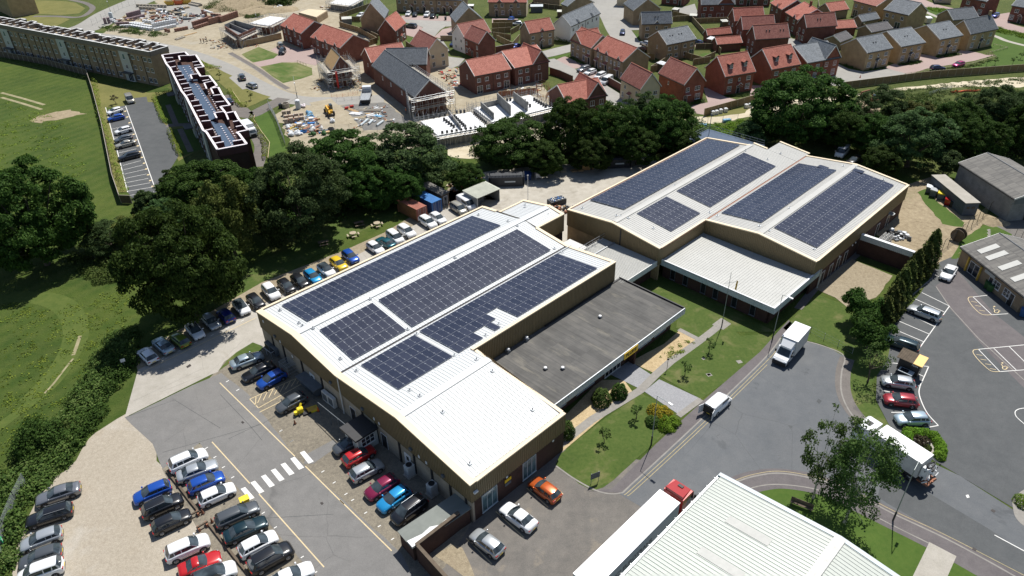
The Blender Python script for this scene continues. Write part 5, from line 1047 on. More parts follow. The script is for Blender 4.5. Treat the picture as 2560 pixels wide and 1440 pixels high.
r0,W0_,D0_=Hs(('c',1240,640),('c',1585,780),8.2,'tan brick house end with red cross gables behind the row of parked cars','red_tiles','tb',rise=3.2,Ft=[('w','f',.14,3.1),('w','f',.38,3.1),('w','f',.65,3.1),('w','f',.86,3.1),('w','f',.14,.6,1.1,1.6),('w','f',.36,.8),('w','f',.65,.6,1.1,1.6),('d','f',.88),('c','f',.86,'dull_red_tiles','lean')],Ex=((0,-.02,.55,8.2,'y',3.0),))
Hs(('c',1620,790),('c',2090,1000),('R',('c',2500,905)),'tan brick terrace with three lean-to door canopies and three gablets','red_tiles','tb',rise=3.2,Ft=[('gab',.15,1.9),('gab',.45,1.9),('gab',.85,1.9),('w','f',.15,3.3,1,1.3),('w','f',.28,3.1,.6,1),('w','f',.46,3.3,1,1.3),('w','f',.6,3.1,.6,1),('w','f',.72,3.1,.6,1),('w','f',.86,3.3,1,1.3)]+[x for q in(.12,.43,.83)for x in(('d','f',q),('c','f',q,'dull_red_tiles','lean'),('w','f',q+.13,.9,.7,1.1))]+[('pipe',.33),('pipe',.66)],name='terrace',cat='terrace')
Hs(('h',1195,460),('h',1785,345),('h',950,300),'semi detached brown brick pair with plain bright red roof, left of the weathered roof patch','red_tiles','wb',Ft=rear4+[('w','l',.5,3.0,.5,1.2,1)])
Hs(('h',1835,330),('h',2400,215),('h',1685,88),'brown brick house with a dark weathered patch on its red roof and a gable wing','red_tiles','wb',Ft=[('w','f',.17,3.2),('w','f',.36,3.2),('g','f',.17,1.3),('w','f',.37,.95),('w','f',.7,3.3,.7,1.1,1),('g','f',.68,2.3),('pipe',.49)],Ex=((.5,-.03,.5,9.5,'y',3.4),))
Hs(('i',360,885),('i',1020,760),('i',105,690),'brown brick house with L shaped red roof rising behind the trees','red_tiles','wb',Ft=[('w','f',.14,3.1,.8,1),('w','f',.36,3.1,1.2,1),('w','f',.64,3.0,1.2,1.3),('w','f',.86,3.0,1.2,1.3),('w','l',.5,3,.5,1.1,1)],Ex=((.5,-.03,.5,9.2,'y',3.6),))
Hs(('i',1540,675),('i',1885,615),('i',1240,490),'cream rendered house with a steep red roof and stepped front gablet by the trees','dull_red_tiles','cr',Rg='y',rise=3.7,Ft=[('w','f',.28,3.0,1.1,1.1),('w','f',.74,3.0,1.2,1.1),('w','l',.2,3.1,.9,1),('w','l',.75,3.1,.9,1),('w','l',.2,.7,1.1,1.3),('w','l',.85,.7,1,1.3),('d','l',.5),('c','l',.5,'dull_red_tiles','lean')])
Hs(('j',450,600),('j',805,530),('j',80,400),'bright brick gable house with a small lean-to door canopy near the block paved drive','dull_red_tiles','ob',Rg='y',rise=3.7,Ft=[('w','f',.22,3.0,1.1,1.1,2,2),('w','f',.66,3.0,1.6,1.1,3,2),('w','f',.7,.6,1.6,1.5,3),('d','f',.16),('c','f',.2,'dull_red_tiles','lean'),('w','l',.6,3.3,.5,.9,1)])
Hs(('j',1110,470),('j',1600,385),('j',785,318),'orange brick house with two gabled dormers above a white porch canopy','red_tiles','ob',rise=4.2,Ft=[('dor',.28),('dor',.74)]+detr)
Hs(('j',1855,352),('j',2320,265),('j',1535,185),'orange brick house with two gabled dormers, lower front hidden by the big dark oak','red_tiles','ob',rise=4.2,Ft=[('dor',.28),('dor',.74)]+detr)
Hs(('e',765,1015),('e',1305,920),('e',575,772),'orange brick house with L shaped grey roof beside the pale cul-de-sac','grey_tiles','ob',Ft=[('w','f',.12,3.1,.8,1.1),('w','f',.34,3.1,1.2,1.1,3),('w','f',.6,3.1,1.1,1.2,2,2),('w','f',.85,3.1,1.1,1.2,2,2),('w','f',.3,.5,1.3,1.5,3,3),('w','f',.58,.9,1.2,1.3,2,2),('w','f',.84,.6,1.3,1.5,3,3),('pipe',.5)],Ex=((.5,-.03,.5,9.3,'y',3.6),))
Hs(('e',1720,855),('e',2130,775),('e',1300,718),'yellow brick house with grey roof, nearest the pale cul-de-sac','grey_tiles','yb',Ft=det+[('vent',.5)])
Hs(('f',600,755),('f',990,685),('f',330,542),'yellow brick house with grey roof between the cul-de-sac house and the cream fronted one','grey_tiles','yb',Ft=det+[('vent',.5)])
Hs(('f',1220,640),('f',1590,570),('f',870,467),'house with cream rendered front and grey roof in the row of detached houses','grey_tiles','yb',side=None,Ft=det+[('vent',.5)])
Hs(('f',1710,555),('f',2150,465),('f',1520,440),'yellow brick house with grey roof and a brick chimney at its right end','dark_grey_tiles','yb',Rg='x',rise=3.4,Ft=det+[('chim',.93)])
Hs(('e',745,450),('e',1240,415),('e',625,372),'brown brick house with blank side wall and pinkish red roof behind the grey L roof','dull_red_tiles','rb',rise=3.4,Ft=[('w','l',.3,3,.9,1.1),('w','l',.7,3,.9,1.1),('w','l',.3,.8,1,1.4),('d','l',.6),('c','l',.6,'dull_red_tiles'),('vent',.45)])
Hs(('d',2100,640),('e',485,605),('d',1960,552),'nearest of three parallel red roofed houses with blank side walls','dull_red_tiles','rb',rise=3.4,Ft=[('w','l',.3,3,.8,1),('w','l',.75,3,.8,1),('w','l',.3,.8,.8,1.3),('w','l',.75,.8,.8,1),('vent',.4),('vent',.8)])
Hs(('d',1900,485),('d',2430,462),('d',1780,405),'middle one of three parallel red roofed houses with blank side walls','dull_red_tiles','rb',rise=3.4,Ft=[('w','l',.3,3,.8,1),('w','l',.75,3,.8,1)])
Hs(('d',1770,345),('d',2260,320),('d',1670,270),'farthest of three parallel red roofed houses with blank side walls','red_tiles','rb',rise=3.4,Ft=[('w','l',.3,3,.8,1),('w','l',.75,3,.8,1)])
Hs(('d',1335,575),('d',1730,540),('d',1265,532),'low red roofed garage beside the garden fence, the farther of the pair','red_tiles','rb',ev=2.3,rise=1.6,name='garage',cat='garage')
Hs(('d',1490,720),('d',1900,690),('d',1425,655),'low red roofed garage beside the garden fence, the nearer of the pair','red_tiles','wb',ev=2.3,rise=1.6,name='garage',cat='garage')
Hs(('d',690,725),('d',1165,630),('d',365,612),'semi detached tan brick pair with grey roof backing on a small round lawn','grey_tiles','tb',Ft=rear4+[('w','l',.5,3,.5,1,1),('vent',.3),('vent',.6)])
Hs(('d',285,395),('d',775,380),('d',200,330),'tan brick house with blue grey roof and one gablet beside the lawn at the bend','grey_tiles','tb',rise=3.2,Ft=[('gab',.5,2),('w','f',.2,3.1),('w','f',.5,3.4,.6,1,1),('w','f',.8,3.1),('w','f',.2,.7,1.3,1.4),('vent',.5)])
Hs(('d',145,175),('d',600,145),11,'tan gabled house with grey roof behind the house at the bend','dark_grey_tiles','tb',Rg='y',rise=3.6,Ft=[('w','f',.3,3,1,1)])
Hs(('d',1235,85),('d',1780,75),('d',1130,20),'red brick house with grey roof, gable wing and glazed garden doors','grey_tiles','rb',rise=3.2,Ft=[('w','f',.13,3.2),('w','f',.33,3.2),('w','f',.65,3.3,.7,1.1,1),('g','f',.1,1.3),('w','f',.3,1,1.1,.9),('g','f',.6,2.5)],Ex=((.48,-.03,.52,9,'y',3.4),))
Hs(('d',580,65),('d',960,100),9,'red brick house at the top edge right of the tan gabled house','red_tiles','rb',zp=0,Ft=[('w','f',.3,.8),('w','f',.6,.8),('d','f',.8)])
Hs(('d',1790,95),('d',2340,100),9,'red brick house at the top edge behind the farthest parallel roof','red_tiles','rb',zp=0,Ft=[('w','f',.15,.7,1.3,1.4),('d','f',.35),('w','f',.55,.7,1.3,1.4),('w','f',.85,.7,1.3,1.4)])
Hs(('e',160,50),('e',345,160),('R',('e',540,0)),'small red roofed brick house with one gablet at the top centre right','red_tiles','rb',Ft=[('gab',.6,1.8),('w','f',.6,3.2),('w','f',.2,3.1)])
Hs(('e',400,200),('e',600,325),('R',('e',965,190)),'red roofed brick house with a chimney and one big gablet behind the pinkish roof','red_tiles','rb',rise=3.2,Ft=[('gab',.72,2.4),('w','f',.72,3.2,1.4,1.2),('w','f',.25,3.1),('w','f',.7,.8,1.4,1.4),('chim',.5)])
Hs(('e',1125,190),('e',1430,150),('e',905,130),'low tan brick double garage with red roof','red_tiles','tb',ev=2.8,rise=2.2,name='garage',cat='garage')
Hs(('e',1490,12),('e',1860,108),('R',('e',2110,-10)),'tan brick house with red roof and a tall patio door at the top right','dull_red_tiles','yb',Ft=[('w','f',.15,3.1,1,1,2,2),('w','f',.42,3.1,.7,.9),('w','f',.75,3.1,1.2,1,2,2),('g','f',.18,2.2)])
Hs(('e',1635,355),('e',1920,300),('e',1510,303),'small tan brick garage with grey roof and a white side door','grey_tiles','tb',ev=2.3,rise=1.7,name='garage',cat='garage',Ft=[('d','f',.15,'door_white')])
Hs(('f',310,160),('f',710,250),('R',('f',1030,182)),'tan brick house with green tinged grey roof, two tall patio doors and a conservatory','grey_tiles','yb',rise=3.2,Ft=[('w','f',.18,3.1,1.1,1.1),('w','f',.42,3.1,.7,1),('w','f',.78,3.1,1.1,1.1),('g','f',.18,2.2),('g','f',.66,2.0)])
Hs(('e',1215,465),('e',1555,445),6,'low red roofed garage right of the pinkish red roof','red_tiles','rb',ev=2.3,rise=1.8,name='garage',cat='garage')
Hs(('e',1290,680),('e',1490,605),5.5,'small garage with purplish slate roof, the left one behind the detached row','slate_tiles','tb',ev=2.3,rise=1.5,name='garage',cat='garage')
Hs(('e',1790,525),('e',2130,460),6,'small garage with purplish grey roof, the middle one behind the detached row','slate_tiles','tb',ev=2.3,rise=1.6,name='garage',cat='garage')
Hs(('f',1430,330),('f',1850,290),8,'garage with dark grey roof tucked behind the chimney house','dark_grey_tiles','tb',ev=2.4,rise=2.6,Rg='x',name='garage',cat='garage')
Hs(('f',1490,190),('f',1880,270),9,'dark red brick house with white gabled porch at the top right','grey_tiles','rb',zp=0,Ft=[('w','f',.28,.7,1.4,1.5,3,3),('w','f',.85,.7,1.4,1.5,3,3),('d','f',.58),('c','f',.58,'dull_red_tiles'),('w','f',.9,3.1,1.2,1.1,2,2),('w','f',.3,3.1,1.2,1.1,2,2)])
Hs(('f',2355,92),('f',2750,160),9,'dark red brick house with grey roof cut by the right edge of the view','grey_tiles','rb',Ft=[('w','f',.28,3.1,1.3,1.1,2,2),('w','f',.15,.7,1.4,1.5,3,3),('d','f',.5),('c','f',.5,'dull_red_tiles'),('sol',.7,.4)])
Hs(('f',1120,45),('f',1400,60),8,'cream rendered house at the top edge beside the paved lane','grey_tiles','cr',zp=0,Ft=[('w','f',.3,.8,1.4,1.3)])
Hs(('c',640,95),('c',1090,100),8,'tan brick house at the top edge behind the dark garden shed','grey_tiles','tb',zp=0,Ft=[('w','f',.25,3),('w','f',.8,3)])
Hs(('c',1200,105),('c',1640,40),('R',('c',1700,-20)),'tan gabled house with grey roof behind the long white house','grey_tiles','tb',Rg='y',rise=3.2)
Hs(('c',1980,95),('c',2170,105),7,'cream rendered house at the top edge beside the estate road','grey_tiles','cr',zp=0,Ft=[('w','f',.85,.8,.5,1,1)])
t=empty('conservatory',gp('f',690,430),0,Lb='white framed conservatory with pale lean-to roof behind the detached row',cat='conservatory');a,W=frame_from(gp('f',690,430),gp('f',880,400));t.rotation_euler=(0,0,a)
mb=MB();mb.Pm([(0,0),(4,0),(4,3),(0,3)],[2,2,2.6,2.6],[2.1,2.1,2.7,2.7]);mb.Bd('roof','pr',t);mb=MB();mb.box(.1,.1,0,3.9,2.9,2);mb.Bd('wall','pane',t)
def Fn(pts,Lb,h=1.8,m='fence_timber',name='fence',post=2.4,pm='pt',cat='fence',th=.05,Gr=None,close=False):
 P=[g(*p)if not hasattr(p,'x')else p for p in pts];o=P[0]
 Rt=empty(name,(o.x,o.y,0),0,Lb=Lb,cat=cat,Gr=Gr)
 p=MB(MT_((-o.x,-o.y,0)));q=MB(MT_((-o.x,-o.y,0)))
 for a,b in zip(P,P[1:]):
  L=(b-a).length;n=max(1,round(L/post));d=(b-a)/L;nn=Vector((-d.y,d.x,0))*th/2
  p.Pm([(a-nn)[:2],(b-nn)[:2],(b+nn)[:2],(a+nn)[:2]],.05,h)
  for i in range(n+1):c=a.lerp(b,i/n);q.cbox(c.x,c.y,0,.12,.12,h+.06,math.atan2(d.y,d.x))
  k=nn*1.9;q.Pm([(a-k)[:2],(b-k)[:2],(b+k)[:2],(a+k)[:2]],h,h+.05)
 p.Bd('fence_panels',[G[m]],Rt);q.Bd('fence_posts',[G[pm]],Rt);return Rt
def Mf(pts,Lb,h=1.8,m='pg',name='mesh_fence',post=3,wires=5,r=.035,cat='fence',lean=0):
 P=[g(*p)if not hasattr(p,'x')else p for p in pts];o=P[0]
 Rt=empty(name,(o.x,o.y,0),0,Lb=Lb,cat=cat);q=MB(MT_((-o.x,-o.y,0)));w=MB(MT_((-o.x,-o.y,0)))
 for a,b in zip(P,P[1:]):
  L=(b-a).length;n=max(1,round(L/post))
  for i in range(n+1):
   c=a.lerp(b,i/n);q.tube(c,c+Vector((0,0,h)),r,5)
   if lean:q.tube(c+Vector((0,0,h)),c+Vector((.28,-.05,h+.35)),r,5)
  for k in range(wires):z=.1+(h-.15)*k/(wires-1);w.tube(a+Vector((0,0,z)),b+Vector((0,0,z)),r*.3,4)
 q.Bd('fence_posts',[G[m]],Rt);w.Bd('fence_wires',[G[m]],Rt);return Rt
def Rf(pts,Lb,h=.7,m='pt',post=2.0,name='timber_rail',r=.06,cat='fence'):
 P=[g(*p)for p in pts];o=P[0];Rt=empty(name,(o.x,o.y,0),0,Lb=Lb,cat=cat);q=MB(MT_((-o.x,-o.y,0)))
 for a,b in zip(P,P[1:]):
  L=(b-a).length;n=max(1,round(L/post));q.tube(a+Vector((0,0,h)),b+Vector((0,0,h)),r,5)
  for i in range(n+1):c=a.lerp(b,i/n);q.tube(c,c+Vector((0,0,h)),r,5)
 q.Bd('rail',[G[m]],Rt);return Rt
def Bw(pts,Lb,h=2.0,m='rb',th=.25,cap='kerb',name='garden_wall'):
 P=[g(*p)if not hasattr(p,'x')else p for p in pts];o=P[0];Rt=empty(name,(o.x,o.y,0),0,Lb=Lb,cat='wall')
 w=MB(MT_((-o.x,-o.y,0)));c=MB(MT_((-o.x,-o.y,0)));w.strip(P,th,0,h);c.strip(P,th+.08,h+.002,.08);w.Bd('wall',[G[m]],Rt);c.Bd('coping',[G[cap]],Rt);return Rt
def QP(r,*pts):return[px(r,*p)for p in pts]
Fn(QP('j',(765,1095),(1600,860)),'timber fence by the sandy haul road left of the big dark oak',2.0)
Fn(QP('e',(1330,1430),(2560,1270))+QP('f',(1200,1240),(2560,1140),(3000,1100)),'long timber fence along the haul road below the detached houses',2.0)
Fn(QP('d',(780,260),(1070,330),(1270,560),(1450,780),(1540,870)),'timber fence running diagonally between two gardens and the red garages')
Fn(QP('d',(780,345),(1060,330)),'short timber fence behind the blue grey roof');Fn(QP('d',(1120,380),(1640,360),(1680,420)),'timber fence behind the two red garages')
Fn(QP('d',(1100,1045),(1370,1000)),'timber fence below the round lawn');Fn(QP('d',(280,800),(700,990),(420,1160),(600,1120)),'timber fence round the small shaded garden',1.8)
Fn(QP('d',(900,910),(1250,1010),(1450,920)),'timber fence on the lower side of the round lawn');Fn(QP('d',(1140,790),(1440,790)),'pale timber fence at the end of the driveway',1.8,'ot')
Fn(QP('b',(0,300),(480,130)),'timber fence left of the tall tan house');Fn(QP('b',(0,340),(330,350)),'timber fence behind the trampoline garden');Fn(QP('b',(0,430),(300,520),(600,690),(390,760)),'timber fence around the gardens of the western red houses');Fn(QP('b',(330,510),(620,640)),'timber fence beside the small red brick house')
Fn(QP('b',(220,900),(340,910)),'short timber fence beside the scaffolded house');Fn(QP('b',(1060,740),(1170,830),(1180,960)),'timber fence beside the cream gable house')
for i,(a,b_)in enumerate((((20,400),(440,400)),((0,450),(330,440)),((0,540),(300,520)),((20,600),(300,640)))):Fn(QP('c',a,b_),['first','second','third','fourth'][i]+' of the parallel timber fences behind the bright red roof, counted from the top')
Fn(QP('c',(300,560),(440,480)),'short timber fence touching the tan house with the bright red roof');Fn(QP('c',(80,650),(330,770),(440,640)),'timber fence round the garden with the purple car')
Fn(QP('c',(590,150),(640,110),(1180,180)),'dark timber fence behind the garden sheds',1.8,'ot');Fn(QP('c',(1860,1210),(2080,1240)),'timber fence between the white van and the cream house')
Fn(QP('c',(2490,950),(2600,960)),'timber fence at the end of the tan terrace');Fn(QP('e',(1040,650),(1320,640)),'timber fence behind the grey L roof');Fn(QP('e',(1540,420),(1700,500),(1560,560)),'timber fence beside the artificial lawn')
Fn(QP('e',(930,180),(920,80)),'timber fence beside the low double garage');Fn(QP('h',(1580,790),(2170,730)),'new reddish timber fence behind the brown brick semis',1.6,'rust');
Bw(QP('h',(2400,420),(2560,470),(2760,560)),'red brick garden wall right of the weathered roof house');Bw(QP('i',(1030,580),(1240,700),(1240,780)),'curved red brick garden wall beside the cream house');Bw(QP('a',(660,760),(880,720),(1310,620)),'curved pale brick wall in front of the unfinished walls',2,'tb')
Bw(QP('b',(1610,650),(1860,650)),'low tan brick wall beside the navy car',1.6,'tb');Bw(QP('c',(60,850),(350,800)),'red brick wall behind the plain red roof')
Rf(QP('a',(1560,1000),(1700,1055)),'low timber rail at the corner of the striped lawn');Rf(QP('b',(1690,450),(1860,455)),'low timber rail beside the block paved bend');Rf(QP('f',(2070,730),(2290,780),(1990,860)),'low pale rail round the chimney house garden',.5);Rf(QP('f',(650,1200),(1050,1140),(1700,1040),(2110,920),(1960,870)),'low pale rail along the planted bank',.45)
Rf(QP('s',(870,480),(970,625)),'low pale rail beside the clipped hedge at the flats',.5,'cp');Rf(QP('s',(1140,780),(1130,830),(1220,970),(1320,1105),(1300,1290)),'low yellowish rail round the grass plot by the storage yard',.5,'cp')
Rf(QP('s',(560,250),(740,190)),'low pale rail by the footpath at the end of the brown flats',.5,'cp')
Fn(QP('A',(0,425),(330,480),(655,565),(700,700),(770,960),(850,1350),(905,1510)),'long old timber fence between the rough meadow and the flats',1.9,'ot',pm='cw')
Fn(QP('A',(905,1512),(985,1515)),'short end fence at the bottom of the flats car park',1.8,'ot',pm='cw')
Mf(QP('A',(690,190),(760,150),(915,60),(1010,30)),'row of thin mesh fence posts beside the grey access road',2.2,post=4)
Mf(QP('g',(210,960),(320,1150),(430,1440),(470,1560)),'pale mesh hoarding along the storage yard',2,'galv',post=3,wires=12,r=.06)
Mf(QP('B',(120,1130),(860,1270)),'grey mesh fence behind the shipping containers',2.0,'pd')
Mf([(700,330)]+QP('j',(560,1300),(820,1240),(1060,1200),(1300,1170)),'temporary mesh fence panels along the haul road',1.9,'galv',post=3.4,wires=9)
Mf(QP('C',(1270,740),(1620,700),(2030,700)),'thin wire fence between haul road and rough bank',1.5,'pd',post=4)
Mf(QP('q',(1630,690),(1900,480),(2080,330),(2290,160),(2400,60)),'security fence with cranked post tops between the rough yard and the car park',2.2,'pd',post=2.6,wires=6,r=.045,lean=1)
Mf(QP('q',(820,1010),(970,1045),(1280,1205)),'green topped wire fence behind the white box truck',1.1,'pg',post=2.6,wires=3)
Mf(QP('q',(2490,330),(2580,370),(2700,400)),'metal gate and fence beside the barn yard',1.5,'pd',post=1,wires=4)
Mf(QP('k',(210,760),(140,900),(60,1100),(20,1300),(0,1500)),'tall green mesh fence behind the left row of parked cars',2.2,'pg',post=2.6,wires=16,r=.04)
def fl(name,Lb,cat='flats'):return empty(name,(0,0,0),0,Lb=Lb,cat=cat)
def flats_tan():
 H=9.9;A=gp('t',2172,637,H);Lp=gp('t',0,238,H);d=(A-Lp);d.z=0;L=d.length+30;d.normalize();n=Vector((-d.y,d.x,0))
 a=math.atan2(d.y,d.x);O=A-d*L;O.z=0
 Rt=empty('apartment_block',O,a,Lb='long tan brick apartment block with white edged stepped parapets behind the meadow',cat='flats')
 Dp=(gp('t',2428,555,H)-A).dot(n)
 mod=29.7;ends=[L-k*mod for k in range(int(L//mod)+2)]
 back=[];x=0
 prof=[(0,Dp),(5,Dp),(5,Dp+1.2),(7.8,Dp+1.2),(7.8,Dp-.6),(11.5,Dp-.6),(11.5,Dp+1.6),(14.5,Dp+1.6),(14.5,Dp),(mod-6,Dp),(mod-6,Dp-.8),(mod,Dp-.8)]
 poly=[(0,0),(L,0)];xs=L
 while xs>0:
  for(px_,py_)in prof:
   if xs-px_>0:poly.append((xs-px_,py_))
  xs-=mod
 poly.append((0,Dp))
 w=MB();w.Pm(poly,0,H-1.3);w.Bd('wall','tb',Rt)
 p=MB();c=MB();n_=len(poly)
 for i in range(n_):
  p.strip([poly[i],poly[(i+1)%n_]],.3,H-1.3,1.25);c.strip([poly[i],poly[(i+1)%n_]],.36,H-.04,.12)
 x=L-3.4
 k=0
 while x>1:
  if k%8!=7:
   for(y0,y1)in((.2,2.4),(Dp-2.6,Dp-.3)):
    p.strip([(x,y0),(x,y1)],.26,H-1.3,1.25);c.strip([(x,y0),(x,y1)],.28,H-.045,.11)
  x-=3.7;k+=1
 p.Bd('parapet','parapet_tan',Rt);c.Bd('coping','coping_white',Rt)
 r=MB();r.Pm([(.3,2.6),(L-.3,2.6),(L-.3,Dp-2.4),(.3,Dp-2.4)],H-1.29,H-1.1);r.Bd('roof','rg',Rt)
 v=MB();x=L-4
 while x>2:
  for j in range(3):v.cbox(x-j*1.1,Dp*.45+(j%2)*.5,H-1.1,.6,.45,.35,.2)
  x-=7.4
 v.Bd('roof_plant','sg',Rt)
 for e in ends:
  s0=e-14.2
  if s0<3:continue
  t=MB();t.box(s0,-.14,0,s0+4.2,.05,H+.0);t.Bd('stair_tower','pr',Rt);t=MB();t.box(s0-.1,-.3,H,s0+4.3,.25,H+.12);t.Bd('coping','coping_white',Rt)
  link('window',Wm(1.0,1.6,1,1,'upvc','pp'),Rt,(s0+1.9,-.15,6.3));link('window',Wm(1.0,1.2,2,1),Rt,(s0+2.1,-.15,3.6))
  link('entrance_door',Wm(2.2,2.2,3,1,'upvc','pane'),Rt,(s0+2.5,-.15,.05));t=MB();t.box(s0+.2,-1.5,2.5,s0+4.4,-.15,2.7);t.Bd('door_canopy','lead',Rt)
  for dx in(-13,-10.6,-7.9,-5.6,-2.2,5.8,8.2,11.2,13.2):
   x=s0+dx
   if x<1 or x>L-.8:continue
   for z,hh in((.9,1.3),(3.9,1.2),(6.8,1.2)):link('window',Wm(.7 if dx in(-10.6,-5.6,8.2)else 1.3,hh,1 if dx in(-10.6,-5.6,8.2)else 2,1),Rt,(x,-.01,z))
  for dx in(-11.8,-9,-6.8,-3.6,4.3,5.0,10.1,13.9):
   x=s0+dx
   if x<1 or x>L-.4:continue
   t=MB();t.tube((x,-.1,.2),(x,-.1,H-2.0),.07,6);t.cbox(x,-.12,H-2.1,.3,.25,.3);t.Bd('downpipe','fb',Rt)
flats_tan()
def flats_brown():
 H=9.9
 A=gp('s',25,35,H);Bq=gp('s',300,0,H);C_=gp('s',1040,1105,H);D_=gp('s',690,1170,H)
 d=(D_-A);d.z=0;L=d.length;d.normalize();n=Vector((-d.y,d.x,0));a=math.atan2(d.y,d.x)
 Rt=empty('apartment_block',(A.x,A.y,0),a,Lb='dark brick apartment block with pinkish white stepped parapets and dark roof panels',cat='flats')
 Wd=(C_-D_).dot(n);
 def loc(x,y):
  p=gp('s',x,y,H)-A;return(p.dot(d),p.dot(n))
 poly=[loc(*q)for q in((25,35),(75,140),(125,200),(260,470),(300,520),(320,550),(490,880),(520,940),(560,965),(690,1170),(1040,1105),(950,985),(920,965),(1055,935),(940,800),(895,715),(790,735),(725,655),(840,640),(750,520),(700,425),(610,435),(685,405),(590,285),(490,295),(440,220),(425,190),(525,180),(430,35),(345,45),(300,0))]
 w=MB();w.Pm(poly,0,H-1.5);w.Bd('wall','db',Rt)
 p=MB();c=MB();m_=len(poly)
 for i in range(m_):p.strip([poly[i],poly[(i+1)%m_]],.3,H-1.5,1.45);c.strip([poly[i],poly[(i+1)%m_]],.46,H-.04,.12)
 for s_,e in(((60,70),(155,65)),((80,125),(180,105)),((120,185),(190,170)),((165,240),(255,232)),((195,290),(285,275)),((225,335),(315,322)),((250,385),(345,370)),((280,440),(375,425)),((290,470),(380,455)),((320,520),(395,500)),((370,590),(465,575)),((400,650),(500,635)),((440,705),(530,690)),((470,770),(575,755)),((500,830),(605,820)),((525,945),(635,920)),((610,1025),(725,1005)),((655,1095),(765,1075)),((225,45),(330,40)),((225,45),(240,95)),((390,120),(460,110)),((410,160),(490,150)),((365,270),(470,260)),((365,270),(385,320)),((510,345),(590,330)),((530,370),(640,345)),((530,370),(560,440)),((610,435),(640,500)),((635,520),(740,510)),((665,600),(770,590)),((650,730),(780,710)),((650,730),(680,790)),((790,735),(820,810)),((875,835),(960,820)),((910,895),(985,880)),((870,1070),(985,1050))):
  p.strip([loc(*s_),loc(*e)],.26,H-1.5,1.4);c.strip([loc(*s_),loc(*e)],.34,H-.09,.12)
 p.Bd('parapet','parapet_inside',Rt);c.Bd('coping','ck',Rt)
 for(q,lab)in((((190,110),(340,100),(445,285),(300,300)),1),(((300,300),(450,330),(700,720),(580,760)),2),(((590,770),(760,800),(930,1060),(760,1080)),3)):
  r=MB();r.Pm([loc(*z)for z in((q[0][0],q[0][1]),(q[1][0],q[1][1]),(q[2][0],q[2][1]),(q[3][0],q[3][1]))],H-1.5,H-1.15);r.Bd('roof','pond_grey',Rt)
 r=MB()
 for(x0,y0,x1,y1,nn)in((200,150,300,320,8),(340,130,430,260,7),(270,140,360,290,7),(390,490,440,560,4),(330,380,560,730,14),(420,340,650,690,14),(510,330,710,690,16),(630,880,750,1080,9),(720,840,850,1060,10),(820,850,940,1050,9)):
  for k in range(nn):xx,yy=loc(x0+(x1-x0)*k/(nn-1),y0+(y1-y0)*k/(nn-1));r.cbox(xx,yy,H-1.16,.3,.3,.16)
 r.Bd('roof_ballast','ck',Rt)
 wm=Wm(1.2,1.3,2,1);pts=[loc(*q)for q in((125,200),(260,470),(320,550),(490,880))]
 for(p0,p1)in((pts[0],pts[1]),(pts[2],pts[3])):
  dx,dy=p1[0]-p0[0],p1[1]-p0[1];LL=math.hypot(dx,dy);aa=math.atan2(dy,dx)
  nw=int(LL/3.2)
  for i in range(nw):
   t_=(i+.5)/nw;x,y=p0[0]+dx*t_+.03*sn_(aa),p0[1]+dy*t_-.03*cs_(aa)
   for z in(.9,3.9,6.6):link('window',wm,Rt,(x,y,z),aa)
   if i%2:t=MB();t.tube((x+1.5*cs_(aa),y-.12,.2),(x+1.5*cs_(aa),y-.12,H-1.8),.07,6);t.Bd('downpipe','fb',Rt)
 for q in((95,165),(300,525),(510,920)):
  x,y=loc(*q);t=MB();t.box(x-1.9,y-.25,0,x+1.9,y+.12,H-.3);t.Bd('stair_tower','pr',Rt);t=MB();t.box(x-1.5,y-2.2,2.4,x+1.5,y-.26,2.6);t.Bd('door_canopy','lead',Rt)
flats_brown()
t=Hs(('A',-60,60),('A',95,135),10,'edge of a pale apartment block with striped panels at the top left corner','grey_tiles','yb',zp=0,ev=9,rise=.5,name='apartment_block',cat='flats')[0]
Hs(('z',1200,352),('z',2160,1100),12.4,'low brick workshop with weathered sheet tile roof and four pale roof lights','fibre_sheets','tb',ev=3.0,rise=2.0,name='workshop',cat='workshop',Ft=[('g','f',.27,2.3),('w','f',.62,.9,1.6,1.3,2,2),('d','f',.545,'door_black'),('w','f',.78,.9,1.4,1.3,2,2),('d','f',.85)])
R0=bpy.data.objects['workshop']
A=gp('z',1200,352,3);Bq=gp('z',2160,1100,3);aW,WW=frame_from(A,Bq)
for(x,y)in((1635,352),(1760,450),(1955,598),(2150,760)):
 p=gp('z',x,y,4.3)-A;lx=p.x*cs_(aW)+p.y*sn_(aW);ly=-p.x*sn_(aW)+p.y*cs_(aW)
 mb=MB();z=lambda yy:3+2.0*yy/6.2+.17;mb.Pm([(lx-.55,ly-1.5),(lx+.55,ly-1.5),(lx+.55,ly+1.5),(lx-.55,ly+1.5)],[z(ly-1.5)]*2+[z(ly+1.5)]*2,[z(ly-1.5)+.05]*2+[z(ly+1.5)+.05]*2);mb.Bd('roof_light','ws',R0)
mb=MB();lx=WW*.5;mb.box(lx-1.1,.1,2.2,lx+1.1,.26,2.9);mb.Bd('sign_board','pr',R0)
mb=MB();mb.box(WW*.27-1.6,.0,0,WW*.27-1.35,.22,2.6);mb.box(WW*.27+1.35,0,0,WW*.27+1.6,.22,2.6);mb.Bd('door_post','skip_yellow',R0)
r,W,D=Hs(('',2395,408),('',2536,499),11,'big grey barn with weathered corrugated roof and a dark open doorway at the right edge','fibre_sheets','block_wall',ev=4.6,rise=1.7,name='barn',cat='barn')
mb=MB();mb.box(W-.27,3.6,0,W-.2,8.2,3.4);mb.Bd('doorway','fb',r)
mb=MB();mb.box(W-.27,.6,3.5,W-.21,10.4,4.5);mb.Bd('door_header','sg',r)
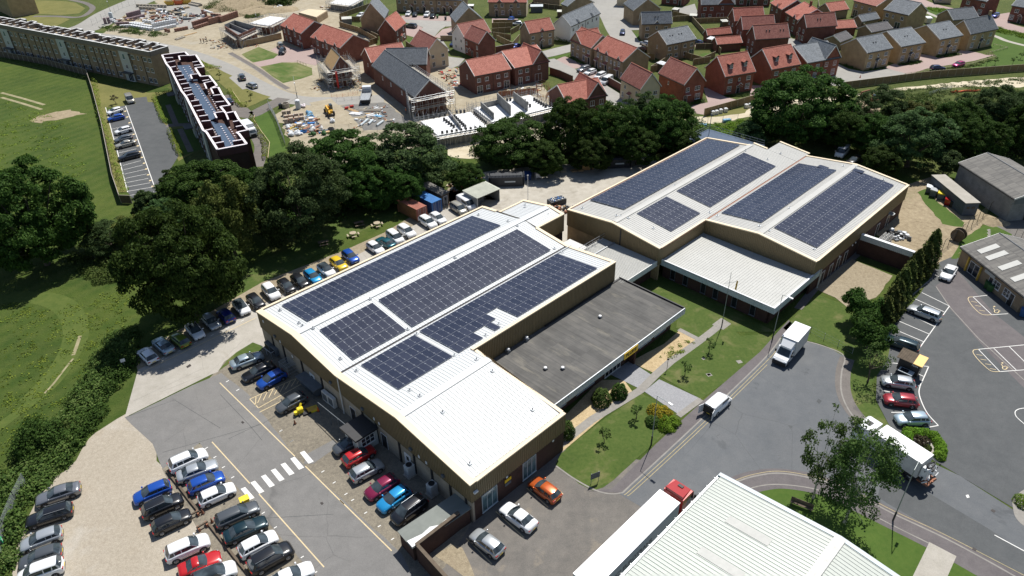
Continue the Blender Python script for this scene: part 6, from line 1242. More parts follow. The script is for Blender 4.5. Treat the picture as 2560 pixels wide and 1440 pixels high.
KIND={'hatch':(4.1,1.78,1.48,.92,.27,.45,.86,.965,.98,.2),'saloon':(4.65,1.82,1.44,.90,.30,.46,.72,.87,.97,.18),'estate':(4.75,1.82,1.48,.90,.28,.43,.90,.97,1.0,.18),'suv':(4.45,1.86,1.68,1.05,.26,.41,.88,.965,1.1,.26),'mpv':(4.4,1.82,1.66,1.0,.20,.36,.90,.975,1.08,.2),'coupe':(4.2,1.80,1.30,.84,.34,.50,.66,.82,.92,.15),'van':(4.9,1.92,1.98,1.12,.15,.28,.975,.99,1.2,.2)}
CARM={}
def car_parts(kind):
 if kind in CARM:return CARM[kind]
 L,W,H,zb,ws,rf,rr,rb,zt,gc=KIND[kind]
 hw=W/2;van=kind=='van'
 st=[(0,.52,.62),(.012,.66,.80),(.05,zb*.82,.93),(.12,zb*.92,.985),(ws,zb+.03,1),(ws+.12,zb+.06,1),(.55,zb+.07,1),(.75,zb+.08,1),(.9,zt-.02,.985),(.955,zt-.03,.95),(.988,zt-.16,.86),(1,.62,.74)]
 if rb<.9:st[-4]=(.9,zt,.98);st[-3]=(.96,zt-.02,.94)
 b=MB();rings=[]
 for fx,z,wf in st:
  x=L/2-fx*L;w=hw*wf;lo=gc if.04<fx<.96 else gc+.12
  zc_=z+(.05 if fx<ws or fx>rb else.02)
  rings.append([(x,-w*.93,lo),(x,-w,lo+.12),(x,-w*1.0,lo+.35*(z-lo)+.05),(x,-w*.985,z-.10),(x,-w*.90,z-.015),(x,-w*.5,zc_),(x,0,zc_+.01),(x,w*.5,zc_),(x,w*.90,z-.015),(x,w*.985,z-.10),(x,w*1.0,lo+.35*(z-lo)+.05),(x,w,lo+.12),(x,w*.93,lo)])
 n=len(rings[0]);pts=[p for r in rings for p in r];fs=[]
 for k in range(len(rings)-1):
  for i in range(n-1):fs.append((k*n+i,k*n+i+1,(k+1)*n+i+1,(k+1)*n+i))
  fs.append(((k+1)*n,k*n,k*n+n-1,(k+1)*n+n-1)[::-1])
 fs.append(tuple(range(n))[::-1]);fs.append(tuple((len(rings)-1)*n+i for i in range(n)))
 b.add(pts,[f[::-1]for f in fs])
 xf,xr=L/2-rf*L,L/2-rr*L;rw=hw*.70 if not van else hw*.86;zr_=H
 R1=[(xf+.12,-rw*.86,zr_-.09),(xf+.02,-rw*.5,zr_-.045),(xf,0,zr_-.03),(xf+.02,rw*.5,zr_-.045),(xf+.12,rw*.86,zr_-.09)]
 secs=[]
 for t_ in(0,.15,.5,.85,1):
  x=lerp(xf,xr,t_);cr={0:-.05,.15:-.012,.5:0,.85:-.015,1:-.055}[t_];w=rw*(1 if 0<t_<1 else.97)
  secs.append([(x,-w-.04,zr_-.13+cr),(x,-w,zr_-.06+cr),(x,-w*.55,zr_+cr-.008),(x,0,zr_+cr),(x,w*.55,zr_+cr-.008),(x,w,zr_-.06+cr),(x,w+.04,zr_-.13+cr)])
 pts=[p for s_ in secs for p in s_];fs=[]
 for k in range(4):
  for i in range(6):fs.append((k*7+i,(k+1)*7+i,(k+1)*7+i+1,k*7+i+1))
 rp=MB();rp.add(pts,fs);roofp=rp.mesh('roof_panel','paint_white',True)
 xw,xb=L/2-ws*L,L/2-rb*L;zw=zb+.07;zq=zt+.02;bw=hw*.90
 def pillar(x0,z0,x1,z1,wd,y0=None,y1=None,s_=1):
  y0=bw if y0 is None else y0;y1=rw+.02 if y1 is None else y1
  for s_ in(-1,1):b.add([(x0-wd,s_*y0,z0),(x0+wd,s_*y0,z0),(x1+wd*.7,s_*(y1+.015),z1),(x1-wd*.7,s_*(y1+.015),z1)],[(0,1,2,3)if s_<0 else(3,2,1,0)])
 pillar(xw,zw-.03,xf,zr_-.11,.07);pillar((xf+xr)/2+.05,zw,(xf+xr)/2+.05,zr_-.10,.055)
 if not van:pillar(xb+.12,zq-.02,xr+.02,zr_-.11,.11)
 if kind in('estate','suv','mpv','hatch'):pillar(lerp(xf,xr,.8),zw,lerp(xf,xr,.82),zr_-.1,.05)
 if van:
  for s_ in(-1,1):b.add([((xf+xr)/2+.3,s_*bw,zw-.05),(xb,s_*bw,zq-.05),(xr,s_*(rw+.03),zr_-.1),((xf+xr)/2+.2,s_*(rw+.03),zr_-.1)],[(0,1,2,3)])
  b.add([(xb-.02,-bw,zq-.1),(xb-.02,bw,zq-.1),(xr-.02,rw,zr_-.1),(xr-.02,-rw,zr_-.1)],[(0,1,2,3)])
 body=b.mesh('body','paint_white',True)
 for p in body.polygons:
  pass
 q=MB()
 B_=[(xw,-bw*.93,zw-.05),(xw+.10,-bw*.5,zw-.03),(xw+.13,0,zw-.02),(xw+.10,bw*.5,zw-.03),(xw,bw*.93,zw-.05),(xb+.05,bw*.95,zq-.06),(xb-.03,0,zq-.03),(xb+.05,-bw*.95,zq-.06)]
 T_=[(xf,-rw*.98,zr_-.10),(xf+.03,-rw*.5,zr_-.06),(xf+.04,0,zr_-.05),(xf+.03,rw*.5,zr_-.06),(xf,rw*.98,zr_-.10),(xr,rw*.98,zr_-.11),(xr-.02,0,zr_-.06),(xr,-rw*.98,zr_-.11)]
 q.add(B_+T_,[(i,(i+1)%8,8+(i+1)%8,8+i)for i in range(8)]+[tuple(range(8,16))])
 glass=q.mesh('window_glass','cg',False)
 wr=.33 if kind not in('suv','van')else.36
 ty=MB();ty.Lt([(wr*.62,-.10),(wr*.94,-.11),(wr,-.07),(wr,.07),(wr*.94,.11),(wr*.62,.10)],20,0,MR_(PI_/2,4,'X'));tyre=ty.mesh('tyre','tyre',True)
 ri=MB();ri.Lt([(wr*.64,-.09),(wr*.64,.113),(wr*.5,.105),(.05,.10)],16,0,MR_(PI_/2,4,'X'));
 for k in range(5):a=k*2*PI_/5;ri.tube((0,-.11,0),(wr*.6*cs_(a),-.115,wr*.6*sn_(a)),.035,4)
 for k in range(5):a=k*2*PI_/5;ri.tube((0,.11,0),(wr*.6*cs_(a),.115,wr*.6*sn_(a)),.035,4)
 rim=ri.mesh('rim','alloy',True)
 ar=MB()
 for x in(L*.31,-L*.305):
  for s_ in(-1,1):
   pts=[(x+(wr+.07)*cs_(a),s_*(hw+.006),wr+(wr+.07)*sn_(a))for a in[PI_*i/12 for i in range(13)]]
   ar.add(pts,[tuple(range(13))if s_>0 else tuple(range(12,-1,-1))])
 ar.box(-L*.30,-hw*.99-.004,gc-.04,L*.30,hw*.99+.004,gc+.05);ar.box(L/2-.10,-hw*.50,.30,L/2+.006,hw*.50,.50);ar.box(-L/2-.006,-hw*.6,.28,-L/2+.1,hw*.6,.42);ar.box(-L*.42,-hw*.8,.14,L*.42,hw*.8,gc+.02)
 trim=ar.mesh('trim','bp')
 hl=MB();hl.add([(L/2-.035,0,.60),(L/2-.10,-.24,.62),(L/2-.34,-.30,.72),(L/2-.30,-.24,.80),(L/2-.07,0,.71)],[(0,1,2,3,4)]);hlm=hl.mesh('headlight','lc')
 h2=MB();h2.add([(L/2-.035,0,.60),(L/2-.10,.24,.62),(L/2-.34,.30,.72),(L/2-.30,.24,.80),(L/2-.07,0,.71)],[(4,3,2,1,0)]);hlm2=h2.mesh('headlight','lc')
 tl=MB();tl.box(-.02,-.16,0,.12,.16,.16);tlm=tl.mesh('tail_light','lamp_red')
 mi=MB();mi.bevbox(-.08,-.1,0,.10,.1,.14,.03);mim=mi.mesh('wing_mirror','paint_white',True)
 pl=MB();pl.box(-.01,-.26,0,.01,.26,.11);plm=pl.mesh('number_plate','plate_yellow');pl2=pl.mesh('number_plate','plate_white')
 rl=MB()
 for s_ in(-1,1):rl.tube((xf-.1,s_*rw*.95,zr_+.0),(xr+.1,s_*rw*.95,zr_+.0),.02,5)
 rails=rl.mesh('roof_rails','galv')
 CARM[kind]=dict(body=body,roofp=roofp,glass=glass,tyre=tyre,rim=rim,trim=trim,hl=(hlm,hlm2),tl=tlm,mi=mim,pl=(plm,pl2),rails=rails,L=L,hw=hw,zb=zb,zt=zt,H=H,wr=wr,xw=xw,xf=xf,xr=xr,rw=rw)
 return CARM[kind]
def St(o,m):
 o.material_slots[0].link='OBJECT';o.material_slots[0].material=m
CARN=[]
def car(kind,colour,nose,tail,Lb,Gr=None,small=False,open_door=False,dark_roof=False,rails=False,name='parked_car',scale=1.0,z=.035,cat='car',rot=0):
 a=g(*nose,.65);b_=g(*tail,.65);c=(a+b_)/2;ang=math.atan2(a.y-b_.y,a.x-b_.x)+rot
 P=car_parts(kind);L=P['L'];s=scale
 Rt=empty(name,(c.x,c.y,z),ang,Lb=Lb,cat=cat,Gr=Gr);Rt.scale=(s,s,s)
 m_=G['paint_'+colour]
 o=link('body',P['body'],Rt);St(o,m_)
 link('window_glass',P['glass'],Rt);link('trim',P['trim'],Rt)
 for sx,x in((1,L*.31),(-1,-L*.305)):
  for sy in(-1,1):
   w=link('wheel',P['tyre'],Rt,(x,sy*(P['hw']-.10),P['wr']));link('rim',P['rim'],w,(0,0,0))
 for sy,hm in((-1,0),(1,1)):
  link('headlight',P['hl'][hm],Rt,(0,sy*(P['hw']*.55),0));link('tail_light',P['tl'],Rt,(-L/2+.02 if kind in('hatch','mpv','van','suv')else-L/2+.05,sy*(P['hw']*.70),P['zt']-.32))
  if not small:
   o=link('wing_mirror',P['mi'],Rt,(P['xw']-.12,sy*(P['hw']+.08),P['zb']+.06));St(o,m_)
 if not small:
  link('number_plate',P['pl'][0],Rt,(-L/2-.012,0,.50));link('number_plate',P['pl'][1],Rt,(L/2+.004,0,.38))
 if rails:link('roof_rails',P['rails'],Rt)
 o=link('roof_panel',P['roofp'],Rt);St(o,G['cg']if dark_roof else m_)
 if open_door:
  mb=MB();T=MT_((.45,-P['hw'],0))@MR_(R_(-115 if open_door>0 else 0),4,'Z');mb.box(0,-.05,.25,-1.0,.0,.95,0,T);mb.box(-.05,-.04,.95,-.95,-.01,1.3,1,T);mb.Bd('door',[m_,G['cg']],Rt,Lb='open door')
 CARN.append(Rt);return Rt
def C_(r,kind,col,n,t,Lb,**k):return car(kind,col,px(r,*n),px(r,*t),Lb,**k)
GA='cars parked on the gravel car park';GB='cars parked in the row along the concrete drive';GC_='cars parked against the near factory';GD='cars parked in the flats car park';GE='cars parked in the right hand car park';GF='cars parked among the houses'
C_('k','suv','white',(1510,520),(1290,618),'white car with silver roof bars at the top end of the gravel bay row',Gr=GA,rails=True)
C_('k','saloon','silver',(1588,598),(1345,690),'silver saloon second from the top of the gravel bay row',Gr=GA)
C_('k','hatch','blue',(1640,685),(1425,778),'mid blue hatchback between the silver saloon and the silver white hatchback',Gr=GA)
C_('k','hatch','white',(1725,770),(1500,870),'white hatchback facing the zebra crossing, beside the mid blue hatchback',Gr=GA)
C_('k','estate','grey',(1880,918),(1650,1020),'dark grey estate nearest below the yellow box on the gravel bays',Gr=GA)
C_('k','saloon','dark_teal',(1962,1020),(1690,1145),'very dark teal saloon beside the dark grey estate',Gr=GA)
C_('k','hatch','white',(2025,1135),(1815,1245),'white hatchback between the dark teal saloon and the black four by four',Gr=GA)
C_('k','suv','black',(2150,1220),(1880,1370),'large black four by four with roof bars near the bottom of the gravel bays',Gr=GA,rails=True,scale=1.05)
C_('k','saloon','white',(2265,1385),(2060,1480),'white saloon cut by the bottom edge beside the black four by four',Gr=GA)
C_('k','hatch','blue',(1000,860),(1262,752),'royal blue hatchback standing alone at the top of the inner gravel row',Gr=GA)
C_('k','suv','black',(1338,850),(1078,965),'black car with bright window trim between the royal blue hatchback and a black hatchback',Gr=GA,rails=True,scale=.98)
C_('k','hatch','black',(1408,960),(1140,1085),'black hatchback beside the timber barrier in the inner gravel row',Gr=GA)
C_('k','suv','white',(1535,1160),(1255,1282),'white crossover parked next to the red coupe',Gr=GA)
C_('k','coupe','red',(1625,1280),(1345,1395),'bright red coupe at the bottom of the gravel car park',Gr=GA)
C_('k','suv','white',(1715,1375),(1470,1480),'white car with black roof cut by the bottom edge beside the red coupe',Gr=GA,dark_roof=True)
C_('k','saloon','mid_grey',(278,868),(585,768),'mid grey saloon at the top of the row beside the green mesh fence',Gr=GA)
C_('k','estate','black',(198,1030),(532,925),'long black estate with bright window trim beside the green mesh fence',Gr=GA,rails=True)
C_('k','hatch','silver',(150,1215),(460,1098),'silver hatchback third in the row beside the green mesh fence',Gr=GA)
C_('k','hatch','grey',(142,1345),(455,1235),'dark grey hatchback between the silver hatchback and the white people carrier',Gr=GA)
C_('k','mpv','white',(140,1455),(455,1345),'white people carrier in the bottom left corner',Gr=GA)
C_('l','saloon','pale_blue',(425,205),(85,335),'silver blue saloon beside the small grass island',Gr=GC_)
C_('l','saloon','black',(235,470),(540,330),'black saloon between the silver blue saloon and the blue hatchback',Gr=GC_)
C_('l','hatch','blue',(400,555),(665,415),'glossy blue hatchback beside the yellow hatching',Gr=GC_)
C_('l','hatch','grey',(600,830),(910,670),'dark grey hatchback in front of the yellow pallet truck',Gr=GC_)
C_('l','hatch','grey',(1245,1290),(1575,1140),'dark grey hatchback beside the small porch, next to the red car',Gr=GC_)
C_('m','hatch','red',(325,290),(85,420),'bright red hatchback, rear to the lane, half in the factory shade',Gr=GC_)
C_('m','hatch','silver',(405,420),(145,555),'silver roofed hatchback between the red and the maroon cars',Gr=GC_)
C_('m','hatch','maroon',(290,715),(530,565),'maroon hatchback facing the lane',Gr=GC_)
C_('m','hatch','bright_blue',(390,835),(650,655),'sky blue hatchback facing the lane',Gr=GC_)
C_('m','mpv','black',(515,950),(800,745),'black people carrier with bright roof bars beside the felt roofed shed',Gr=GC_,rails=True)
C_('n','hatch','silver',(985,1098),(1205,1265),'silver hatchback with red tail lights, nearest the dark brick walls on the forecourt')
C_('n','saloon','white',(1215,905),(1440,1070),'white saloon with its passenger door open on the forecourt',open_door=1)
C_('n','hatch','orange',(1440,722),(1608,848),'orange hatchback on the forecourt')
row=[('hatch','white',(1050,1165),(1150,1265),'white hatchback at the lower left end of the drive side row',{}),('saloon','pale_blue',(1165,1095),(1262,1185),'pale silver blue saloon second from the lower end of the drive side row',{}),('hatch','green',(1290,1060),(1388,1140),'olive green hatchback in the drive side row',{}),('hatch','white',(1500,1090),(1405,980),'white hatchback with dark glass roof right of the olive green one',{'dark_roof':True}),('hatch','silver',(1622,1015),(1520,915),'silver white hatchback left of the deep blue one',{}),('hatch','deep_blue',(1640,872),(1722,960),'deep blue hatchback in the drive side row',{}),('hatch','white',(1838,905),(1755,808),'white hatchback with dark roof right of the deep blue hatchback',{'dark_roof':True}),('hatch','black',(1945,855),(1860,770),'black hatchback left of the large white four by four at the factory corner',{}),('suv','white',(2068,800),(1968,690),'large pearl white four by four at the factory corner',{}),('hatch','black',(2185,748),(2080,652),'glossy black hatchback right of the pearl white four by four',{}),('hatch','black',(2285,705),(2180,618),'second black hatchback, left of the two tone blue one',{}),('hatch','bright_blue',(2372,668),(2282,590),'two tone blue hatchback in the drive side row',{}),('hatch','white',(2478,620),(2378,540),'white hatchback with dark roof left of the yellow car',{'dark_roof':True}),('hatch','yellow',(2572,575),(2470,492),'bright yellow hatchback in the drive side row',{})]
for kd,col,n_,t_,lb,kw in row:C_('o',kd,col,n_,t_,lb,Gr=GB,**kw)
for kd,col,n_,t_,lb,kw in[('hatch','blue',(125,520),(32,440),'bright blue hatchback right of the yellow car',{}),('hatch','white',(312,450),(215,382),'white hatchback by the lawn with the picnic tables, left of the teal car',{}),('saloon','teal',(290,348),(392,405),'teal saloon between two white cars',{}),('mpv','white',(455,372),(365,300),'white people carrier right of the teal saloon',{}),('suv','white',(552,332),(440,258),'boxy white four by four parked apart near the brown container',{}),('suv','white',(708,262),(600,192),'white crossover in front of the brown shipping container',{}),('hatch','white',(775,225),(682,165),'white hatchback in front of the blue shipping container',{}),('mpv','beige',(935,160),(830,88),'grey sided people carrier with white roof beside the white van',{}),('van','white',(1002,130),(882,50),'white panel van left of the open steel shelter',{'name':'parked_van','cat':'van'})]:C_('p',kd,col,n_,t_,lb,Gr=GB,**kw)
C_('q','saloon','white',(1962,655),(2035,545),'white saloon with its door ajar near the brick workshop',Gr=GE,open_door=1)
C_('q','estate','silver',(1718,858),(1925,935),'silver estate nearest the dark conifers in the right car park',Gr=GE)
C_('q','estate','dark_teal',(1545,1090),(1750,1160),'dark estate in the shade of the round tree, right car park',Gr=GE)
C_('q','hatch','silver',(1512,1398),(1735,1432),'silver white hatchback nearest the small kiosk',Gr=GE)
C_('r','hatch','dull_red',(1520,105),(1765,135),'dark red hatchback in the right car park',Gr=GE)
C_('r','hatch','pale_blue',(1608,262),(1848,258),'pale silver blue hatchback nearest the round shrub bed',Gr=GE)
C_('A','hatch','white',(800,845),(908,810),'white hatchback at the top of the flats car park row',Gr=GD)
C_('A','hatch','blue',(795,892),(928,862),'blue hatchback in the flats car park',Gr=GD)
C_('A','hatch','white',(848,990),(985,952),'white hatchback parked alone in the middle of the flats row',Gr=GD)
C_('A','hatch','grey',(850,1052),(985,1018),'dark grey hatchback touching the beige one in the flats row',Gr=GD)
C_('A','saloon','beige',(855,1092),(1012,1052),'beige silver saloon in the flats row',Gr=GD)
C_('A','estate','black',(880,1182),(1040,1142),'black estate at the lower end of the flats row',Gr=GD)
C_('A','van','beige',(985,770),(948,712),'pale grey van at the head of the flats car park',Gr=GD,name='parked_van',cat='van')
C_('a','suv','grey',(640,1180),(700,1290),'dark four by four with grey roof parked in the lay-by beside the estate road',Gr=GF)
C_('a','estate','silver',(770,1330),(890,1390),'silver estate parked in the lay-by behind the dark four by four',Gr=GF)
C_('s','hatch','navy',(800,560),(850,620),'navy car half hidden behind the brown flats',Gr=GF)
C_('a','mpv','beige',(1260,680),(1320,770),'silver grey van like car with white roof at the garden wall',Gr=GF,scale=1.05)
C_('a','suv','black',(1290,860),(1340,790),'black pickup style four by four in front of the silver grey van',Gr=GF)
for q in[('b','hatch','white',(1058,258),(1125,180),'white car at the left end of the terrace parking'),('b','hatch','black',(1180,265),(1215,195),'black car between two white cars below the terrace'),('b','suv','white',(1355,275),(1425,195),'second white car below the terrace porch canopies'),('b','hatch','black',(1455,290),(1510,220),'black car left of the green bins below the terrace'),('b','suv','grey',(1060,405),(1220,425),'dark grey four by four beside the small red brick house'),('b','hatch','navy',(1765,740),(1870,660),'navy car beside the white rendered wall'),('c','hatch','blue',(260,340),(340,280),'bright blue car below the terrace end'),('c','hatch','silver',(320,380),(470,370),'silver car with dark bonnet behind the timber fences'),('c','hatch','navy',(2080,575),(2095,460),'navy car driving up the pale estate road'),('c','hatch','deep_blue',(320,760),(420,730),'purple blue car behind the tan house fence'),('c','estate','mid_grey',(1370,1130),(1560,1070),'silver grey estate at the top of the four cars before the terrace'),('c','hatch','white',(1500,1175),(1640,1130),'small white hatchback second of the four before the terrace'),('c','mpv','white',(1640,1255),(1815,1175),'white people carrier third of the four before the terrace'),('d','hatch','silver',(310,680),(380,700),'silver car half hidden behind the tan grey roofed pair'),('d','hatch','black',(240,770),(350,790),'black car half hidden behind the tan grey roofed pair'),('d','hatch','navy',(1150,660),(1225,690),'navy car at the end of the driveway by the round lawn'),('f','hatch','navy',(1295,1080),(1065,1090),'navy blue hatchback on the paved drive before the detached houses'),('f','hatch','magenta',(1400,1060),(1620,1000),'magenta hatchback on the paved drive before the detached houses'),('f','hatch','deep_blue',(2060,270),(2150,220),'dark blue car behind the chimney house'),('b','hatch','white',(290,260),(370,225),'white car half hidden behind the tall tan house')]:
 C_(*q,Gr=GF,small=True)
C_('c','van','white',(1730,1350),(1930,1240),'white and blue van at the bottom of the four vehicles before the terrace',name='parked_van',cat='van',Gr=GF)
mb=MB();
v2=C_('r','van','white',(345,95),(218,205),'small white van with its rear doors open at the kerb',name='parked_van',cat='van',scale=.9)
mb.box(-2.47,-.85,.4,-2.44,.85,1.8);mb.Bd('load_bay','bp',v2)
for s_ in(-1,1):
 mb=MB();T=MT_((-2.44,s_*.88,0))@MR_(s_*R_(-15),4,'Z');mb.box(-.85,-.03,.35,0,.03,1.8,0,T);mb.Bd('door','paint_white',v2,Lb='open rear door')
v3=C_('C','van','white',(1175,1165),(1235,1105),'white van in the shade behind the far factory',name='parked_van',cat='van')
C_('C','hatch','black',(1270,1205),(1330,1180),'black car beside the white van behind the far factory',small=True);C_('C','saloon','white',(1470,1260),(1560,1250),'white car in the tree shade at the rear corner of the far factory',small=True)
def Wh(Rt,xs,hw,r=.48,w=.28):
 ty=MB();ty.Lt([(r*.6,-w/2),(r*.95,-w/2),(r,-w*.3),(r,w*.3),(r*.95,w/2),(r*.6,w/2)],20,0,MR_(PI_/2,4,'X'));m1=ty.mesh('tyre','tyre',True)
 ri=MB();ri.Lt([(r*.6,-w*.45),(r*.6,w*.5),(r*.25,w*.35),(.08,w*.5)],14,0,MR_(PI_/2,4,'X'));ri.Lt([(r*.58,-w*.5),(r*.58,-w*.45)],14,0,MR_(PI_/2,4,'X'));m2=ri.mesh('rim','alloy',True)
 for x in xs:
  for s_ in(-1,1):q=link('wheel',m1,Rt,(x,s_*hw,r));link('rim',m2,q,(0,0,0),0 if s_>0 else PI_)
def cab(Rt,x0,L,W,z0,H,m,slope=.25,name='cab'):
 """cab from x0 (rear) to x0+L (front)"""
 b=MB();hw=W/2;x1=x0+L
 prof=[(x0,z0),(x1,z0),(x1+.02,z0+H*.42),(x1-slope,z0+H*.93),(x1-slope-.25,z0+H),(x0,z0+H)]
 n=len(prof);pts=[(x,-hw,z)for x,z in prof]+[(x,hw,z)for x,z in prof]
 b.add(pts,[tuple(range(n))[::1],tuple(range(2*n-1,n-1,-1))]+[(i,n+i,n+(i+1)%n,(i+1)%n)for i in range(n)])
 c=b.Bd(name,[m],Rt)
 w=MB();s0=(x1+.02-slope*.08,z0+H*.48);s1=(x1-slope*.92,z0+H*.86)
 w.add([(s0[0]+.012,-hw*.86,s0[1]),(s0[0]+.012,hw*.86,s0[1]),(s1[0]+.03,hw*.82,s1[1]),(s1[0]+.03,-hw*.82,s1[1])],[(0,1,2,3)])
 for s_ in(-1,1):w.add([(x0+L*.35,s_*(hw+.006),z0+H*.48),(x1-.12,s_*(hw+.006),z0+H*.46),(x1-slope-.12,s_*(hw+.006),z0+H*.82),(x0+L*.35,s_*(hw+.006),z0+H*.82)],[(0,1,2,3)])
 w.Bd('window_glass','cg',c)
 gq=MB();gq.box(x1-.05,-hw*.7,z0+.15,x1+.035,hw*.7,z0+H*.3);gq.box(x1-.12,-hw,z0-.12,x1+.06,hw,z0+.14);gq.Bd('bumper','bp',c)
 for s_ in(-1,1):
  h_=MB();h_.box(x1-.02,s_*hw*.8-.16,z0+.16,x1+.045,s_*hw*.8+.16,z0+.36);h_.Bd('headlight','lc',c)
  h_=MB();h_.box(x1-.25,s_*(hw+.18)-.09,z0+H*.5,x1-.1,s_*(hw+.18)+.09,z0+H*.78);h_.Bd('wing_mirror','bp',c)
 return c
def truck_root(name,nose,tail,Lb,cat='lorry',z=.035):
 a=g(*nose,.8);b=g(*tail,.8);c=(a+b)/2;return empty(name,(c.x,c.y,z),math.atan2(a.y-b.y,a.x-b.x),Lb=Lb,cat=cat),(a-b).length
a=gp('q',765,1075,3.3);b_=gp('q',865,965,3.3);dirv=(a-b_).normalized();L=(a-b_).length
mid=(gp('q',765,1075,3.3)+gp('q',970,1005,3.3))/2
bt=empty('box_truck',(mid.x,mid.y,.035),math.atan2(dirv.y,dirv.x),Lb='white box body truck parked at the kerb by the flagpoles',cat='truck')
mb=MB();mb.box(-2.1,-1.12,.85,2.2,1.12,3.3);mb.Bd('box_body','gw',bt);mb=MB();mb.box(-2.15,-1.15,3.3,2.25,1.15,3.36);mb.Bd('roof','wm',bt)
mb=MB();mb.box(-2.1,-.5,.5,4.2,.5,.85);mb.Bd('chassis','bp',bt)
b=MB();hw=.98
prof=[(2.25,.45),(4.55,.45),(4.62,.95),(4.3,1.18),(3.75,1.38),(3.1,2.2),(2.9,2.28),(2.25,2.3)];n=len(prof)
b.add([(x,-hw,z)for x,z in prof]+[(x,hw,z)for x,z in prof],[tuple(range(n)),tuple(range(2*n-1,n-1,-1))]+[(i,n+i,n+(i+1)%n,(i+1)%n)for i in range(n)]);c=b.Bd('cab','paint_white',bt)
b=MB();b.Pm([(2.27,-.9),(3.2,-.75),(3.2,.75),(2.27,.9)],2.28,[3.2,2.5,2.5,3.2]);b.Bd('wind_deflector','paint_white',c)
b=MB();b.add([(3.77,-.86,1.42),(3.77,.86,1.42),(3.17,.78,2.18),(3.17,-.78,2.18)],[(0,1,2,3)]);
for s_ in(-1,1):b.add([(2.5,s_*.986,1.4),(3.6,s_*.986,1.38),(3.05,s_*.986,2.12),(2.5,s_*.986,2.14)],[(0,1,2,3)])
b.Bd('window_glass','cg',c);b=MB();b.box(4.5,-.95,.3,4.68,.95,.85);b.Bd('bumper','bp',c)
for s_ in(-1,1):
 b=MB();b.box(4.3,s_*.78-.15,.88,4.63,s_*.78+.15,1.08);b.Bd('headlight','lc',c);b=MB();b.box(3.4,s_*1.15-.1,1.45,3.55,s_*1.15+.1,1.85);b.Bd('wing_mirror','bp',c)
Wh(bt,(3.75,-1.1),.88,.36,.25)
Uc=(-26.3+-23.65)/2
al=empty('articulated_lorry',S(40,Uc,.035),-HEAD+PI_/2,Lb='articulated lorry with red cab and long white trailer beside the warehouse',cat='lorry')
mb=MB();mb.box(-7.2,-1.27,1.15,6.85,1.27,3.95,0,None,1);tr=mb.Bd('trailer_body',[G['sc'],G['paint_white']],al)
mb=MB();mb.box(-7.25,-1.3,3.95,6.9,1.3,4.0);mb.Bd('trailer_roof','wm',tr)
mb=MB();mb.box(-7.1,-.5,.75,9.6,.5,1.15);mb.Bd('chassis','bp',al)
Wh(al,(-5.6,-4.3,-3.0,6.0,9.3),1.02,.5,.3)
c=cab(al,7.6,2.35,2.45,.65,2.95,G['paint_truck_red'],.3)
mb=MB();mb.Pm([(7.65,-1.1),(9.4,-.95),(9.4,.95),(7.65,1.1)],3.58,[4.0,3.7,3.7,4.0]);mb.Bd('wind_deflector','paint_truck_red',c);mb=MB();mb.box(8.75,-.3,3.8,9.1,.3,3.9);mb.Bd('roof_hatch','bp',c)
me=Tx('ONCI EUROTRANS',.85,G['sg'],.004);o=link('lettering',me,tr,(-1.5,-1.285,2.5));o.rotation_euler=(PI_/2,0,0)
ra=gp('r',1495,335,3.4);rb_=gp('r',1845,562,3.4);d_=(ra-rb_).normalized();mid=(ra+rb_)/2
sw=empty('service_lorry',(mid.x,mid.y,.035),math.atan2(d_.y,d_.x),Lb='long white service lorry with hoses and machinery on its tail, half behind the birch',cat='lorry')
hl=(ra-rb_).length/2
mb=MB();mb.box(-hl,-1.2,1.1,hl,1.2,3.4,0,None,1);bd=mb.Bd('box_body',[G['gw'],G['wm']],sw)
mb=MB()
for x in(-hl*.5,-hl*.1,hl*.3,hl*.72):mb.box(x-.04,-1.15,3.4,x+.04,1.15,3.43)
for x in(-hl*.45,-hl*.2,0):mb.box(x-.3,-.3,3.4,x+.3,.25,3.45)
mb.Bd('roof_fittings','galv',bd)
mb=MB();mb.box(-hl-.4,-.5,.7,hl+2.6,.5,1.1);mb.box(-hl*.8,-1.2,.75,-hl*.1,1.2,1.08);mb.Bd('chassis','bp',sw)
cab(sw,hl+.45,2.1,2.4,.65,2.5,G['paint_white'],.25);mb=MB();mb.box(hl+1.1,-.4,3.16,hl+1.8,.4,3.22);mb.Bd('roof_hatch','bp',sw)
Wh(sw,(hl+1.6,-hl*.35,-hl*.75),1.0,.5,.3)
mb=MB();random.seed(3)
for k in range(26):
 y=RU_(-1.1,1.1);z=RU_(.8,3.2);x=-hl-RU_(.1,1.2);dx=RU_(-.2,.4);mb.tube((x,y,z),(x+dx,y+RU_(-.7,.7),z+RU_(-.5,.5)),RU_(.05,.12),7,random.choice((0,0,1)))
mb.box(-hl-.9,.5,1.4,-hl-.1,1.0,2.9,1);mb.box(-hl-.7,-1.0,1.0,-hl-.1,-.2,1.9,0);mb.box(-hl-1.3,-1.0,.6,-hl,.9,.75,2);mb.Bd('rear_machinery',[G['bp'],G['paint_white'],G['rust']],sw)
mb=MB();P=[(-hl-.6+.5*cs_(t)*.5,.3+.7*sn_(t),3.2+.1*sn_(2*t))for t in[i*PI_/6 for i in range(13)]];mb.path(P,.09,7);mb.Bd('suction_hose','bp',sw)
a=gp('s',1000,830,2.7);b_=gp('s',1100,985,.8);d_=(b_-a);d_.z=0;d_.normalize();mid=gp('s',1050,880,2.2)
lv=empty('box_truck',(mid.x,mid.y,.03),math.atan2(d_.y,d_.x),Lb='white box van with dark windscreen beside the brown flats',cat='van')
mb=MB();mb.box(-2.6,-1.05,.6,1.5,1.05,2.9);mb.Bd('box_body','paint_white',lv);cab(lv,1.5,1.7,1.95,.4,1.75,G['paint_white'],.6);Wh(lv,(2.5,-1.5),.85,.34,.22)
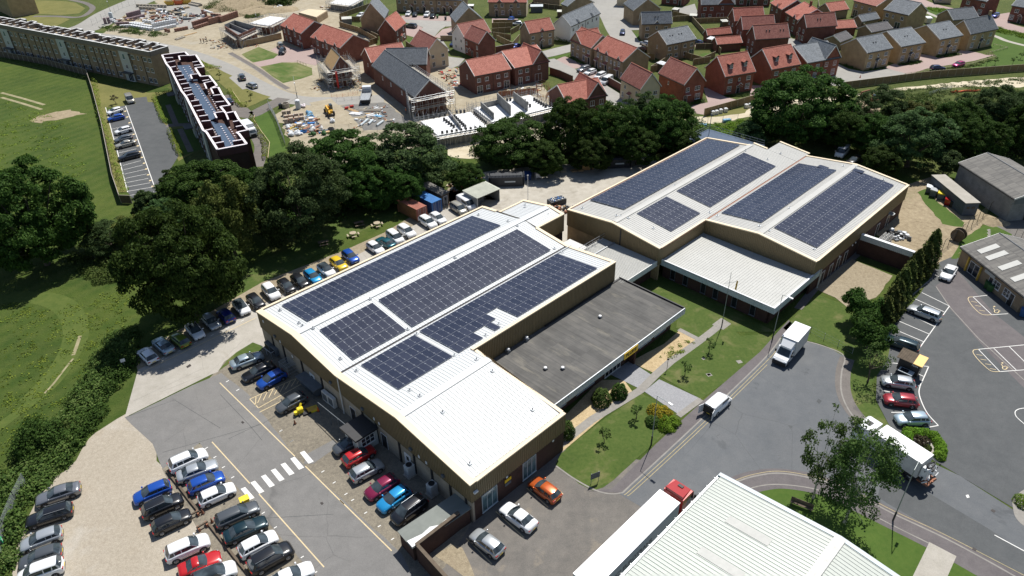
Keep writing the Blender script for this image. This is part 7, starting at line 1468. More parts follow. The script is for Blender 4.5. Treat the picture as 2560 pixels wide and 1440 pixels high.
a=gp('g',1790,590,2.0);b_=gp('g',1730,860,1.6);d_=(a-b_);d_.z=0;d_.normalize();mid=(a+b_)/2
tp=empty('tipper_lorry',(mid.x,mid.y,.03),math.atan2(d_.y,d_.x),Lb='pale flatbed lorry with dropped grey load bed on the building site',cat='lorry')
mb=MB();mb.box(-4.2,-1.25,1.2,1.8,1.25,1.35);mb.box(-4.2,-1.3,1.35,1.8,-1.22,1.8);mb.box(-4.2,1.22,1.35,1.8,1.3,1.8);mb.box(1.72,-1.22,1.35,1.8,1.22,2.1)
for y in(-.9,-.45,0,.45,.9):mb.box(-4.1,y-.08,1.35,1.6,y+.08,1.42)
mb.Bd('load_bed','galv',tp);mb=MB();mb.box(-4.3,-.5,.7,3.5,.5,1.2);mb.box(-4.35,-1.2,.6,-4.2,1.2,1.2);mb.Bd('chassis','bp',tp);cab(tp,2.0,1.9,2.35,.7,2.1,G['paint_white'],.2);Wh(tp,(3.1,-1.6,-2.9),1.0,.48,.28)
def Lq(C,N,size,name,m,up=.35,aspect=.75):
 """C: leaf centres (n,3), N: outward normals (n,3) -> one mesh of small leaf sprays"""
 n=len(C);nn=N+rng.normal(0,.55,(n,3));nn[:,2]+=up;nn/=np.linalg.norm(nn,axis=1)[:,None]+1e-9
 t=np.cross(nn,rng.normal(0,1,(n,3)));t/=np.linalg.norm(t,axis=1)[:,None]+1e-9;b=np.cross(nn,t)
 s=size*rng.uniform(.6,1.35,(n,1));a=t*s*.5;c=b*s*.5*aspect
 bend=nn*s*.12
 V=np.empty((n,4,3));V[:,0]=C-a-bend;V[:,1]=C-c*.9+a*.1;V[:,2]=C+a-bend;V[:,3]=C+c*.9+a*.1
 me=bpy.data.meshes.new(name);me.vertices.add(n*4);me.vertices.foreach_set('co',V.reshape(-1))
 me.loops.add(n*4);me.loops.foreach_set('vertex_index',np.arange(n*4));me.polygons.add(n)
 me.polygons.foreach_set('loop_start',np.arange(0,n*4,4));me.polygons.foreach_set('loop_total',np.full(n,4))
 me.update(calc_edges=True);me.materials.append(m);return me
def Cq(R,Hc,zc,nclump,nleaf,clump_r,flat=1.0,seed=0,low=-.55,lumpy=.18,droop=0):
 """clumps placed over and inside an uneven ellipsoid; leaves on the clump shells"""
 r=np.random.default_rng(seed)
 d=r.normal(0,1,(nclump*4,3));d/=np.linalg.norm(d,axis=1)[:,None];d=d[d[:,2]>low][:nclump];k=len(d)
 ph=r.uniform(0,6.28,4)
 az=np.arctan2(d[:,1],d[:,0]);lump=1+lumpy*(np.sin(2*az+ph[0])*.5+np.sin(3*az+ph[1]+3*d[:,2])*.5+np.sin(5*az+ph[2])*.3)
 rad=lump*np.where(r.uniform(0,1,k)<.82,r.uniform(.84,1.0,k),r.uniform(.4,.8,k))
 cc=d*rad[:,None]*np.array([R,R,Hc/2]);cc[:,2]+=zc
 cr=clump_r*r.uniform(.6,1.35,k)
 w=cr**2;idx=r.choice(k,nleaf,p=w/w.sum())
 e=r.normal(0,1,(nleaf,3));e/=np.linalg.norm(e,axis=1)[:,None];e[:,2]=np.abs(e[:,2])*.85+e[:,2]*.15
 out=d[idx];e=e+.5*out;e/=np.linalg.norm(e,axis=1)[:,None]
 sh=r.uniform(.55,1.05,(nleaf,1))
 P=cc[idx]+e*cr[idx][:,None]*sh*np.array([1,1,.72*flat])
 if droop:P[:,2]-=droop*r.uniform(0,1,nleaf)**2*cr[idx]
 return P,e,cc,cr
def Tq(R,H,trunk,seed,nclump,nleaf,clump_r,leaf,size,bark='bark',low=-.5,lumpy=.25,crown_frac=.78,droop=0,tr=.45,up=.35):
 Hc=H*crown_frac;zc=H-Hc/2
 P,N,cc,cr=Cq(R-clump_r*.5,Hc-clump_r*.7,zc-.1,nclump,nleaf,clump_r,1,seed,low,lumpy,droop)
 P[:,2]=np.maximum(P[:,2],.3)
 crown=Lq(P,N,size,'crown',G[leaf],up)
 mb=MB();base=Vector((0,0,-.1));fork=Vector((.2,.1,H*(1-crown_frac)+H*.12))
 mb.tube(base,(0,0,.5),tr*1.5,9,0,tr*1.05);mb.tube((0,0,.5),fork,tr*1.05,9,0,tr*.75)
 r=np.random.default_rng(seed+5);sel=r.choice(len(cc),min(14,len(cc)),replace=False)
 for i in sel:
  q=Vector(cc[i]);mid=fork.lerp(q,.45)+Vector((0,0,-.04*(q-fork).length));mb.tube(fork,mid,tr*.45,6,0,tr*.28);mb.tube(mid,q,tr*.28,5,0,tr*.08)
 trunk_me=mb.mesh('trunk',[G[bark]],True)
 return crown,trunk_me
PROTO={}
def Po(k,*a,**kw):
 PROTO[k]=Tq(*a,**kw)
Po('oak1',10,15,0,1,300,56000,1.5,'ol',.44,low=-.85,crown_frac=.95)
Po('oak2',10,15,0,2,280,54000,1.6,'ol',.44,low=-.85,lumpy=.2,crown_frac=.95)
Po('oak3',10,15,0,3,330,56000,1.45,'ol',.44,low=-.85,lumpy=.16,crown_frac=.95)
Po('ash1',9,13,0,4,230,42000,1.4,'ash_leaf',.38,low=-.85,crown_frac=.95,lumpy=.22,up=.6)
Po('ash2',7,12,0,14,150,26000,1.3,'ash_leaf',.38,low=-.85,crown_frac=.95,lumpy=.3,up=.6)
Po('willow',5,14,0,5,110,24000,1.2,'willow_leaf',.38,lumpy=.3,droop=1.6,crown_frac=.9,tr=.3)
Po('small1',4,7,0,6,50,8000,1.2,'ash_leaf',.42,crown_frac=.88,tr=.18)
Po('small2',4,7,0,7,45,8000,1.3,'ol',.42,crown_frac=.88,tr=.18)
Po('birch1',2.9,12.5,0,8,40,4200,.8,'birch_leaf',.27,'birch_bark',low=-.9,lumpy=.35,crown_frac=.86,droop=.9,tr=.14,up=.1)
Po('birch2',3.9,13.5,0,9,75,10500,.95,'birch_leaf',.27,'birch_bark',low=-.9,lumpy=.3,crown_frac=.88,droop=1.0,tr=.18,up=.1)
Po('sparse',1.8,6,0,10,26,700,.6,'birch_leaf',.22,'bark',crown_frac=.8,tr=.10)
Po('sapling',.55,2.4,0,12,12,260,.28,'birch_leaf',.16,'bark',crown_frac=.75,tr=.035)
def tree(k,pxy,R=None,H=None,Lb='',zf=None,Gr=None,base=None,rz=None,name='tree',cat='tree',sq=1.0,at=None):
 """pxy: survey mark of the crown centre; base: mark of the trunk foot instead"""
 pr={'oak1':(10,15),'oak2':(10,15),'oak3':(10,15),'ash1':(9,13),'ash2':(7,12),'willow':(5,14),'small1':(4,7),'small2':(4,7),'birch1':(2.9,12.5),'birch2':(3.9,13.5),'sparse':(1.8,6),'sapling':(.55,2.4)}[k]
 R=R or pr[0];H=H or pr[1]
 p=Vector((*at,0))if at else(g(*pxy,H*.5)if base is None else g(*base))
 Rt=empty(name,(p.x,p.y,0),rng.uniform(0,6.28)if rz is None else rz,Lb=Lb,cat=cat,Gr=Gr);Rt.scale=(R/pr[0],R/pr[0]*sq,H/pr[1])
 link('crown',PROTO[k][0],Rt);link('trunk',PROTO[k][1],Rt);return Rt
TG='big trees between the factory and the housing';
for k,x,y,R,H,lb in[('oak1',-81,107.5,9,18.5,'huge dark oak at the left edge of the meadow'),('oak2',-48.8,90.8,8,18.5,'large broad oak standing over the lower end of the drive side car row'),('oak3',-99,118,8,12,'dark oak cut by the left edge, lower crown in shade'),('ash1',-71.3,111.5,4.3,6,'low grey green tree between the huge left oak and the broad oak'),('willow',-66,113,4,6.5,'low yellowish green tree in the hedge between the two big oaks'),('small1',-68,121.5,3.2,6.5,'small grey green tree beside the end of the flats car park'),('ash2',-61,113,4.2,9,'mid green tree above the broad oak, left of the yellowish willow'),('willow',-48.1,108,4.7,15.5,'tall yellowish green willow between the dark oaks'),('oak3',-57.5,123.5,7.6,11,'dark green tree at the foot of the brown flats'),('oak1',-64,128,4.5,8,'low left shoulder of the dark green trees at the foot of the brown flats'),('ash1',-37.8,114.8,8.4,16.5,'large blue green tree above the lawn in the middle left'),('oak2',-47,120,5.5,11,'shaded oak squeezed behind the yellowish willow'),('oak3',-33.5,132,8.6,12.5,'dark oak below the storage yard of the building site'),('oak1',-27,125.5,5,9,'dark crown between the blue green tree and the grey green one'),('ash2',-20.8,136,8.6,12.5,'grey green round tree right of the storage yard'),('oak2',-21,127.5,4.5,7.5,'low dark tree in front of the grey green round tree'),('oak2',-8.7,133,3.6,5.5,'low dark tree behind the shipping containers'),('oak1',1,145.5,8.2,10,'oak in front of the white floor slabs'),('oak3',13.6,147.6,6,13,'oak just right of the portable toilet, in the middle of the tree belt'),('oak2',22.5,147.2,6.2,12.3,'oak below the L shaped red roof'),('ash2',30.6,158.5,4.6,10.5,'paler green crown below the cream house'),('oak1',34.4,152,6.4,11.5,'oak at the right end of the central tree belt'),('oak2',27.5,143.5,4.5,8,'shaded oak in front of the tree belt, above the flat yard'),('oak3',7.5,140,4.5,7,'shaded low oak behind the dark skip'),('oak1',17.5,141.5,4.5,7.5,'second shaded low oak behind the rear yard'),('oak2',38.5,146.5,3.5,6,'dark tree left of the plant room'),('oak1',65.3,155.5,10.8,15.5,'biggest dark oak, in front of the dormer houses'),('small1',53.2,150.5,3.6,6,'small grey green tree at the left foot of the biggest oak'),('oak2',73,150,5,9,'dark crown on the right flank of the biggest oak'),('ash1',84.5,157,6,10.5,'mid green tree beside the buried digger arm'),('oak3',79,146.5,5,8.5,'dark low tree below the mid green one'),('ash2',84,139.2,6.6,12,'round bright edged tree left of the barn'),('willow',93.5,156,4.2,8,'feathery tree on the rough bank'),('oak2',98.5,149.5,5.5,10,'dark tree between bank and barn'),('ash1',107.5,153.8,6.3,11.5,'large oak at the right, upper one of the pair by the bank'),('oak3',112,144.5,6,12,'oak cut by the right edge above the barn'),('oak1',99.5,141.5,5,9,'shaded oak right behind the barn roof'),('ash1',118,157,5,8.5,'pale green tree at the right edge by the haul road'),('oak2',117,138.5,5,8,'dark tree at the right edge behind the barn'),('oak2',76.5,135.5,3.8,6,'deep shaded tree behind the white van')]:
 tree(k,None,R,H,lb,at=(x,y),Gr=TG if x>-60 or 'flats' in lb else None)
tree('small1',(2366,412),3.4,5.5,'small bright bush like tree at the corner of the barn')
tree('birch1',None,2.4,13.5,'slender silver birch on the verge, left one of the two',base=(2032,1246));tree('birch2',None,3.5,14,'fuller silver birch on the verge hiding part of the service lorry',base=(2112,1308),rz=1.0)
tree('sparse',None,1.9,6.5,'thin nearly bare tree on the grass strip beside the kiosk',base=px('q',1395,1415))
tree('small2',(2158,772),2.6,6,'rounded dark green tree at the near end of the conifer screen');tree('small2',(2178,835),2.9,6.5,'broad low dark tree over the parked dark estate')
def Cf(foot,H,R,Lb,seed):
 n=5200;r=np.random.default_rng(seed);t=r.uniform(0,1,n)**1.25;a=r.uniform(0,6.28,n);lump=1+.22*np.sin(a*5+t*19+seed)+.12*np.sin(a*9-t*31)
 rr=R*(1-t)**.55*lump*r.uniform(.72,1.06,n)*(1 if True else 1);rr*=np.where(t<.12,.85,1);z=H*(.06+.94*t)
 P=np.stack([rr*np.cos(a),rr*np.sin(a),z+r.uniform(-.15,.15,n)],1);N=np.stack([np.cos(a),np.sin(a),np.full(n,.7)],1)
 me=Lq(P,N,.34,'crown',G['conifer_leaf'],.5);p=g(*foot);Rt=empty('conifer_tree',(p.x,p.y,0),0,Lb=Lb,cat='tree',Gr='conifers screening the right car park');link('crown',me,Rt)
 mb=MB();mb.tube((0,0,0),(0,0,H*.8),.14,7,0,.05);mb.Bd('trunk','bark',Rt)
for i,(x,y,H,R,lb)in enumerate([(2312,672,7.5,1.7,'dark conifer at the far end of the screen, tallest tip'),(2297,690,6.3,1.5,'second conifer from the far end of the screen'),(2272,712,6.6,1.6,'third conifer from the far end of the screen'),(2256,733,6.2,1.5,'fourth conifer from the far end of the screen'),(2240,757,6.4,1.6,'middle conifer of the screen, against the brown court'),(2226,780,6.0,1.5,'conifer just beyond the rounded tree, far side'),(2212,800,6.2,1.6,'conifer with yellowish top near the rounded tree'),(2198,822,5.8,1.5,'last conifer of the screen, beside the broad low tree')]):Cf((x,y),H,R,lb,60+i)
def Bu(pxy,R,H,Lb,leaf='xl',n=3200,size=.16,name='bush',lump=.05,Gr=None,base=True,cat='bush',soft=.1):
 r=np.random.default_rng(int(pxy[0]*7+pxy[1]));d=r.normal(0,1,(n,3));d[:,2]=np.abs(d[:,2]);d/=np.linalg.norm(d,axis=1)[:,None];az=np.arctan2(d[:,1],d[:,0])
 k=(1+lump*np.sin(3*az+1)+lump*np.sin(5*az+d[:,2]*6))*r.uniform(1-soft*1.5,1+soft*.4,n);P=d*k[:,None]*np.array([R,R,H]);p=g(*pxy)
 Rt=empty(name,(p.x,p.y,0),0,Lb=Lb,cat=cat,Gr=Gr);link('foliage',Lq(P,d,size,'foliage',G[leaf],.3),Rt)
 mb=MB();mb.tube((0,0,0),(0,0,H*.8),.06,6);
 for a in range(5):mb.tube((0,0,.1),(R*.6*cs_(a*1.26),R*.6*sn_(a*1.26),H*.6),.03,5)
 mb.Bd('stems','bark',Rt);return Rt
Bu((1414,1088),1.15,2.3,'clipped round bush at the corner of the near factory');Bu((1503,1006),1.3,2.2,'large clipped round bush with yellowish bloom, left of the pair by the entrance',leaf='sl');Bu((1547,990),1.1,2.0,'clipped round bush nearest the entrance paving')
Bu((1648,1038),1.5,1.2,'yellow flowering shrub beside the lamp post on the lawn',leaf='yellow_leaf',lump=.12,n=3000);Bu((1668,1062),1.5,1.0,'bright green low shrub below the yellow flowering one',leaf='bl',lump=.12,n=3000);Bu((1632,1058),1.0,1.0,'mid green shrub at the lamp post side of the flower bed',leaf='sl',n=1800)
for i,(x,y)in enumerate([(1500,390),(1700,365),(1765,372),(1820,375),(1885,395),(1915,440),(1935,470),(1940,505),(1930,545),(1690,395)]):
 if i==0:continue
 Bu(px('r',x,y),.75,.85,['','first','second','third','fourth','fifth','sixth','seventh','eighth','ninth'][i]+' lime green ball shrub of the round bed, counted clockwise from its left','bl',1300,.13,'ball_shrub',.04,'ball shrubs in the round bed')
Bu(px('r',1800,435),.9,.7,'dark purple shrub in the centre of the round bed','dark_leaf',1300,.16,lump=.15);Bu(px('r',1835,478),.6,.45,'small green shrub in the round bed next to the purple one','sl',700,.14)
Pt('shrub_bed',9,QP('r',(1690,380),(1760,365),(1900,385),(1960,480),(1940,560),(1900,570),(1850,490),(1740,430)),G['concrete'],sm=True)
Bu(px('r',2555,890),1.1,1.0,'lime green ball shrub at the right edge roundabout bed','bl',1500,.13,'ball_shrub');Pt('shrub_bed',9,QP('r',(2470,880),(2500,830),(2600,780),(2700,900),(2600,1060),(2500,1000)),G['slabs'],sm=True)
Bu(px('k',315,450),3.2,3.2,'big round dark bush in the scrub at the left edge','ol',6500,.3,lump=.12,soft=.25);Bu(px('k',470,360),1.4,1.6,'smaller dark bush right of the big round one','sl',1500,.25,lump=.2,soft=.3)
for lb,p in[('sapling on the front lawn nearest the forecourt',px('n',1965,440)),('sapling on the front lawn beside the flower bed',px('n',2205,260)),('sapling on the lawn below the flagpole',px('q',215,1200)),('sapling on the lawn near the small white van',px('q',35,1370)),('sapling on the park lawn, nearest the timber fence',px('f',2370,1040)),('sapling on the park lawn beside the low rail',px('f',2090,1050)),('sapling at the far right of the park lawn',px('f',2500,950)),('sapling on the grass by the lay-by',px('s',718,330)),('sapling on the triangular green',px('s',1092,580)),('leafy sapling at the planted bank',px('f',1950,1060))]:
 tree('sapling',None,.7,2.8,lb,base=p,name='sapling',cat='sapling')
tree('sapling',None,1.0,3.0,'small copper leaved tree on the grass by the flats car park',base=px('A',865,775),name='sapling',cat='sapling').children[0].material_slots[0].link='OBJECT'
o=[c for c in bpy.data.objects if c.get('label')=='small copper leaved tree on the grass by the flats car park'][0].children[0];o.material_slots[0].link='OBJECT';o.material_slots[0].material=G['dark_leaf']
def Hg(pts,w,h,Lb,leaf='lime_leaf',dens=70,size=.2,name='hedge',cat='hedge',kind=None,rough=.2,clump=0):
 P=[g(*p)for p in pts];pp=[];NN=[];r=np.random.default_rng(int(pts[0][0]))
 for a,b in zip(P,P[1:]):
  L=(b-a).length;n=int(L*dens*w*.7+L*dens*h*.5)+10;t=r.uniform(0,1,n);d=(b-a).normalized();q=np.array([-d.y,d.x,0])
  th=r.uniform(0,PI_,n);hh=h*(1+rough*np.sin(t*L*1.3+th)+rough*np.sin(t*L*.47+2));ww=w/2*(1+rough*np.sin(t*L*1.9))
  cx=np.cos(th)*ww;cz=np.sin(th)*hh*r.uniform(.75,1.05,n)
  pos=np.array(a)[None,:]+(np.array(b)-np.array(a))[None,:]*t[:,None]+q[None,:]*cx[:,None];pos[:,2]=cz+.05
  pp.append(pos);NN.append(q[None,:]*np.cos(th)[:,None]+np.array([0,0,1])[None,:]*np.sin(th)[:,None])
 me=Lq(np.concatenate(pp),np.concatenate(NN),size,name,G[leaf],.4);o=link(name,me);tag(o,Lb,cat,None,kind);return o
def Sb(poly,Lb,h=1.0,n=6000,leaf='sl',size=.3,name='scrub',seed=1,clumps=60,cr=1.3,cat='scrub'):
 P=np.array([g(*p)[:2]for p in poly]);r=np.random.default_rng(seed);lo,hi=P.min(0),P.max(0)
 def inside(q):
  c=np.zeros(len(q),bool);j=len(P)-1
  for i in range(len(P)):
   cond=((P[i,1]>q[:,1])!=(P[j,1]>q[:,1]))&(q[:,0]<(P[j,0]-P[i,0])*(q[:,1]-P[i,1])/(P[j,1]-P[i,1]+1e-9)+P[i,0]);c^=cond;j=i
  return c
 q=r.uniform(lo,hi,(clumps*12,2));q=q[inside(q)][:clumps];k=len(q)
 if not k:return
 rr=cr*r.uniform(.4,1.3,k);hh=h*r.uniform(.35,1.3,k);w=rr**2;idx=r.choice(k,n,p=w/w.sum())
 d=r.normal(0,1,(n,3));d[:,2]=np.abs(d[:,2]);d/=np.linalg.norm(d,axis=1)[:,None];s=r.uniform(.65,1.08,n)
 C=np.stack([q[idx,0]+d[:,0]*rr[idx]*s,q[idx,1]+d[:,1]*rr[idx]*s,d[:,2]*hh[idx]*s+.03],1)
 o=link(name,Lq(C,d,size,name,G[leaf],.5));tag(o,Lb,cat,None,'stuff');return o
Hg(QP('s',(835,480),(900,580),(960,655),(1060,650)),1.3,1.0,'clipped lime green hedge beside the access road at the flats')
Hg(QP('s',(1100,800),(1130,880),(1210,1010),(1260,1110),(1260,1300)),1.3,.9,'lime green hedge along the footpath by the grass plot')
Hg(QP('s',(470,120),(600,190),(730,195)),1.4,.8,'lime green hedge by the estate road behind the brown flats')
Hg(QP('A',(700,620),(740,860),(790,1010),(850,1200),(930,1430)),1.3,.9,'straggly yellow green hedge inside the meadow fence',rough=.5,dens=45)
Hg(QP('A',(1150,730),(1215,905),(1260,915)),1.3,1.0,'lime green hedge at the upper corner of the flats car park');Hg(QP('A',(1265,985),(1310,1100),(1345,1160)),1.3,1.0,'lime green hedge at the lower side of the flats car park')
Hg(QP('A',(1160,705),(1290,690)),1.0,1.0,'dark hedge at the end of the tan flats','xl')
Hg(QP('c',(1010,650),(1240,700)),1.6,1.0,'dark hedge under the long white house','xl');Hg(QP('c',(1245,900),(1450,1040)),1.2,.7,'dark hedge under the tan L shaped house','xl')
Sb([(330,905),(300,880),(250,1010),(180,1110),(130,1190),(60,1260),(10,1330),(-60,1400),(-60,1240),(40,1190),(100,1110),(180,1020),(230,940),(280,850),(330,820)],'dense green scrub along the edge of the meadow beside the car park',1.3,36000,seed=4,clumps=330,cr=1.5,size=.32)
Sb([(335,900),(305,960),(240,1060),(190,1120),(140,1180),(170,1100),(240,1010),(290,900)],'dark brambles along the meadow boundary',1.2,9000,'ol',seed=5,clumps=90,cr=1.1)
Sb([(0,1180),(60,1250),(30,1400),(-60,1500),(-100,1300)],'bright scrub at the lower left edge',1.6,12000,'sl',seed=6,clumps=80,cr=1.7)
Sb([(150,640),(330,640),(330,700),(240,720)],'low undergrowth below the left oaks',1.2,4000,seed=7,clumps=30)
Sb([(500,430),(700,560),(860,560),(1000,480),(1180,460),(1160,400),(900,400),(640,420)],'dark undergrowth beneath the central tree belt',2.0,14000,'ol',seed=8,clumps=130,cr=2.2,size=.5)
Sb([(1100,400),(1400,400),(1560,370),(1750,340),(1740,300),(1500,330),(1280,360)],'dark undergrowth between rear yard and haul road',2.2,14000,'ol',seed=9,clumps=130,cr=2.2,size=.5)
Sb([(1850,330),(2250,390),(2390,430),(2600,390),(2650,280),(2300,260),(2130,300),(1900,290)],'dark undergrowth beneath the right hand trees',2.2,20000,'ol',seed=10,clumps=180,cr=2.4,size=.5)
Sb([(2160,250),(2320,228),(2420,222),(2560,225),(2560,265),(2350,285)],'rough weeds on the bank by the haul road',.8,9000,seed=11,clumps=160,cr=1.3)
Sb([(2130,232),(2560,195),(2600,205),(2300,226),(2140,240)],'weeds between the long timber fence and the haul road',.5,4500,seed=12,clumps=130,cr=.9,size=.25)
Sb([(1740,322),(1860,300),(1880,330),(1740,350)],'green weeds between haul road and plant room',.8,5000,'bl',seed=13,clumps=70,cr=1.2)
Sb(QP('v',(330,380),(520,440),(800,470),(1100,500),(1330,530),(1300,480),(900,390),(500,370)),'weeds in front of the stacked building materials',.9,5500,seed=14,clumps=80,cr=1.2)
Sb(QP('a',(40,100),(250,40),(480,10),(500,120),(600,200),(380,190),(120,150)),'thicket of green bushes beside the brown spoil heap',1.6,8000,'sl',seed=15,clumps=90,cr=1.8)
Sb(QP('a',(640,250),(980,230),(1000,270),(760,300)),'green weeds below the brown spoil heap',.7,2500,seed=16,clumps=40,cr=1.2)
Sb(QP('a',(840,10),(1500,-40),(1530,20),(1400,90),(1100,110)),'dark conifer thicket at the top edge beyond the spoil heap',4,9000,'ol',seed=17,clumps=80,cr=2.4,size=.6)
Sb(QP('f',(1010,110),(1480,190),(1460,240),(1060,170)),'tall weeds in the park strip',.7,3000,'bl',seed=18,clumps=60,cr=1.2)
Sb(QP('f',(2130,440),(2560,560),(2560,610),(2120,510)),'tall weeds beside the chimney house',.7,3000,'bl',seed=19,clumps=60,cr=1.2)
Sb(QP('f',(640,1215),(1050,1150),(1700,1060),(2100,930),(1800,1070),(1250,1190),(660,1262)),'low planting on the bank behind the long fence',.5,4000,seed=20,clumps=110,cr=.9,size=.25)
for r_,pts_,lb,s_ in(('f',[(530,1015),(900,965),(940,990),(780,1035),(560,1050)],'front garden planting of the second detached house',21),('f',[(1150,895),(1480,845),(1550,870),(1400,910),(1180,930)],'front garden planting of the cream fronted house',22),('e',[(1290,1010),(1700,1110),(2060,1070),(2040,1100),(1700,1140),(1400,1090)],'front planting of the house at the cul-de-sac',23),('j',[(590,850),(760,820),(785,870),(700,895),(590,915)],'planting below the gable house window',24),('j',[(1070,760),(1300,770),(1560,720),(1570,745),(1400,780),(1120,790)],'planting below the dormer house',25)):
 Sb(QP(r_,*pts_),lb,.5,1500,'xl',.2,'planting',s_,40,.6,'planting')
Sb([(1640,900),(1700,850),(1740,855),(1690,900)],'sparse weeds in the gravel bed by the entrance',.25,500,'lime_leaf',.18,seed=30,clumps=30,cr=.35)
Sb([(0,250),(150,300),(215,420),(240,520),(0,420)],'tall rough tufts across the meadow',.18,2500,'lime_leaf',.3,'meadow_tufts',31,240,.8)
Sb([(0,760),(200,760),(330,700),(330,800),(230,900),(100,1080),(0,1150)],'taller grass tufts in the lower meadow',.16,2500,'lime_leaf',.26,'meadow_tufts',32,260,.8)
Hg(QP('A',(0,440),(330,500),(640,590)),1.8,.55,'shaded tall grass growing along the meadow side of the timber fence','sl',dens=40,rough=.5,name='tall_grass',cat='tall grass',kind='stuff')
def lamp(foot,top,head,Lb,H=8.0,m='pg'):
 p=g(*foot);Rt=empty('street_lamp',(p.x,p.y,0),0,Lb=Lb,cat='street lamp')
 h=g(*head,H+.1)-Vector((p.x,p.y,0));
 mb=MB();mb.tube((0,0,0),(0,0,1.5),.10,8,1);mb.tube((0,0,1.5),(0,0,H),.06,8,0,.04);mb.tube((0,0,H),(h.x*.85,h.y*.85,H+.1),.035,6);mb.Bd('pole',[G[m],G['pd']],Rt)
 mb=MB();a=math.atan2(h.y,h.x);T=MT_((h.x*.85,h.y*.85,H+.05))@MR_(a,4,'Z');mb.box(0,-.13,0,.62,.13,.12,0,T);mb.box(.05,-.1,-.03,.55,.1,-.001,1,T);mb.Bd('lantern',[G['wm'],G['lc']],Rt)
lamp((2232,1302),(2283,1171),(2298,1152),'street lamp on the lower verge in front of the service lorry')
lamp((1628,1112),(1645,992),(1676,1010),'street lamp on the front lawn beside the yellow flowering shrub')
lamp((1931,848),(1955,740),(1975,744),'street lamp beside the white box truck',7.8)
lamp(px('g',660,800),px('g',630,590),px('g',615,575),'street lamp at the storage yard beside the portable toilet',6)
lamp(px('v',545,190),px('v',505,40),px('v',490,30),'street lamp by the access road at the top left',6)
fp=g(1804,817);Rt=empty('flagpole',(fp.x,fp.y,0),0,Lb='tall flagpole on a square slab in front of the white office block',cat='flagpole')
mb=MB();mb.tube((0,0,0),(0,0,1.3),.09,8,1);mb.tube((0,0,1.3),(0,0,9.6),.06,8,0,.03);mb.tube((-.7,.2,7.6),(.9,-.1,8.1),.025,5);mb.Bd('pole',[G['pg'],G['pd']],Rt)
mb=MB();mb.add([(.95,-.1,8.3),(1.15,-.15,8.2),(1.1,-.2,6.6),(.9,-.05,6.8)],[(0,1,2,3)]);mb.add([(.95,-.1,8.3),(1.05,.05,8.2),(1.0,0,6.7),(.9,-.05,6.8)],[(0,1,2,3)]);mb.Bd('flag','dy',Rt)
def pole(foot,H,Lb,r=.06,m='pg',name='pole'):
 p=g(*foot);Rt=link(name,None,None,(p.x,p.y,0),Lb=Lb,cat='pole');mb=MB();mb.tube((0,0,0),(0,0,H),r,7,0,r*.8);mb.Bd('shaft',[G[m]],Rt);mb=MB();mb.cbox(0,0,H,.25,.12,.12);mb.Bd('cap','wm',Rt)
pole((1320,499),5.2,'slim white pole in the rear yard beside the rear annex',.07,'wm')
for x,y in((1803,858),(1670,928)):pass
p=g(1667,925);Rt=empty('garden_lamp',(p.x,p.y,0),0,Lb='short dark post by the entrance paving',cat='post');mb=MB();mb.tube((0,0,0),(0,0,1.8),.035,6);mb.cbox(0,0,1.8,.3,.1,.25);mb.Bd('post','pd',Rt)
def sign(foot,Lb,H=1.6,w=.8,h=.6,m='sg',rz=.3,legs=2):
 p=g(*foot);Rt=empty('sign',(p.x,p.y,0),rz,Lb=Lb,cat='sign');mb=MB()
 for s_ in((-1,1)if legs==2 else(0,)):mb.tube((s_*w*.4,0,0),(s_*w*.4,0,H),.035,6)
 mb.Bd('post','pg',Rt);mb=MB();mb.box(-w/2,-.05,H-h,w/2,-.036,H+.02);mb.Bd('board',[G[m]],Rt)
sign(px('n',1895,735),'grey notice board on two legs at the corner of the front lawn',1.7,1.2,.9,'sg',.4);sign(px('o',940,1320),'small white sign post at the end of the drive side row',1.9,.6,.5,'wm',.6,1)
p=g(*px('k',50,1215));Rt=link('fence_sign',None,None,(p.x,p.y,1.0),-1.0,Lb='green safety sign on the mesh fence at the left edge',cat='sign');mb=MB();mb.box(-.3,-.03,0,.3,.03,.55,0);mb.box(-.14,-.036,.15,.14,.036,.4,1);mb.Bd('board',[mat('sign_green',(.02,.35,.14),.5),G['wm']],Rt)
a=gp('q',1625,1215,2.6);b_=gp('q',1800,1290,2.6);ang=math.atan2((b_-a).y,(b_-a).x)
ki=empty('kiosk',(a.x,a.y,.03),ang,Lb='small dark kiosk with wooden and orange roof panels in the car park',cat='kiosk')
L_=(b_-a).length
mb=MB();mb.box(.25,.15,.35,L_-.1,1.5,2.2);mb.Bd('body','door_black',ki)
mb=MB();mb.Pm([(-.1,-.1),(L_*.66,-.1),(L_*.66,1.8),(-.1,1.8)],[2.25,2.25,2.75,2.75],[2.33,2.33,2.83,2.83]);
for k in range(9):mb.Pm([(k*.28,-.1),(k*.28+.06,-.1),(k*.28+.2,1.8),(k*.28+.14,1.8)],[2.33,2.33,2.83,2.83],[2.37,2.37,2.87,2.87])if k*.28+.2<L_*.66 else None
mb.Bd('roof','ot',ki)
mb=MB();mb.Pm([(L_*.66+.02,-.1),(L_+.15,-.1),(L_+.15,1.8),(L_*.66+.02,1.8)],[2.25,2.25,2.75,2.75],[2.36,2.36,2.86,2.86]);mb.Bd('roof','dy',ki,Lb='orange roof panel')
mb=MB();mb.box(.7,-.9,.9,L_-.5,.12,1.0,0);mb.box(.9,-.8,1.0,1.9,0,1.03,1);mb.Bd('counter',[G['sc'],G['dp']],ki)
me=Tx('PNH',.38,G['wm'],.01);o=link('lettering',me,ki,(L_-.75,.13,1.9));o.rotation_euler=(PI_/2,0,0)
for x in(.4,L_-.3):
 mb=MB();mb.tube((x,1.3,.0),(x,1.3,.36),.16,10);mb.Bd('wheel','tyre',ki)
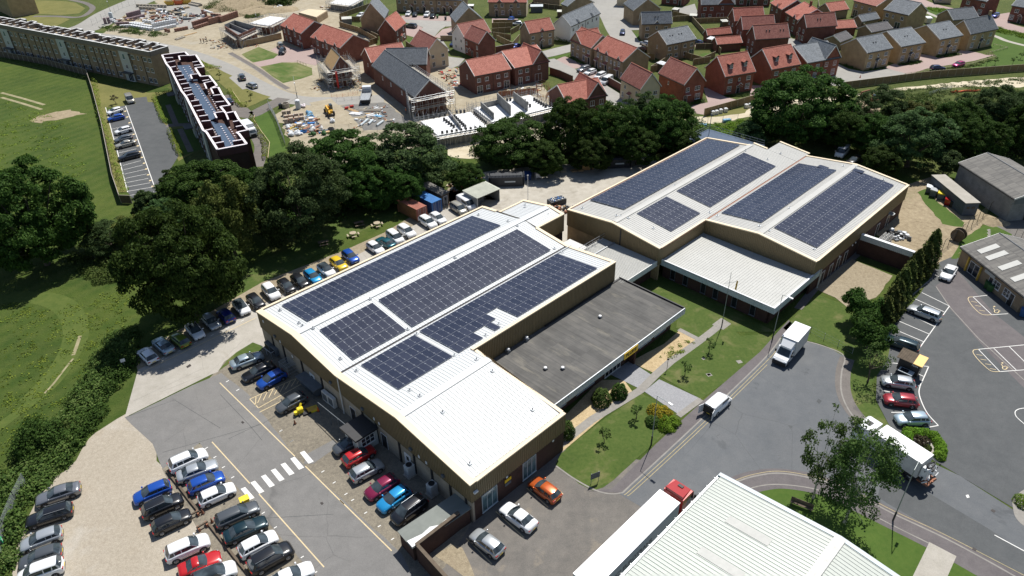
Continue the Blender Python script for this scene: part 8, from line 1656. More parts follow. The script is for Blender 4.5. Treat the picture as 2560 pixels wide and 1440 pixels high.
def Pb(r,p0,p1,z):
 a=gp(r,*p0,z);b=gp(r,*p1,z);return a,math.atan2((b-a).y,(b-a).x),(b-a).length
def Cn(corner_site,Lb,top,side,end,L=6.06,W=2.44,H=2.6):
 u,v=corner_site;Rt=Se('shipping_container',u,v,Lb=Lb,cat='container',Gr='shipping containers behind the lawn')
 mb=SB(u,v);mb.box(u+.04,v+.04,.1,u+W-.04,v+L-.04,H-.04,0,None,1)
 for i in range(int(L/.28)):y=v+.15+i*.28;mb.box(u+.0,y,.2,u+.05,y+.14,H-.15,0);mb.box(u+W-.05,y,.2,u+W,y+.14,H-.15,0);mb.box(u+.2,y,H-.045,u+W-.2,y+.14,H-.02,1)
 for(x,y)in((u,v),(u+W-.14,v),(u,v+L-.14),(u+W-.14,v+L-.14)):mb.box(x-.006,y-.006,0,x+.146,y+.146,H+.002,1)
 mb.box(u,v,H-.12,u+W,v+.1,H,1);mb.box(u,v+L-.1,H-.12,u+W,v+L,H,1)
 mb.Bd('body',[G[side],G[top]],Rt)
 mb=SB(u,v)
 mb.box(u+.16,v+L-.05,.2,u+W/2-.02,v+L+.012,H-.15,0);mb.box(u+W/2+.02,v+L-.05,.2,u+W-.16,v+L+.012,H-.15,0)
 for x in(.45,.85,1.6,2.0):mb.tube((u+x,v+L+.04,.2),(u+x,v+L+.04,H-.15),.025,6,1)
 mb.Bd('door',[G[end],G['galv']],Rt)
Cn((71.0,-104.2),'rust brown shipping container beside the lawn','container_red','container_rust_side','container_red');Cn((74.7,-104.2),'blue shipping container between the brown one and a dark shed','cb','cd','cd')
def Sh(r,fl_,fr,D,H,Lb,wall,roof,rise=.3,name='shed',cat='shed',open_front=False):
 a,ang,W=Pb(r,fl_,fr,H);Rt=empty(name,(a.x,a.y,0),ang,Lb=Lb,cat=cat);mb=MB()
 if open_front:
  mb.box(0,0,0,.08,D,H-.05);mb.box(W-.08,0,0,W,D,H-.05);mb.box(.08,D-.08,0,W-.08,D,H-.05)
  for i in range(int(D/.25)):mb.box(-.04,i*.25,.05,0,i*.25+.12,H-.1)
 else:mb.box(0,0,0,W,D,H-.05)
 mb.Bd('wall',[G[wall]],Rt);mb=MB();mb.Pm([(-.15,-.15),(W+.15,-.15),(W+.15,D+.15),(-.15,D+.15)],[H-.05]*2+[H+rise]*2,[H+.04]*2+[H+rise+.09]*2)
 for i in range(int(W/.3)if roof!='shed_felt' else 0):mb.Pm([(i*.3,-.15),(i*.3+.08,-.15),(i*.3+.08,D+.15),(i*.3,D+.15)],[H+.03]*2+[H+rise+.08]*2,[H+.08]*2+[H+rise+.13]*2)
 mb.Bd('roof',[G[roof]],Rt);return Rt,W
sh,w_=Sh('y',(765,310),(860,265),6,2.5,'dark shed with weathered sheet roof right of the blue container','ot','fibre_sheets');link('door',Dm(.9,1.9,'sg'),sh,(w_*.5,0,0))
os_,w_=Sh('y',(1245,350),(1540,225),4.2,2.7,'open fronted steel shelter with pale lichen covered roof','galv','shed_roof',.1,'open_shelter','shelter',True)
for i,x in enumerate((.8,1.7,2.7)):
 mb=MB();mb.box(x,1.5+.3*i,0,x+.7,2.3+.3*i,1.1);mb.tube((x+.1,1.4,1.2),(x+.6,1.4,1.2),.05);mb.Bd('stored_crate','sg',os_)
t,w_=Sh('m',(570,1040),(690,1180),7.3,2.3,'small store with torn grey green felt roof against the brick wall','db','shed_felt',.05,'store','shed')
patchm=MB();patchm.Pm([(w_-.9,-.1),(w_+.1,-.1),(w_+.1,4.4),(w_-.5,4.6),(w_-.35,3.6),(w_-.8,2.7),(w_-.6,1.6)],2.42,2.46);patchm.Bd('torn_patch','pb',t)
Bw([gp('m',720,1160,2.7).xy.to_3d(),gp('m',1105,865,2.7).xy.to_3d()],'dark brick yard wall running from the store to the near factory corner',2.7,'db',.3,'ot','yard_wall')
Bw([gp('m',735,1165,2.7).xy.to_3d(),gp('m',1010,1470,2.7).xy.to_3d()],'dark brick yard wall running out of the bottom of the view',2.7,'db',.3,'ot','yard_wall')
a,ang,W=Pb('z',(0,0),(1,1),0)
a=g(2415,508,2.7);b_=g(2446,505,2.7);n0=g(2330,438,2.7);d_=(n0-a);L=d_.length;ang=math.atan2(d_.y,d_.x)
Rt=empty('site_cabin',(a.x,a.y,0),ang,Lb='long dark blue grey cabin with peeling white roof beside the barn',cat='cabin');mb=MB();mb.box(0,-2.6,.1,L,0,2.65,0);
for i in range(int(L/.4)):mb.box(i*.4,0,.2,i*.4+.2,.05,2.5)
mb.Bd('body','container_grey',Rt);mb=MB();mb.box(-.1,-2.7,2.65,L+.1,.1,2.75);mb.Bd('roof','concrete',Rt)
mb=MB();mb.box(-.02,-2.0,1.5,.03,-1.4,1.9);mb.box(-.02,-1.0,1.5,.03,-.5,1.9);mb.Bd('window','dp',Rt)
def bin_(pxy,Lb,body='sg',lid='hy',w=1.3,d=1.0,h=1.3,rz=0,name='waste_bin',Gr=None):
 p=g(*pxy);Rt=empty(name,(p.x,p.y,.02),rz,Lb=Lb,cat='bin',Gr=Gr);mb=MB();mb.add([(-w*.42,-d*.42,.12),(w*.42,-d*.42,.12),(w*.42,d*.42,.12),(-w*.42,d*.42,.12),(-w/2,-d/2,h*.85),(w/2,-d/2,h*.85),(w/2,d/2,h*.85),(-w/2,d/2,h*.85)],[(0,3,2,1),(0,1,5,4),(1,2,6,5),(2,3,7,6),(3,0,4,7),(4,5,6,7)]);mb.Bd('body',[G[body]],Rt)
 mb=MB();mb.Pm([(-w*.53,-d*.55),(w*.53,-d*.55),(w*.53,d*.53),(-w*.53,d*.53)],[h*.86]*4,[h*.92,h*.92,h*1.05,h*1.05]);mb.Bd('lid',[G[lid]],Rt)
 mb=MB()
 for x in(-1,1):
  for y in(-1,1):mb.tube((x*w*.36-.03,y*d*.36,.08),(x*w*.36+.03,y*d*.36,.08),.08,8)
 mb.Bd('castors','tyre',Rt)
Zc=lambda x,y:(2260+x/3.413,380+y/3.413)
bin_(Zc(205,345),'grey bin with white bags on top, left end of the bin line','sg','bw',1.4,1.1,1.4,1.0);bin_(Zc(240,375),'grey bin with open yellow edged front','sg','galv',1.4,1.2,1.5,1.0);bin_(Zc(305,400),'grey bin with bright yellow lid','sg','hy',1.4,1.2,1.4,1.0);bin_(Zc(362,450),'bright red bin beside the dark blue cabin','paint_red','paint_red',1.1,1.0,1.3,1.0);bin_(Zc(405,470),'black bin right of the red one','bp','bp',.9,.9,1.2,1.0)
bin_(px('z',1590,960),'green wheeled bin against the workshop wall, left of the pair','green_bin','green_bin',.9,.8,1.2,.9);bin_(px('z',1640,1000),'green wheeled bin against the workshop wall, right of the pair','green_bin','green_bin',1.2,.9,1.2,.9);bin_(px('z',2130,1380),'blue bin at the right edge beside the workshop','blue_bin','blue_bin',1.1,.9,1.2,.9)
bin_(px('b',1560,290),'green bin below the terrace, left one','green_bin','green_bin',.8,.8,1.1);bin_(px('b',1690,320),'dark bin below the terrace at the path','door_black','door_black',.8,.8,1.1);bin_(px('b',1720,250),'green bin below the terrace, right one','green_bin','green_bin',.8,.8,1.1)
bin_(px('k',1825,880),'yellow grit bin beside the zebra crossing','hy','hy',1.0,.7,.7,.6,'grit_bin')
a=gp('y',1395,160,0);b_=gp('y',1870,190,0)
def long_skip(r,p0,p1,Lb,W=2.4,H=2.4,m='ds',rib=.7):
 a=gp(r,*p0);b=gp(r,*p1);L=(b-a).length;Rt=empty('waste_compactor',(a.x,a.y,0),math.atan2((b-a).y,(b-a).x),Lb=Lb,cat='skip')
 mb=MB();mb.bevbox(0,0,.15,L,W,H,.35)
 n=int(L/rib)
 for i in range(n+1):x=i*L/n;mb.box(x-.05,-.07,.2,x+.05,W+.07,H-.3);mb.box(x-.05,.2,H-.1,x+.05,W-.2,H+.05)
 mb.Bd('body',[G[m]],Rt);mb=MB();mb.box(-.05,.4,.6,-.01,1.2,1.3);mb.box(L*.45,-.09,1.0,L*.75,-.075,1.3);mb.Bd('label_plate','sc',Rt);return Rt
long_skip('y',(1400,205),(1870,190),'long ribbed dark waste compactor in the shade of the rear yard');long_skip('B',(1950,1260),(2165,1250),'dark open steel container by the back fence of the rear yard',2.6,2.3)
Rt=empty('forklift_cage',gp('B',1475,1330),.2,Lb='pale framed trolley beside the waste compactor',cat='trolley');mb=MB()
for x in(-.6,.6):
 for y in(-.5,.5):mb.tube((x,y,0),(x,y,1.7),.04,6)
mb.box(-.6,-.5,1.65,.6,.5,1.72);mb.box(-.6,-.52,.5,.6,-.48,1.4);mb.Bd('frame','wm',Rt);bin_(px('B',1395,1335),'navy blue bin beside the pale framed trolley','cd','cd',1.6,1.4,1.5)
Rt=empty('skip',gp('B',960,1385),.4,Lb='rusty open skip full of scrap boards behind the vans',cat='skip');mb=MB();mb.box(-2.6,-1.2,.1,2.6,1.2,.2);mb.box(-2.6,-1.2,.2,-2.5,1.2,1.8);mb.box(2.5,-1.2,.2,2.6,1.2,1.8);mb.box(-2.5,-1.2,.2,2.5,-1.1,1.8);mb.box(-2.5,1.1,.2,2.5,1.2,1.8);mb.Bd('body','rust',Rt)
for i,(x,y,w,h,rz,mm)in enumerate(((-1.2,.2,1.6,1.0,.3,'sc'),(.9,-.1,1.8,1.1,-.2,'bw'),(-.2,-.4,1.0,.9,.8,'timber'))):
 p=gp('B',960,1385);o=link('scrap_board',None,None,(p.x+x,p.y+y,1.7+.12*i),rz,Lb=['grey scrap sheet on the left of the rusty skip','white scrap board lying on the right of the rusty skip','brown scrap board in the middle of the rusty skip'][i],cat='scrap');mb=MB();mb.Pm([(-w/2,-h/2),(w/2,-h/2),(w/2,h/2),(-w/2,h/2)],[0,.1,.2,.1],[.05,.15,.25,.15]);mb.Bd('board',[G[mm]],o)
def Pa(pxy,Lb,rz=0,stack=1,m='pt',z=0,pt=None):
 p=pt if pt is not None else g(*pxy,z);o=link('pallet',None,None,(p.x,p.y,z+.02),rz,Lb=Lb,cat='pallet');mb=MB()
 for k in range(stack):
  for i in range(7):mb.box(-.6+i*.18,-.5,.11+k*.15,-.5+i*.18,.5,.13+k*.15)
  for y in(-.5,-.05,.4):mb.box(-.6,y,.0+k*.15,.6,y+.1,.10+k*.15)
 mb.Bd('slats',[G[m]],o);return o
Pa(px('B',1660,1280),'pale pallet stack by the back fence, left',.2,3);Pa(px('B',1740,1275),'low timber stack by the back fence, middle',.4,2,'timber');Pa(px('B',1790,1270),'single pallet by the back fence, right',.1,2,'timber')
Rt=empty('timber_crate',gp('B',1845,1265),.1,Lb='upright plywood panel leaning at the back fence of the rear yard',cat='panel');mb=MB();mb.box(-1.2,0,0,1.2,.15,1.4);mb.Bd('panel','osb',Rt)
o=Pa(px('q',1105,615),'pallet standing on edge against the far factory wall',-HEAD+PI_/2);o.rotation_euler=(PI_/2,0,-HEAD+PI_/2+.3);o.location.z=.6
Rt=empty('skip',gp('x',60,360),.5,Lb='dark open skip of blue scrap in the gap between the factories',cat='skip');mb=MB();mb.box(-1.7,-.9,.1,1.7,.9,1.1);mb.Bd('body','ds',Rt)
sc=MB();random.seed(9)
for k in range(40):x,y=RU_(-1.5,1.5),RU_(-.7,.7);sc.cbox(x,y,1.0,.25,.2,.25,random.random()*3,k%2)
sc.Bd('scrap',[G['cb'],G['gw']],Rt)
sc=MB()
for k in range(60):x,y=RU_(-3,3),RU_(-1.2,1.2);sc.cbox(x,y,0,RU_(.2,.8),RU_(.1,.4),RU_(.1,.7),random.random()*3,random.randint(0,2))
o=link('scrap_heap',sc.mesh('scrap_heap',[G['rust'],G['timber'],G['ds']]),None,gp('x',140,430),-.5);tag(o,'heap of rusty and timber scrap in the gap between the factories','scrap heap',None,'stuff')
def Pc(pxy,Lb,rnd=True,m='pt'):
 p=g(*pxy);Rt=empty('picnic_table',(p.x,p.y,0),.4,Lb=Lb,cat='picnic table',Gr='picnic tables on the lawn');mb=MB()
 if rnd:mb.Lt([(.6,.72),(.62,.77)],16)
 else:mb.box(-.9,-.4,.72,.9,.4,.77)
 mb.Bd('table_top',[G[m]],Rt)
 if rnd:
  for k in range(4):a=k*PI_/2;T=MR_(a,4,'Z');mb=MB();mb.box(-.45,.85,.42,.45,1.12,.47,0,T);mb.Bd('seat',[G[m]],Rt)
  mb=MB()
  for k in range(2):T=MR_(k*PI_/2,4,'Z');mb.box(-.05,-1.1,.36,.05,1.1,.42,0,T);mb.box(-.05,-.1,0,.05,.1,.72,0,T)
  for k in range(4):a=k*PI_/2;mb.tube((.9*cs_(a),.9*sn_(a),0),(.9*cs_(a),.9*sn_(a),.4),.05,5)
 else:
  for s_ in(-1,1):q=MB();q.box(-.9,s_*.75-.14,.42,.9,s_*.75+.14,.47);q.Bd('seat',[G[m]],Rt)
  mb=MB()
  for x in(-.6,.6):mb.box(x-.04,-.85,.36,x+.04,.85,.42);mb.tube((x,-.6,0),(x,-.3,.72),.05,5);mb.tube((x,.6,0),(x,.3,.72),.05,5)
 mb.Bd('frame',[G[m]],Rt)
Pc(px('p',100,330),'round pale picnic table nearest the parked cars');Pc(px('p',278,255),'round pale picnic table nearest the brown container');Pc(px('p',145,250),'dark picnic table at the edge of the tree shade',False,'ot');Pc(px('o',2410,395),'dark picnic table at the lower edge of the lawn shade',False,'ot');Pc((882,523),'dark picnic table deep in the tree shade',False,'ot')
p=gp('r',900,920);Rt=empty('bench',(p.x,p.y,0),-.55,Lb='dark bench in the shade beside the warehouse edge',cat='bench');mb=MB();mb.box(-1.2,-.25,.42,1.2,.25,.48);mb.Bd('seat','ot',Rt);mb=MB();mb.box(-1.2,.22,.5,1.2,.28,.9);mb.Bd('backrest','ot',Rt);mb=MB();[mb.box(x-.05,-.2,0,x+.05,.2,.42)for x in(-1,1)];mb.Bd('leg','pd',Rt)
def Ac(pxy,Lb,w=1.0,d=.9,h=1.7,rz=0,fan=True):
 p=g(*pxy);Rt=empty('air_conditioner',(p.x,p.y,.03),-HEAD+PI_/2,Lb=Lb,cat='air conditioner',Gr='air conditioners beside the near factory');mb=MB();mb.bevbox(-w/2,-d/2,.12,w/2,d/2,h,.03);mb.box(-w/2-.15,-d/2-.15,0,w/2+.15,d/2+.15,.12,1);mb.Bd('casing',[G['gw'],G['cw']],Rt)
 mb=MB();mb.Lt([(w*.36,h),(w*.38,h+.06),(w*.30,h+.065),(w*.28,h+.01)],16);mb.Lt([(w*.10,h+.01),(w*.10,h+.05)],8);mb.Bd('fan_grille','bp',Rt)
Ac(px('m',668,530),'tall condenser unit beside the factory wall, behind the maroon car');Ac(px('m',870,700),'tall condenser unit beside the factory wall, behind the black people carrier')
for i,(x,y)in enumerate(((1165,740),(1230,790))):
 p=gp('l',x,y,0);Rt=empty('air_conditioner',(p.x,p.y,.03),-HEAD+PI_/2,Lb=['pale cabinet unit against the factory wall, left of the pair','pale cabinet unit against the factory wall, right of the pair near the porch'][i],cat='air conditioner');mb=MB();mb.bevbox(-.25,-.7,.1,.25,.7,1.7,.03);mb.Bd('casing','gw',Rt);mb=MB();mb.box(-.27,-.5,.4,-.255,.5,1.5);mb.Bd('grille','sg',Rt)
for i,(x,y)in enumerate(((520,170),(590,220))):
 p=gp('l',x,y,0);Rt=empty('air_conditioner',(p.x,p.y,.03),-HEAD+PI_/2,Lb=['grey cooling unit inside the white rails at the factory corner, far one','grey cooling unit inside the white rails at the factory corner, near one'][i],cat='air conditioner');mb=MB();mb.bevbox(-.3,-.7,.3,.3,.7,1.5,.03);mb.Bd('casing','sg',Rt);mb=MB();mb.box(-.32,-.5,.5,-.305,.5,1.3);mb.Bd('grille','bp',Rt)
Rf(QP('l',(430,170),(545,260),(620,215)),'white guard rails around the cooling units',1.1,'wm',1.1,'guard_rail',.03)
Rt=empty('storage_cage',gp('l',745,400),-HEAD+PI_/2,Lb='grey wire storage cage against the factory wall',cat='cage');mb=MB()
for x in(-.8,.8):
 for y in(-1.1,1.1):mb.tube((x,y,0),(x,y,1.7),.03,5)
for z in(.05,.6,1.15,1.7):
 mb.path([(-.8,-1.1,z),(.8,-1.1,z),(.8,1.1,z),(-.8,1.1,z),(-.8,-1.1,z)],.02,4)
for k in range(9):mb.tube((-.8+.2*k,-1.1,1.7),(-.8+.2*k,1.1,1.7),.015,4);mb.tube((-.8,-1.1+.27*k,0),(-.8,-1.1+.27*k,1.7),.015,4)
mb.Bd('frame','galv',Rt)
Rt=empty('waste_container',gp('l',1020,590),-HEAD+PI_/2,Lb='dark navy tilting skip against the factory wall',cat='skip');mb=MB();mb.add([(-.9,-1.9,.2),(.9,-1.9,.2),(.9,1.9,.2),(-.9,1.9,.2),(-1.3,-2.2,1.6),(1.0,-2.2,1.6),(1.0,2.2,1.6),(-1.3,2.2,1.6)],[(0,3,2,1),(0,1,5,4),(1,2,6,5),(2,3,7,6),(3,0,4,7),(4,5,6,7)]);mb.Bd('body','container_grey',Rt);mb=MB();mb.box(-1.32,-2.25,1.6,1.02,2.25,1.66);mb.Bd('lid','sg',Rt)
Rt=empty('pallet_truck',gp('l',870,860),.5,Lb='yellow machine parts and black pallet behind the dark grey hatchback',cat='machine');mb=MB();mb.bevbox(-.5,-.4,.2,.3,.3,.9,.1);mb.tube((-.7,-.3,.3),(-.7,-.3,.7),.25,10);mb.tube((0,.2,.8),(.3,.5,1.1),.15,8);mb.Bd('body','hy',Rt);mb=MB();mb.box(.1,-.9,.05,1.1,.1,.25);mb.tube((-.4,-.6,.2),(-.3,-.6,.2),.2,10);mb.Bd('base','bp',Rt)
Rt=empty('plastic_crate',gp('l',995,835),.5,Lb='flat yellow crate in the factory shade beside the cones',cat='crate');mb=MB();mb.box(-.7,-.5,.02,.7,.5,.25);mb.Bd('body','hy',Rt);mb=MB();mb.box(-.6,-.4,.25,.6,.4,.27);mb.Bd('lid','skip_yellow',Rt)
def Co(pxy,Lb,h=.7,m='cone_orange'):
 p=g(*pxy);Rt=empty('traffic_cone',(p.x,p.y,.03),0,Lb=Lb,cat='cone');mb=MB();mb.Lt([(.16,.03),(.035,h)],12,0);mb.Bd('cone',[G[m]],Rt);mb=MB();mb.box(-.2,-.2,0,.2,.2,.03);mb.Bd('base','bp',Rt)
Co(px('l',1062,845),'traffic cone beside the flat yellow crate');Co(px('l',800,885),'brown cone left of the yellow machine',.7,'rust');Co(px('l',800,990),'brown cone alone on the gravel below the yellow machine',.7,'rust');Co(px('k',1512,965),'dark cone at the upper end of the barrier opening',.7,'rust');Co(px('k',1580,1030),'dark cone at the lower end of the barrier opening',.7,'rust')
Co(px('e',1600,1245),'small cone on the pale cul-de-sac',.8,'cone_orange')
def Ba(a,b,Lb):
 A=g(*a);Bq=g(*b);Rt=empty('timber_barrier',(A.x,A.y,0),math.atan2((Bq-A).y,(Bq-A).x),Lb=Lb,cat='barrier');L=(Bq-A).length;mb=MB();mb.box(0,-.08,.45,L,.08,.62);mb.Bd('beam','ot',Rt);mb=MB();mb.box(.1,-.3,0,.3,.3,.45);mb.box(L-.3,-.3,0,L-.1,.3,.45);mb.Bd('foot','rust',Rt)
Ba(px('k',1400,1010),px('k',1490,965),'short timber barrier beside the black hatchbacks');Ba(px('k',1470,1095),px('k',1555,1045),'short timber barrier beside the white crossover')
def sleeper(pts,Lb):
 P=[g(*p)for p in pts];o=P[0];Rt=empty('timber_edging',(o.x,o.y,0),0,Lb=Lb,cat='edging');mb=MB(MT_((-o.x,-o.y,0)));mb.strip(P,.25,0,.3);mb.Bd('sleepers','ot',Rt)
sleeper(QP('k',(1245,655),(1330,760),(1420,880),(1490,965)),'dark sleeper edging between the inner row and the upper gravel bays');sleeper(QP('k',(1555,1045),(1660,1180),(1760,1310),(1860,1430)),'dark sleeper edging between the red coupe row and the lower gravel bays')
for k in range(4):
 a=S(112.4-0.0+k*1.6,-31.3,0);Rt=empty('gas_bottle_rack',a,-HEAD+PI_/2,Lb=['nearest','second','third','farthest'][k]+' rack of white topped cylinders beyond the screen wall',cat='rack',Gr='cylinder racks beyond the screen wall');Rt.location=S(117.6+k*1.75,-31.9,.02)
 mb=MB()
 for i in range(3):
  for j in range(3):mb.Lt([(.22,.1),(.24,1.2),(.14,1.45),(.08,1.55)],10,0,MT_((-.5+.5*i,-.5+.5*j,0)))
 mb.Bd('cylinders','gw',Rt);mb=MB()
 for z in(.15,.9):mb.path([(-.8,-.8,z),(.8,-.8,z),(.8,.8,z),(-.8,.8,z),(-.8,-.8,z)],.03,5)
 mb.Bd('frame','galv',Rt)
jm=MB();random.seed(5)
for k in range(45):jm.cbox(RU_(-1.6,1.6),RU_(-1.6,1.6),0,RU_(.2,.9),RU_(.1,.6),RU_(.1,.8),random.random()*3,random.randint(0,2))
o=link('junk_pile',jm.mesh('junk_pile',[G['sg'],G['bw'],G['bp']]),None,S(126.5,-31.0,0));tag(o,'pile of pale and dark junk beside the cylinder racks','junk',None,'stuff')
p=gp('z',1150,245);Rt=empty('cable_drum',(p.x,p.y,0),1.1,Lb='big dark cable drum standing by the security fence',cat='cable drum');Rt.rotation_euler=(0,0,-.9);mb=MB()
for y in(-.5,.5):mb.Lt([(1.15,-.05),(1.15,.05)],24,0,MT_((0,y,1.15))@MR_(PI_/2,4,'X'))
mb.Bd('flange','ot',Rt);mb=MB();mb.Lt([(.7,-.45),(.7,.45)],18,0,MT_((0,0,1.15))@MR_(PI_/2,4,'X'));mb.Bd('barrel','ds',Rt)
def Gs(r,p0,p1,D,Lb,wall='ot',roof='pr',H=2.0):Sh(r,p0,p1,D,H,Lb,wall,roof,.2,'garden_shed','shed')
Gs('c',(620,108),(810,105),2.5,'dark garden shed with pale roof behind the bright red roof','container_grey','sc',2.2);Gs('c',(1045,190),(1135,190),2,'small garden shed with white roof behind the white house');Gs('d',(1055,250),(1160,255),2,'garden shed with pale roof beside the pale apron');Gs('d',(1330,620),(1440,640),2.2,'garden shed with white roof beside the nearer red garage','ot','bw');Gs('d',(1580,350),(1670,345),2,'garden shed with pale roof below the glazed doors house');Gs('d',(620,1040),(690,1010),2,'garden shed with white roof beside the shaded garden','ot','bw');Gs('d',(770,150),(850,160),2.2,'shed with pale roof at the apron corner')
bin_(px('f',1010,370),'white domed tank behind the detached row','gw','bw',1.8,1.8,2.0,0,'garden_tank');Gs('b',(30,310),(180,300),2.5,'dark garden shed left of the tall tan house','sg','pr')
for i,(x,y)in enumerate(((2070,95),(1990,140),(1930,200))):Gs('b',(x-30,y),(x+60,y),1.6,['farthest','middle','nearest'][i]+' of three pale roofed bin stores by the terrace','ot','bw',1.6)
def Pr(pxy,Lb,h=1.75,top='hi_vis',legs='dc',rz=0,z=0,arms=.15,hat=True,bend=0):
 p=g(*pxy,z);Rt=empty('person',(p.x,p.y,z+.02),rz,Lb=Lb,cat='person');s=h/1.75
 V=[(0,0,.95),(0,0,1.15),(bend*.3,0,1.38),(bend*.45,0,1.50),(bend*.6,0,1.66),(0,.09,.90),(.03,.11,.50),(-.02,.12,.07),(.10,.12,.03),(0,-.09,.90),(-.03,-.11,.50),(-.06,-.12,.07),(.06,-.12,.03),(bend*.3,.20,1.40),(arms+bend*.3,.27,1.15),(arms*2+.1+bend*.3,.24,.95),(bend*.3,-.20,1.40),(-arms+bend*.3,-.27,1.15),(.05+bend*.3,-.25,.92),(arms*2+.17+bend*.3,.235,.90),(.10+bend*.3,-.25,.86)]
 E_=[(0,1),(1,2),(2,3),(3,4),(0,5),(5,6),(6,7),(7,8),(0,9),(9,10),(10,11),(11,12),(2,13),(13,14),(14,15),(2,16),(16,17),(17,18),(15,19),(18,20)]
 rad=[.15,.15,.17,.06,.105,.10,.07,.05,.035,.10,.07,.05,.035,.075,.05,.035,.075,.05,.035,.03,.03]
 me=bpy.data.meshes.new('tmp');me.from_pydata([(a*s,b*s,c*s)for a,b,c in V],E_,[]);o=bpy.data.objects.new('tmp',me);COL.objects.link(o)
 md=o.modifiers.new('s','SKIN');sv=me.skin_vertices[0].data
 for i,r in enumerate(rad):sv[i].radius=(r*s,r*s)
 sv[0].use_root=True;o.modifiers.new('u','SUBSURF').levels=1
 dg=bpy.context.evaluated_depsgraph_get();m2=bpy.data.meshes.new_from_object(o.evaluated_get(dg));bpy.data.objects.remove(o)
 m2.materials.clear()
 for mm in(top,legs,'skin'):m2.materials.append(G[mm])
 for f in m2.polygons:
  c=f.center;f.material_index=1 if c.z<.93*s else(2 if c.z>1.5*s else 0);f.use_smooth=True
 link('body',m2,Rt)
 mb=MB()
 if hat:mb.Lt([(.14*s,1.70*s),(.13*s,1.76*s),(.06*s,1.82*s)],10,0,MT_((bend*.6*s,0,0)));mb.Bd('helmet','helmet',Rt)
 else:mb.Lt([(.11*s,1.68*s),(.10*s,1.75*s),(.04*s,1.79*s)],10,0,MT_((bend*.6*s,0,0)));mb.Bd('hair','dc',Rt)
Pr(px('a',20,690),'worker in dark red top, left one of three walking by the scaffolding',top='rust',rz=1);Pr(px('a',65,690),'worker in dark top, middle one of three walking by the scaffolding',top='rust',rz=1.2);Pr(px('a',108,660),'worker in brown top, right one of three walking by the scaffolding',top='rust',rz=.8)
Pr(px('h',830,1150),'worker in pinkish top crouching beside the block wall on the white slab',top='ck',z=2.75,bend=.6,rz=2,h=1.5);Pr(px('h',930,1260),'worker in white top bending at the near end of the block wall',top='helmet',z=2.75,bend=.7,rz=2,h=1.5);Pr(px('h',100,1060),'worker in orange beside the unfinished slate roofed house',top='hi_vis',rz=.5);Pr(px('a',900,290),'worker in white top on the scaffold beyond the white slab',top='helmet',z=2.8,rz=1);Pr(px('h',750,520),'worker beside the sandy patch behind the slate roofed house',top='rust',rz=1)
def Sf(quad,z_levels,Lb,off=1.0,Bo=True,H=None,sp=2.0,r=.045):
 """quad: list of world points (building outline); tubes one metre outside it"""
 c=sum(quad,Vector())/len(quad);o=Vector((c.x,c.y,0));Rt=empty('scaffolding',o,0,Lb=Lb,cat='scaffolding');T=MB(MT_(-o));Bd_=MB(MT_(-o));n=len(quad);H=H or z_levels[-1]+1.2
 for i in range(n):
  a,b=quad[i],quad[(i+1)%n];d=(b-a).normalized();nn=Vector((d.y,-d.x,0))
  if(a+nn-c).length<(a-nn-c).length:nn=-nn
  for k,w in((0,.25),(1,off+.25)):
   p,q=a+nn*w-d*(w),b+nn*w+d*(w);L=(q-p).length;m_=max(2,round(L/sp))
   for j in range(m_+1):s=p.lerp(q,j/m_);hh=H*RU_(.86,1.08);T.tube((s.x,s.y,0),(s.x,s.y,hh),r,5)
   for z in z_levels:
    for dz in((0,.5,1.0)if k else(0,)):T.tube((p.x,p.y,z+dz),(q.x,q.y,z+dz),r,5)
   if k:
    for j in range(0,m_,2):s=p.lerp(q,j/m_);s2=p.lerp(q,min(1,(j+1)/m_));T.tube((s.x,s.y,0),(s2.x,s2.y,z_levels[0]),r,4)
  if Bo:
   for z in z_levels:p=a+nn*.3;q=b+nn*.3;w=nn*off*.9;Bd_.Pm([p[:2],q[:2],(q+w)[:2],(p+w)[:2]],z+.03,z+.08)
 T.Bd('tubes','st',Rt)
 if Bo:Bd_.Bd('boards','scaffold_board',Rt)
 return Rt
def Wq(r,pts,z):return[gp(r,*p,z).xy.to_3d()for p in pts]
q=Wq('a',[(400,420),(610,560),(880,440),(560,350)],4.0)
Rt=empty('unfinished_house',(q[0].x,q[0].y,0),0,Lb='unfinished brick house with open grey block upper storey and no roof',cat='unfinished house')
M_=MT_((-q[0].x,-q[0].y,0));mb=MB(M_);mb.strip(q+[q[0]],.3,0,3.0);mb.strip([q[0],q[1],q[2]],.3,3.0,1.0);mb.Bd('wall','wb',Rt);mb=MB(M_);mb.strip([q[2],q[3],q[0]],.25,3.0,1.6);mb.strip([q[0].lerp(q[3],.5),q[1].lerp(q[2],.5)],.2,3.0,1.3);mb.Bd('block_wall','block_wall',Rt);mb=MB(M_);mb.Pm([p[:2]for p in q],2.7,2.9);mb.Bd('floor_slab','rg',Rt)
mb=MB(M_)
for t_ in(.25,.7):s=q[0].lerp(q[1],t_);mb.cbox(s.x,s.y,1,1.0,.5,1.1,math.atan2((q[1]-q[0]).y,(q[1]-q[0]).x))
s=q[1].lerp(q[2],.5);mb.cbox(s.x,s.y,.2,1.6,.5,2,math.atan2((q[2]-q[1]).y,(q[2]-q[1]).x));mb.Bd('opening','black_sheet',Rt)
Sf(q,[2.6],'scaffolding round the open grey block storey',1.2)
q2=Wq('a',[(800,370),(1110,415),(1370,290),(1120,262)],2.8)
Rt=empty('floor_slab',(q2[0].x,q2[0].y,0),0,Lb='brick ground storey topped with a white floor slab left of the red houses',cat='unfinished house');M_=MT_((-q2[0].x,-q2[0].y,0));mb=MB(M_);mb.strip(q2+[q2[0]],.3,0,2.6);mb.Bd('wall','wb',Rt);mb=MB(M_);mb.Pm([p[:2]for p in q2],2.61,2.85);mb.Bd('slab','pb',Rt)
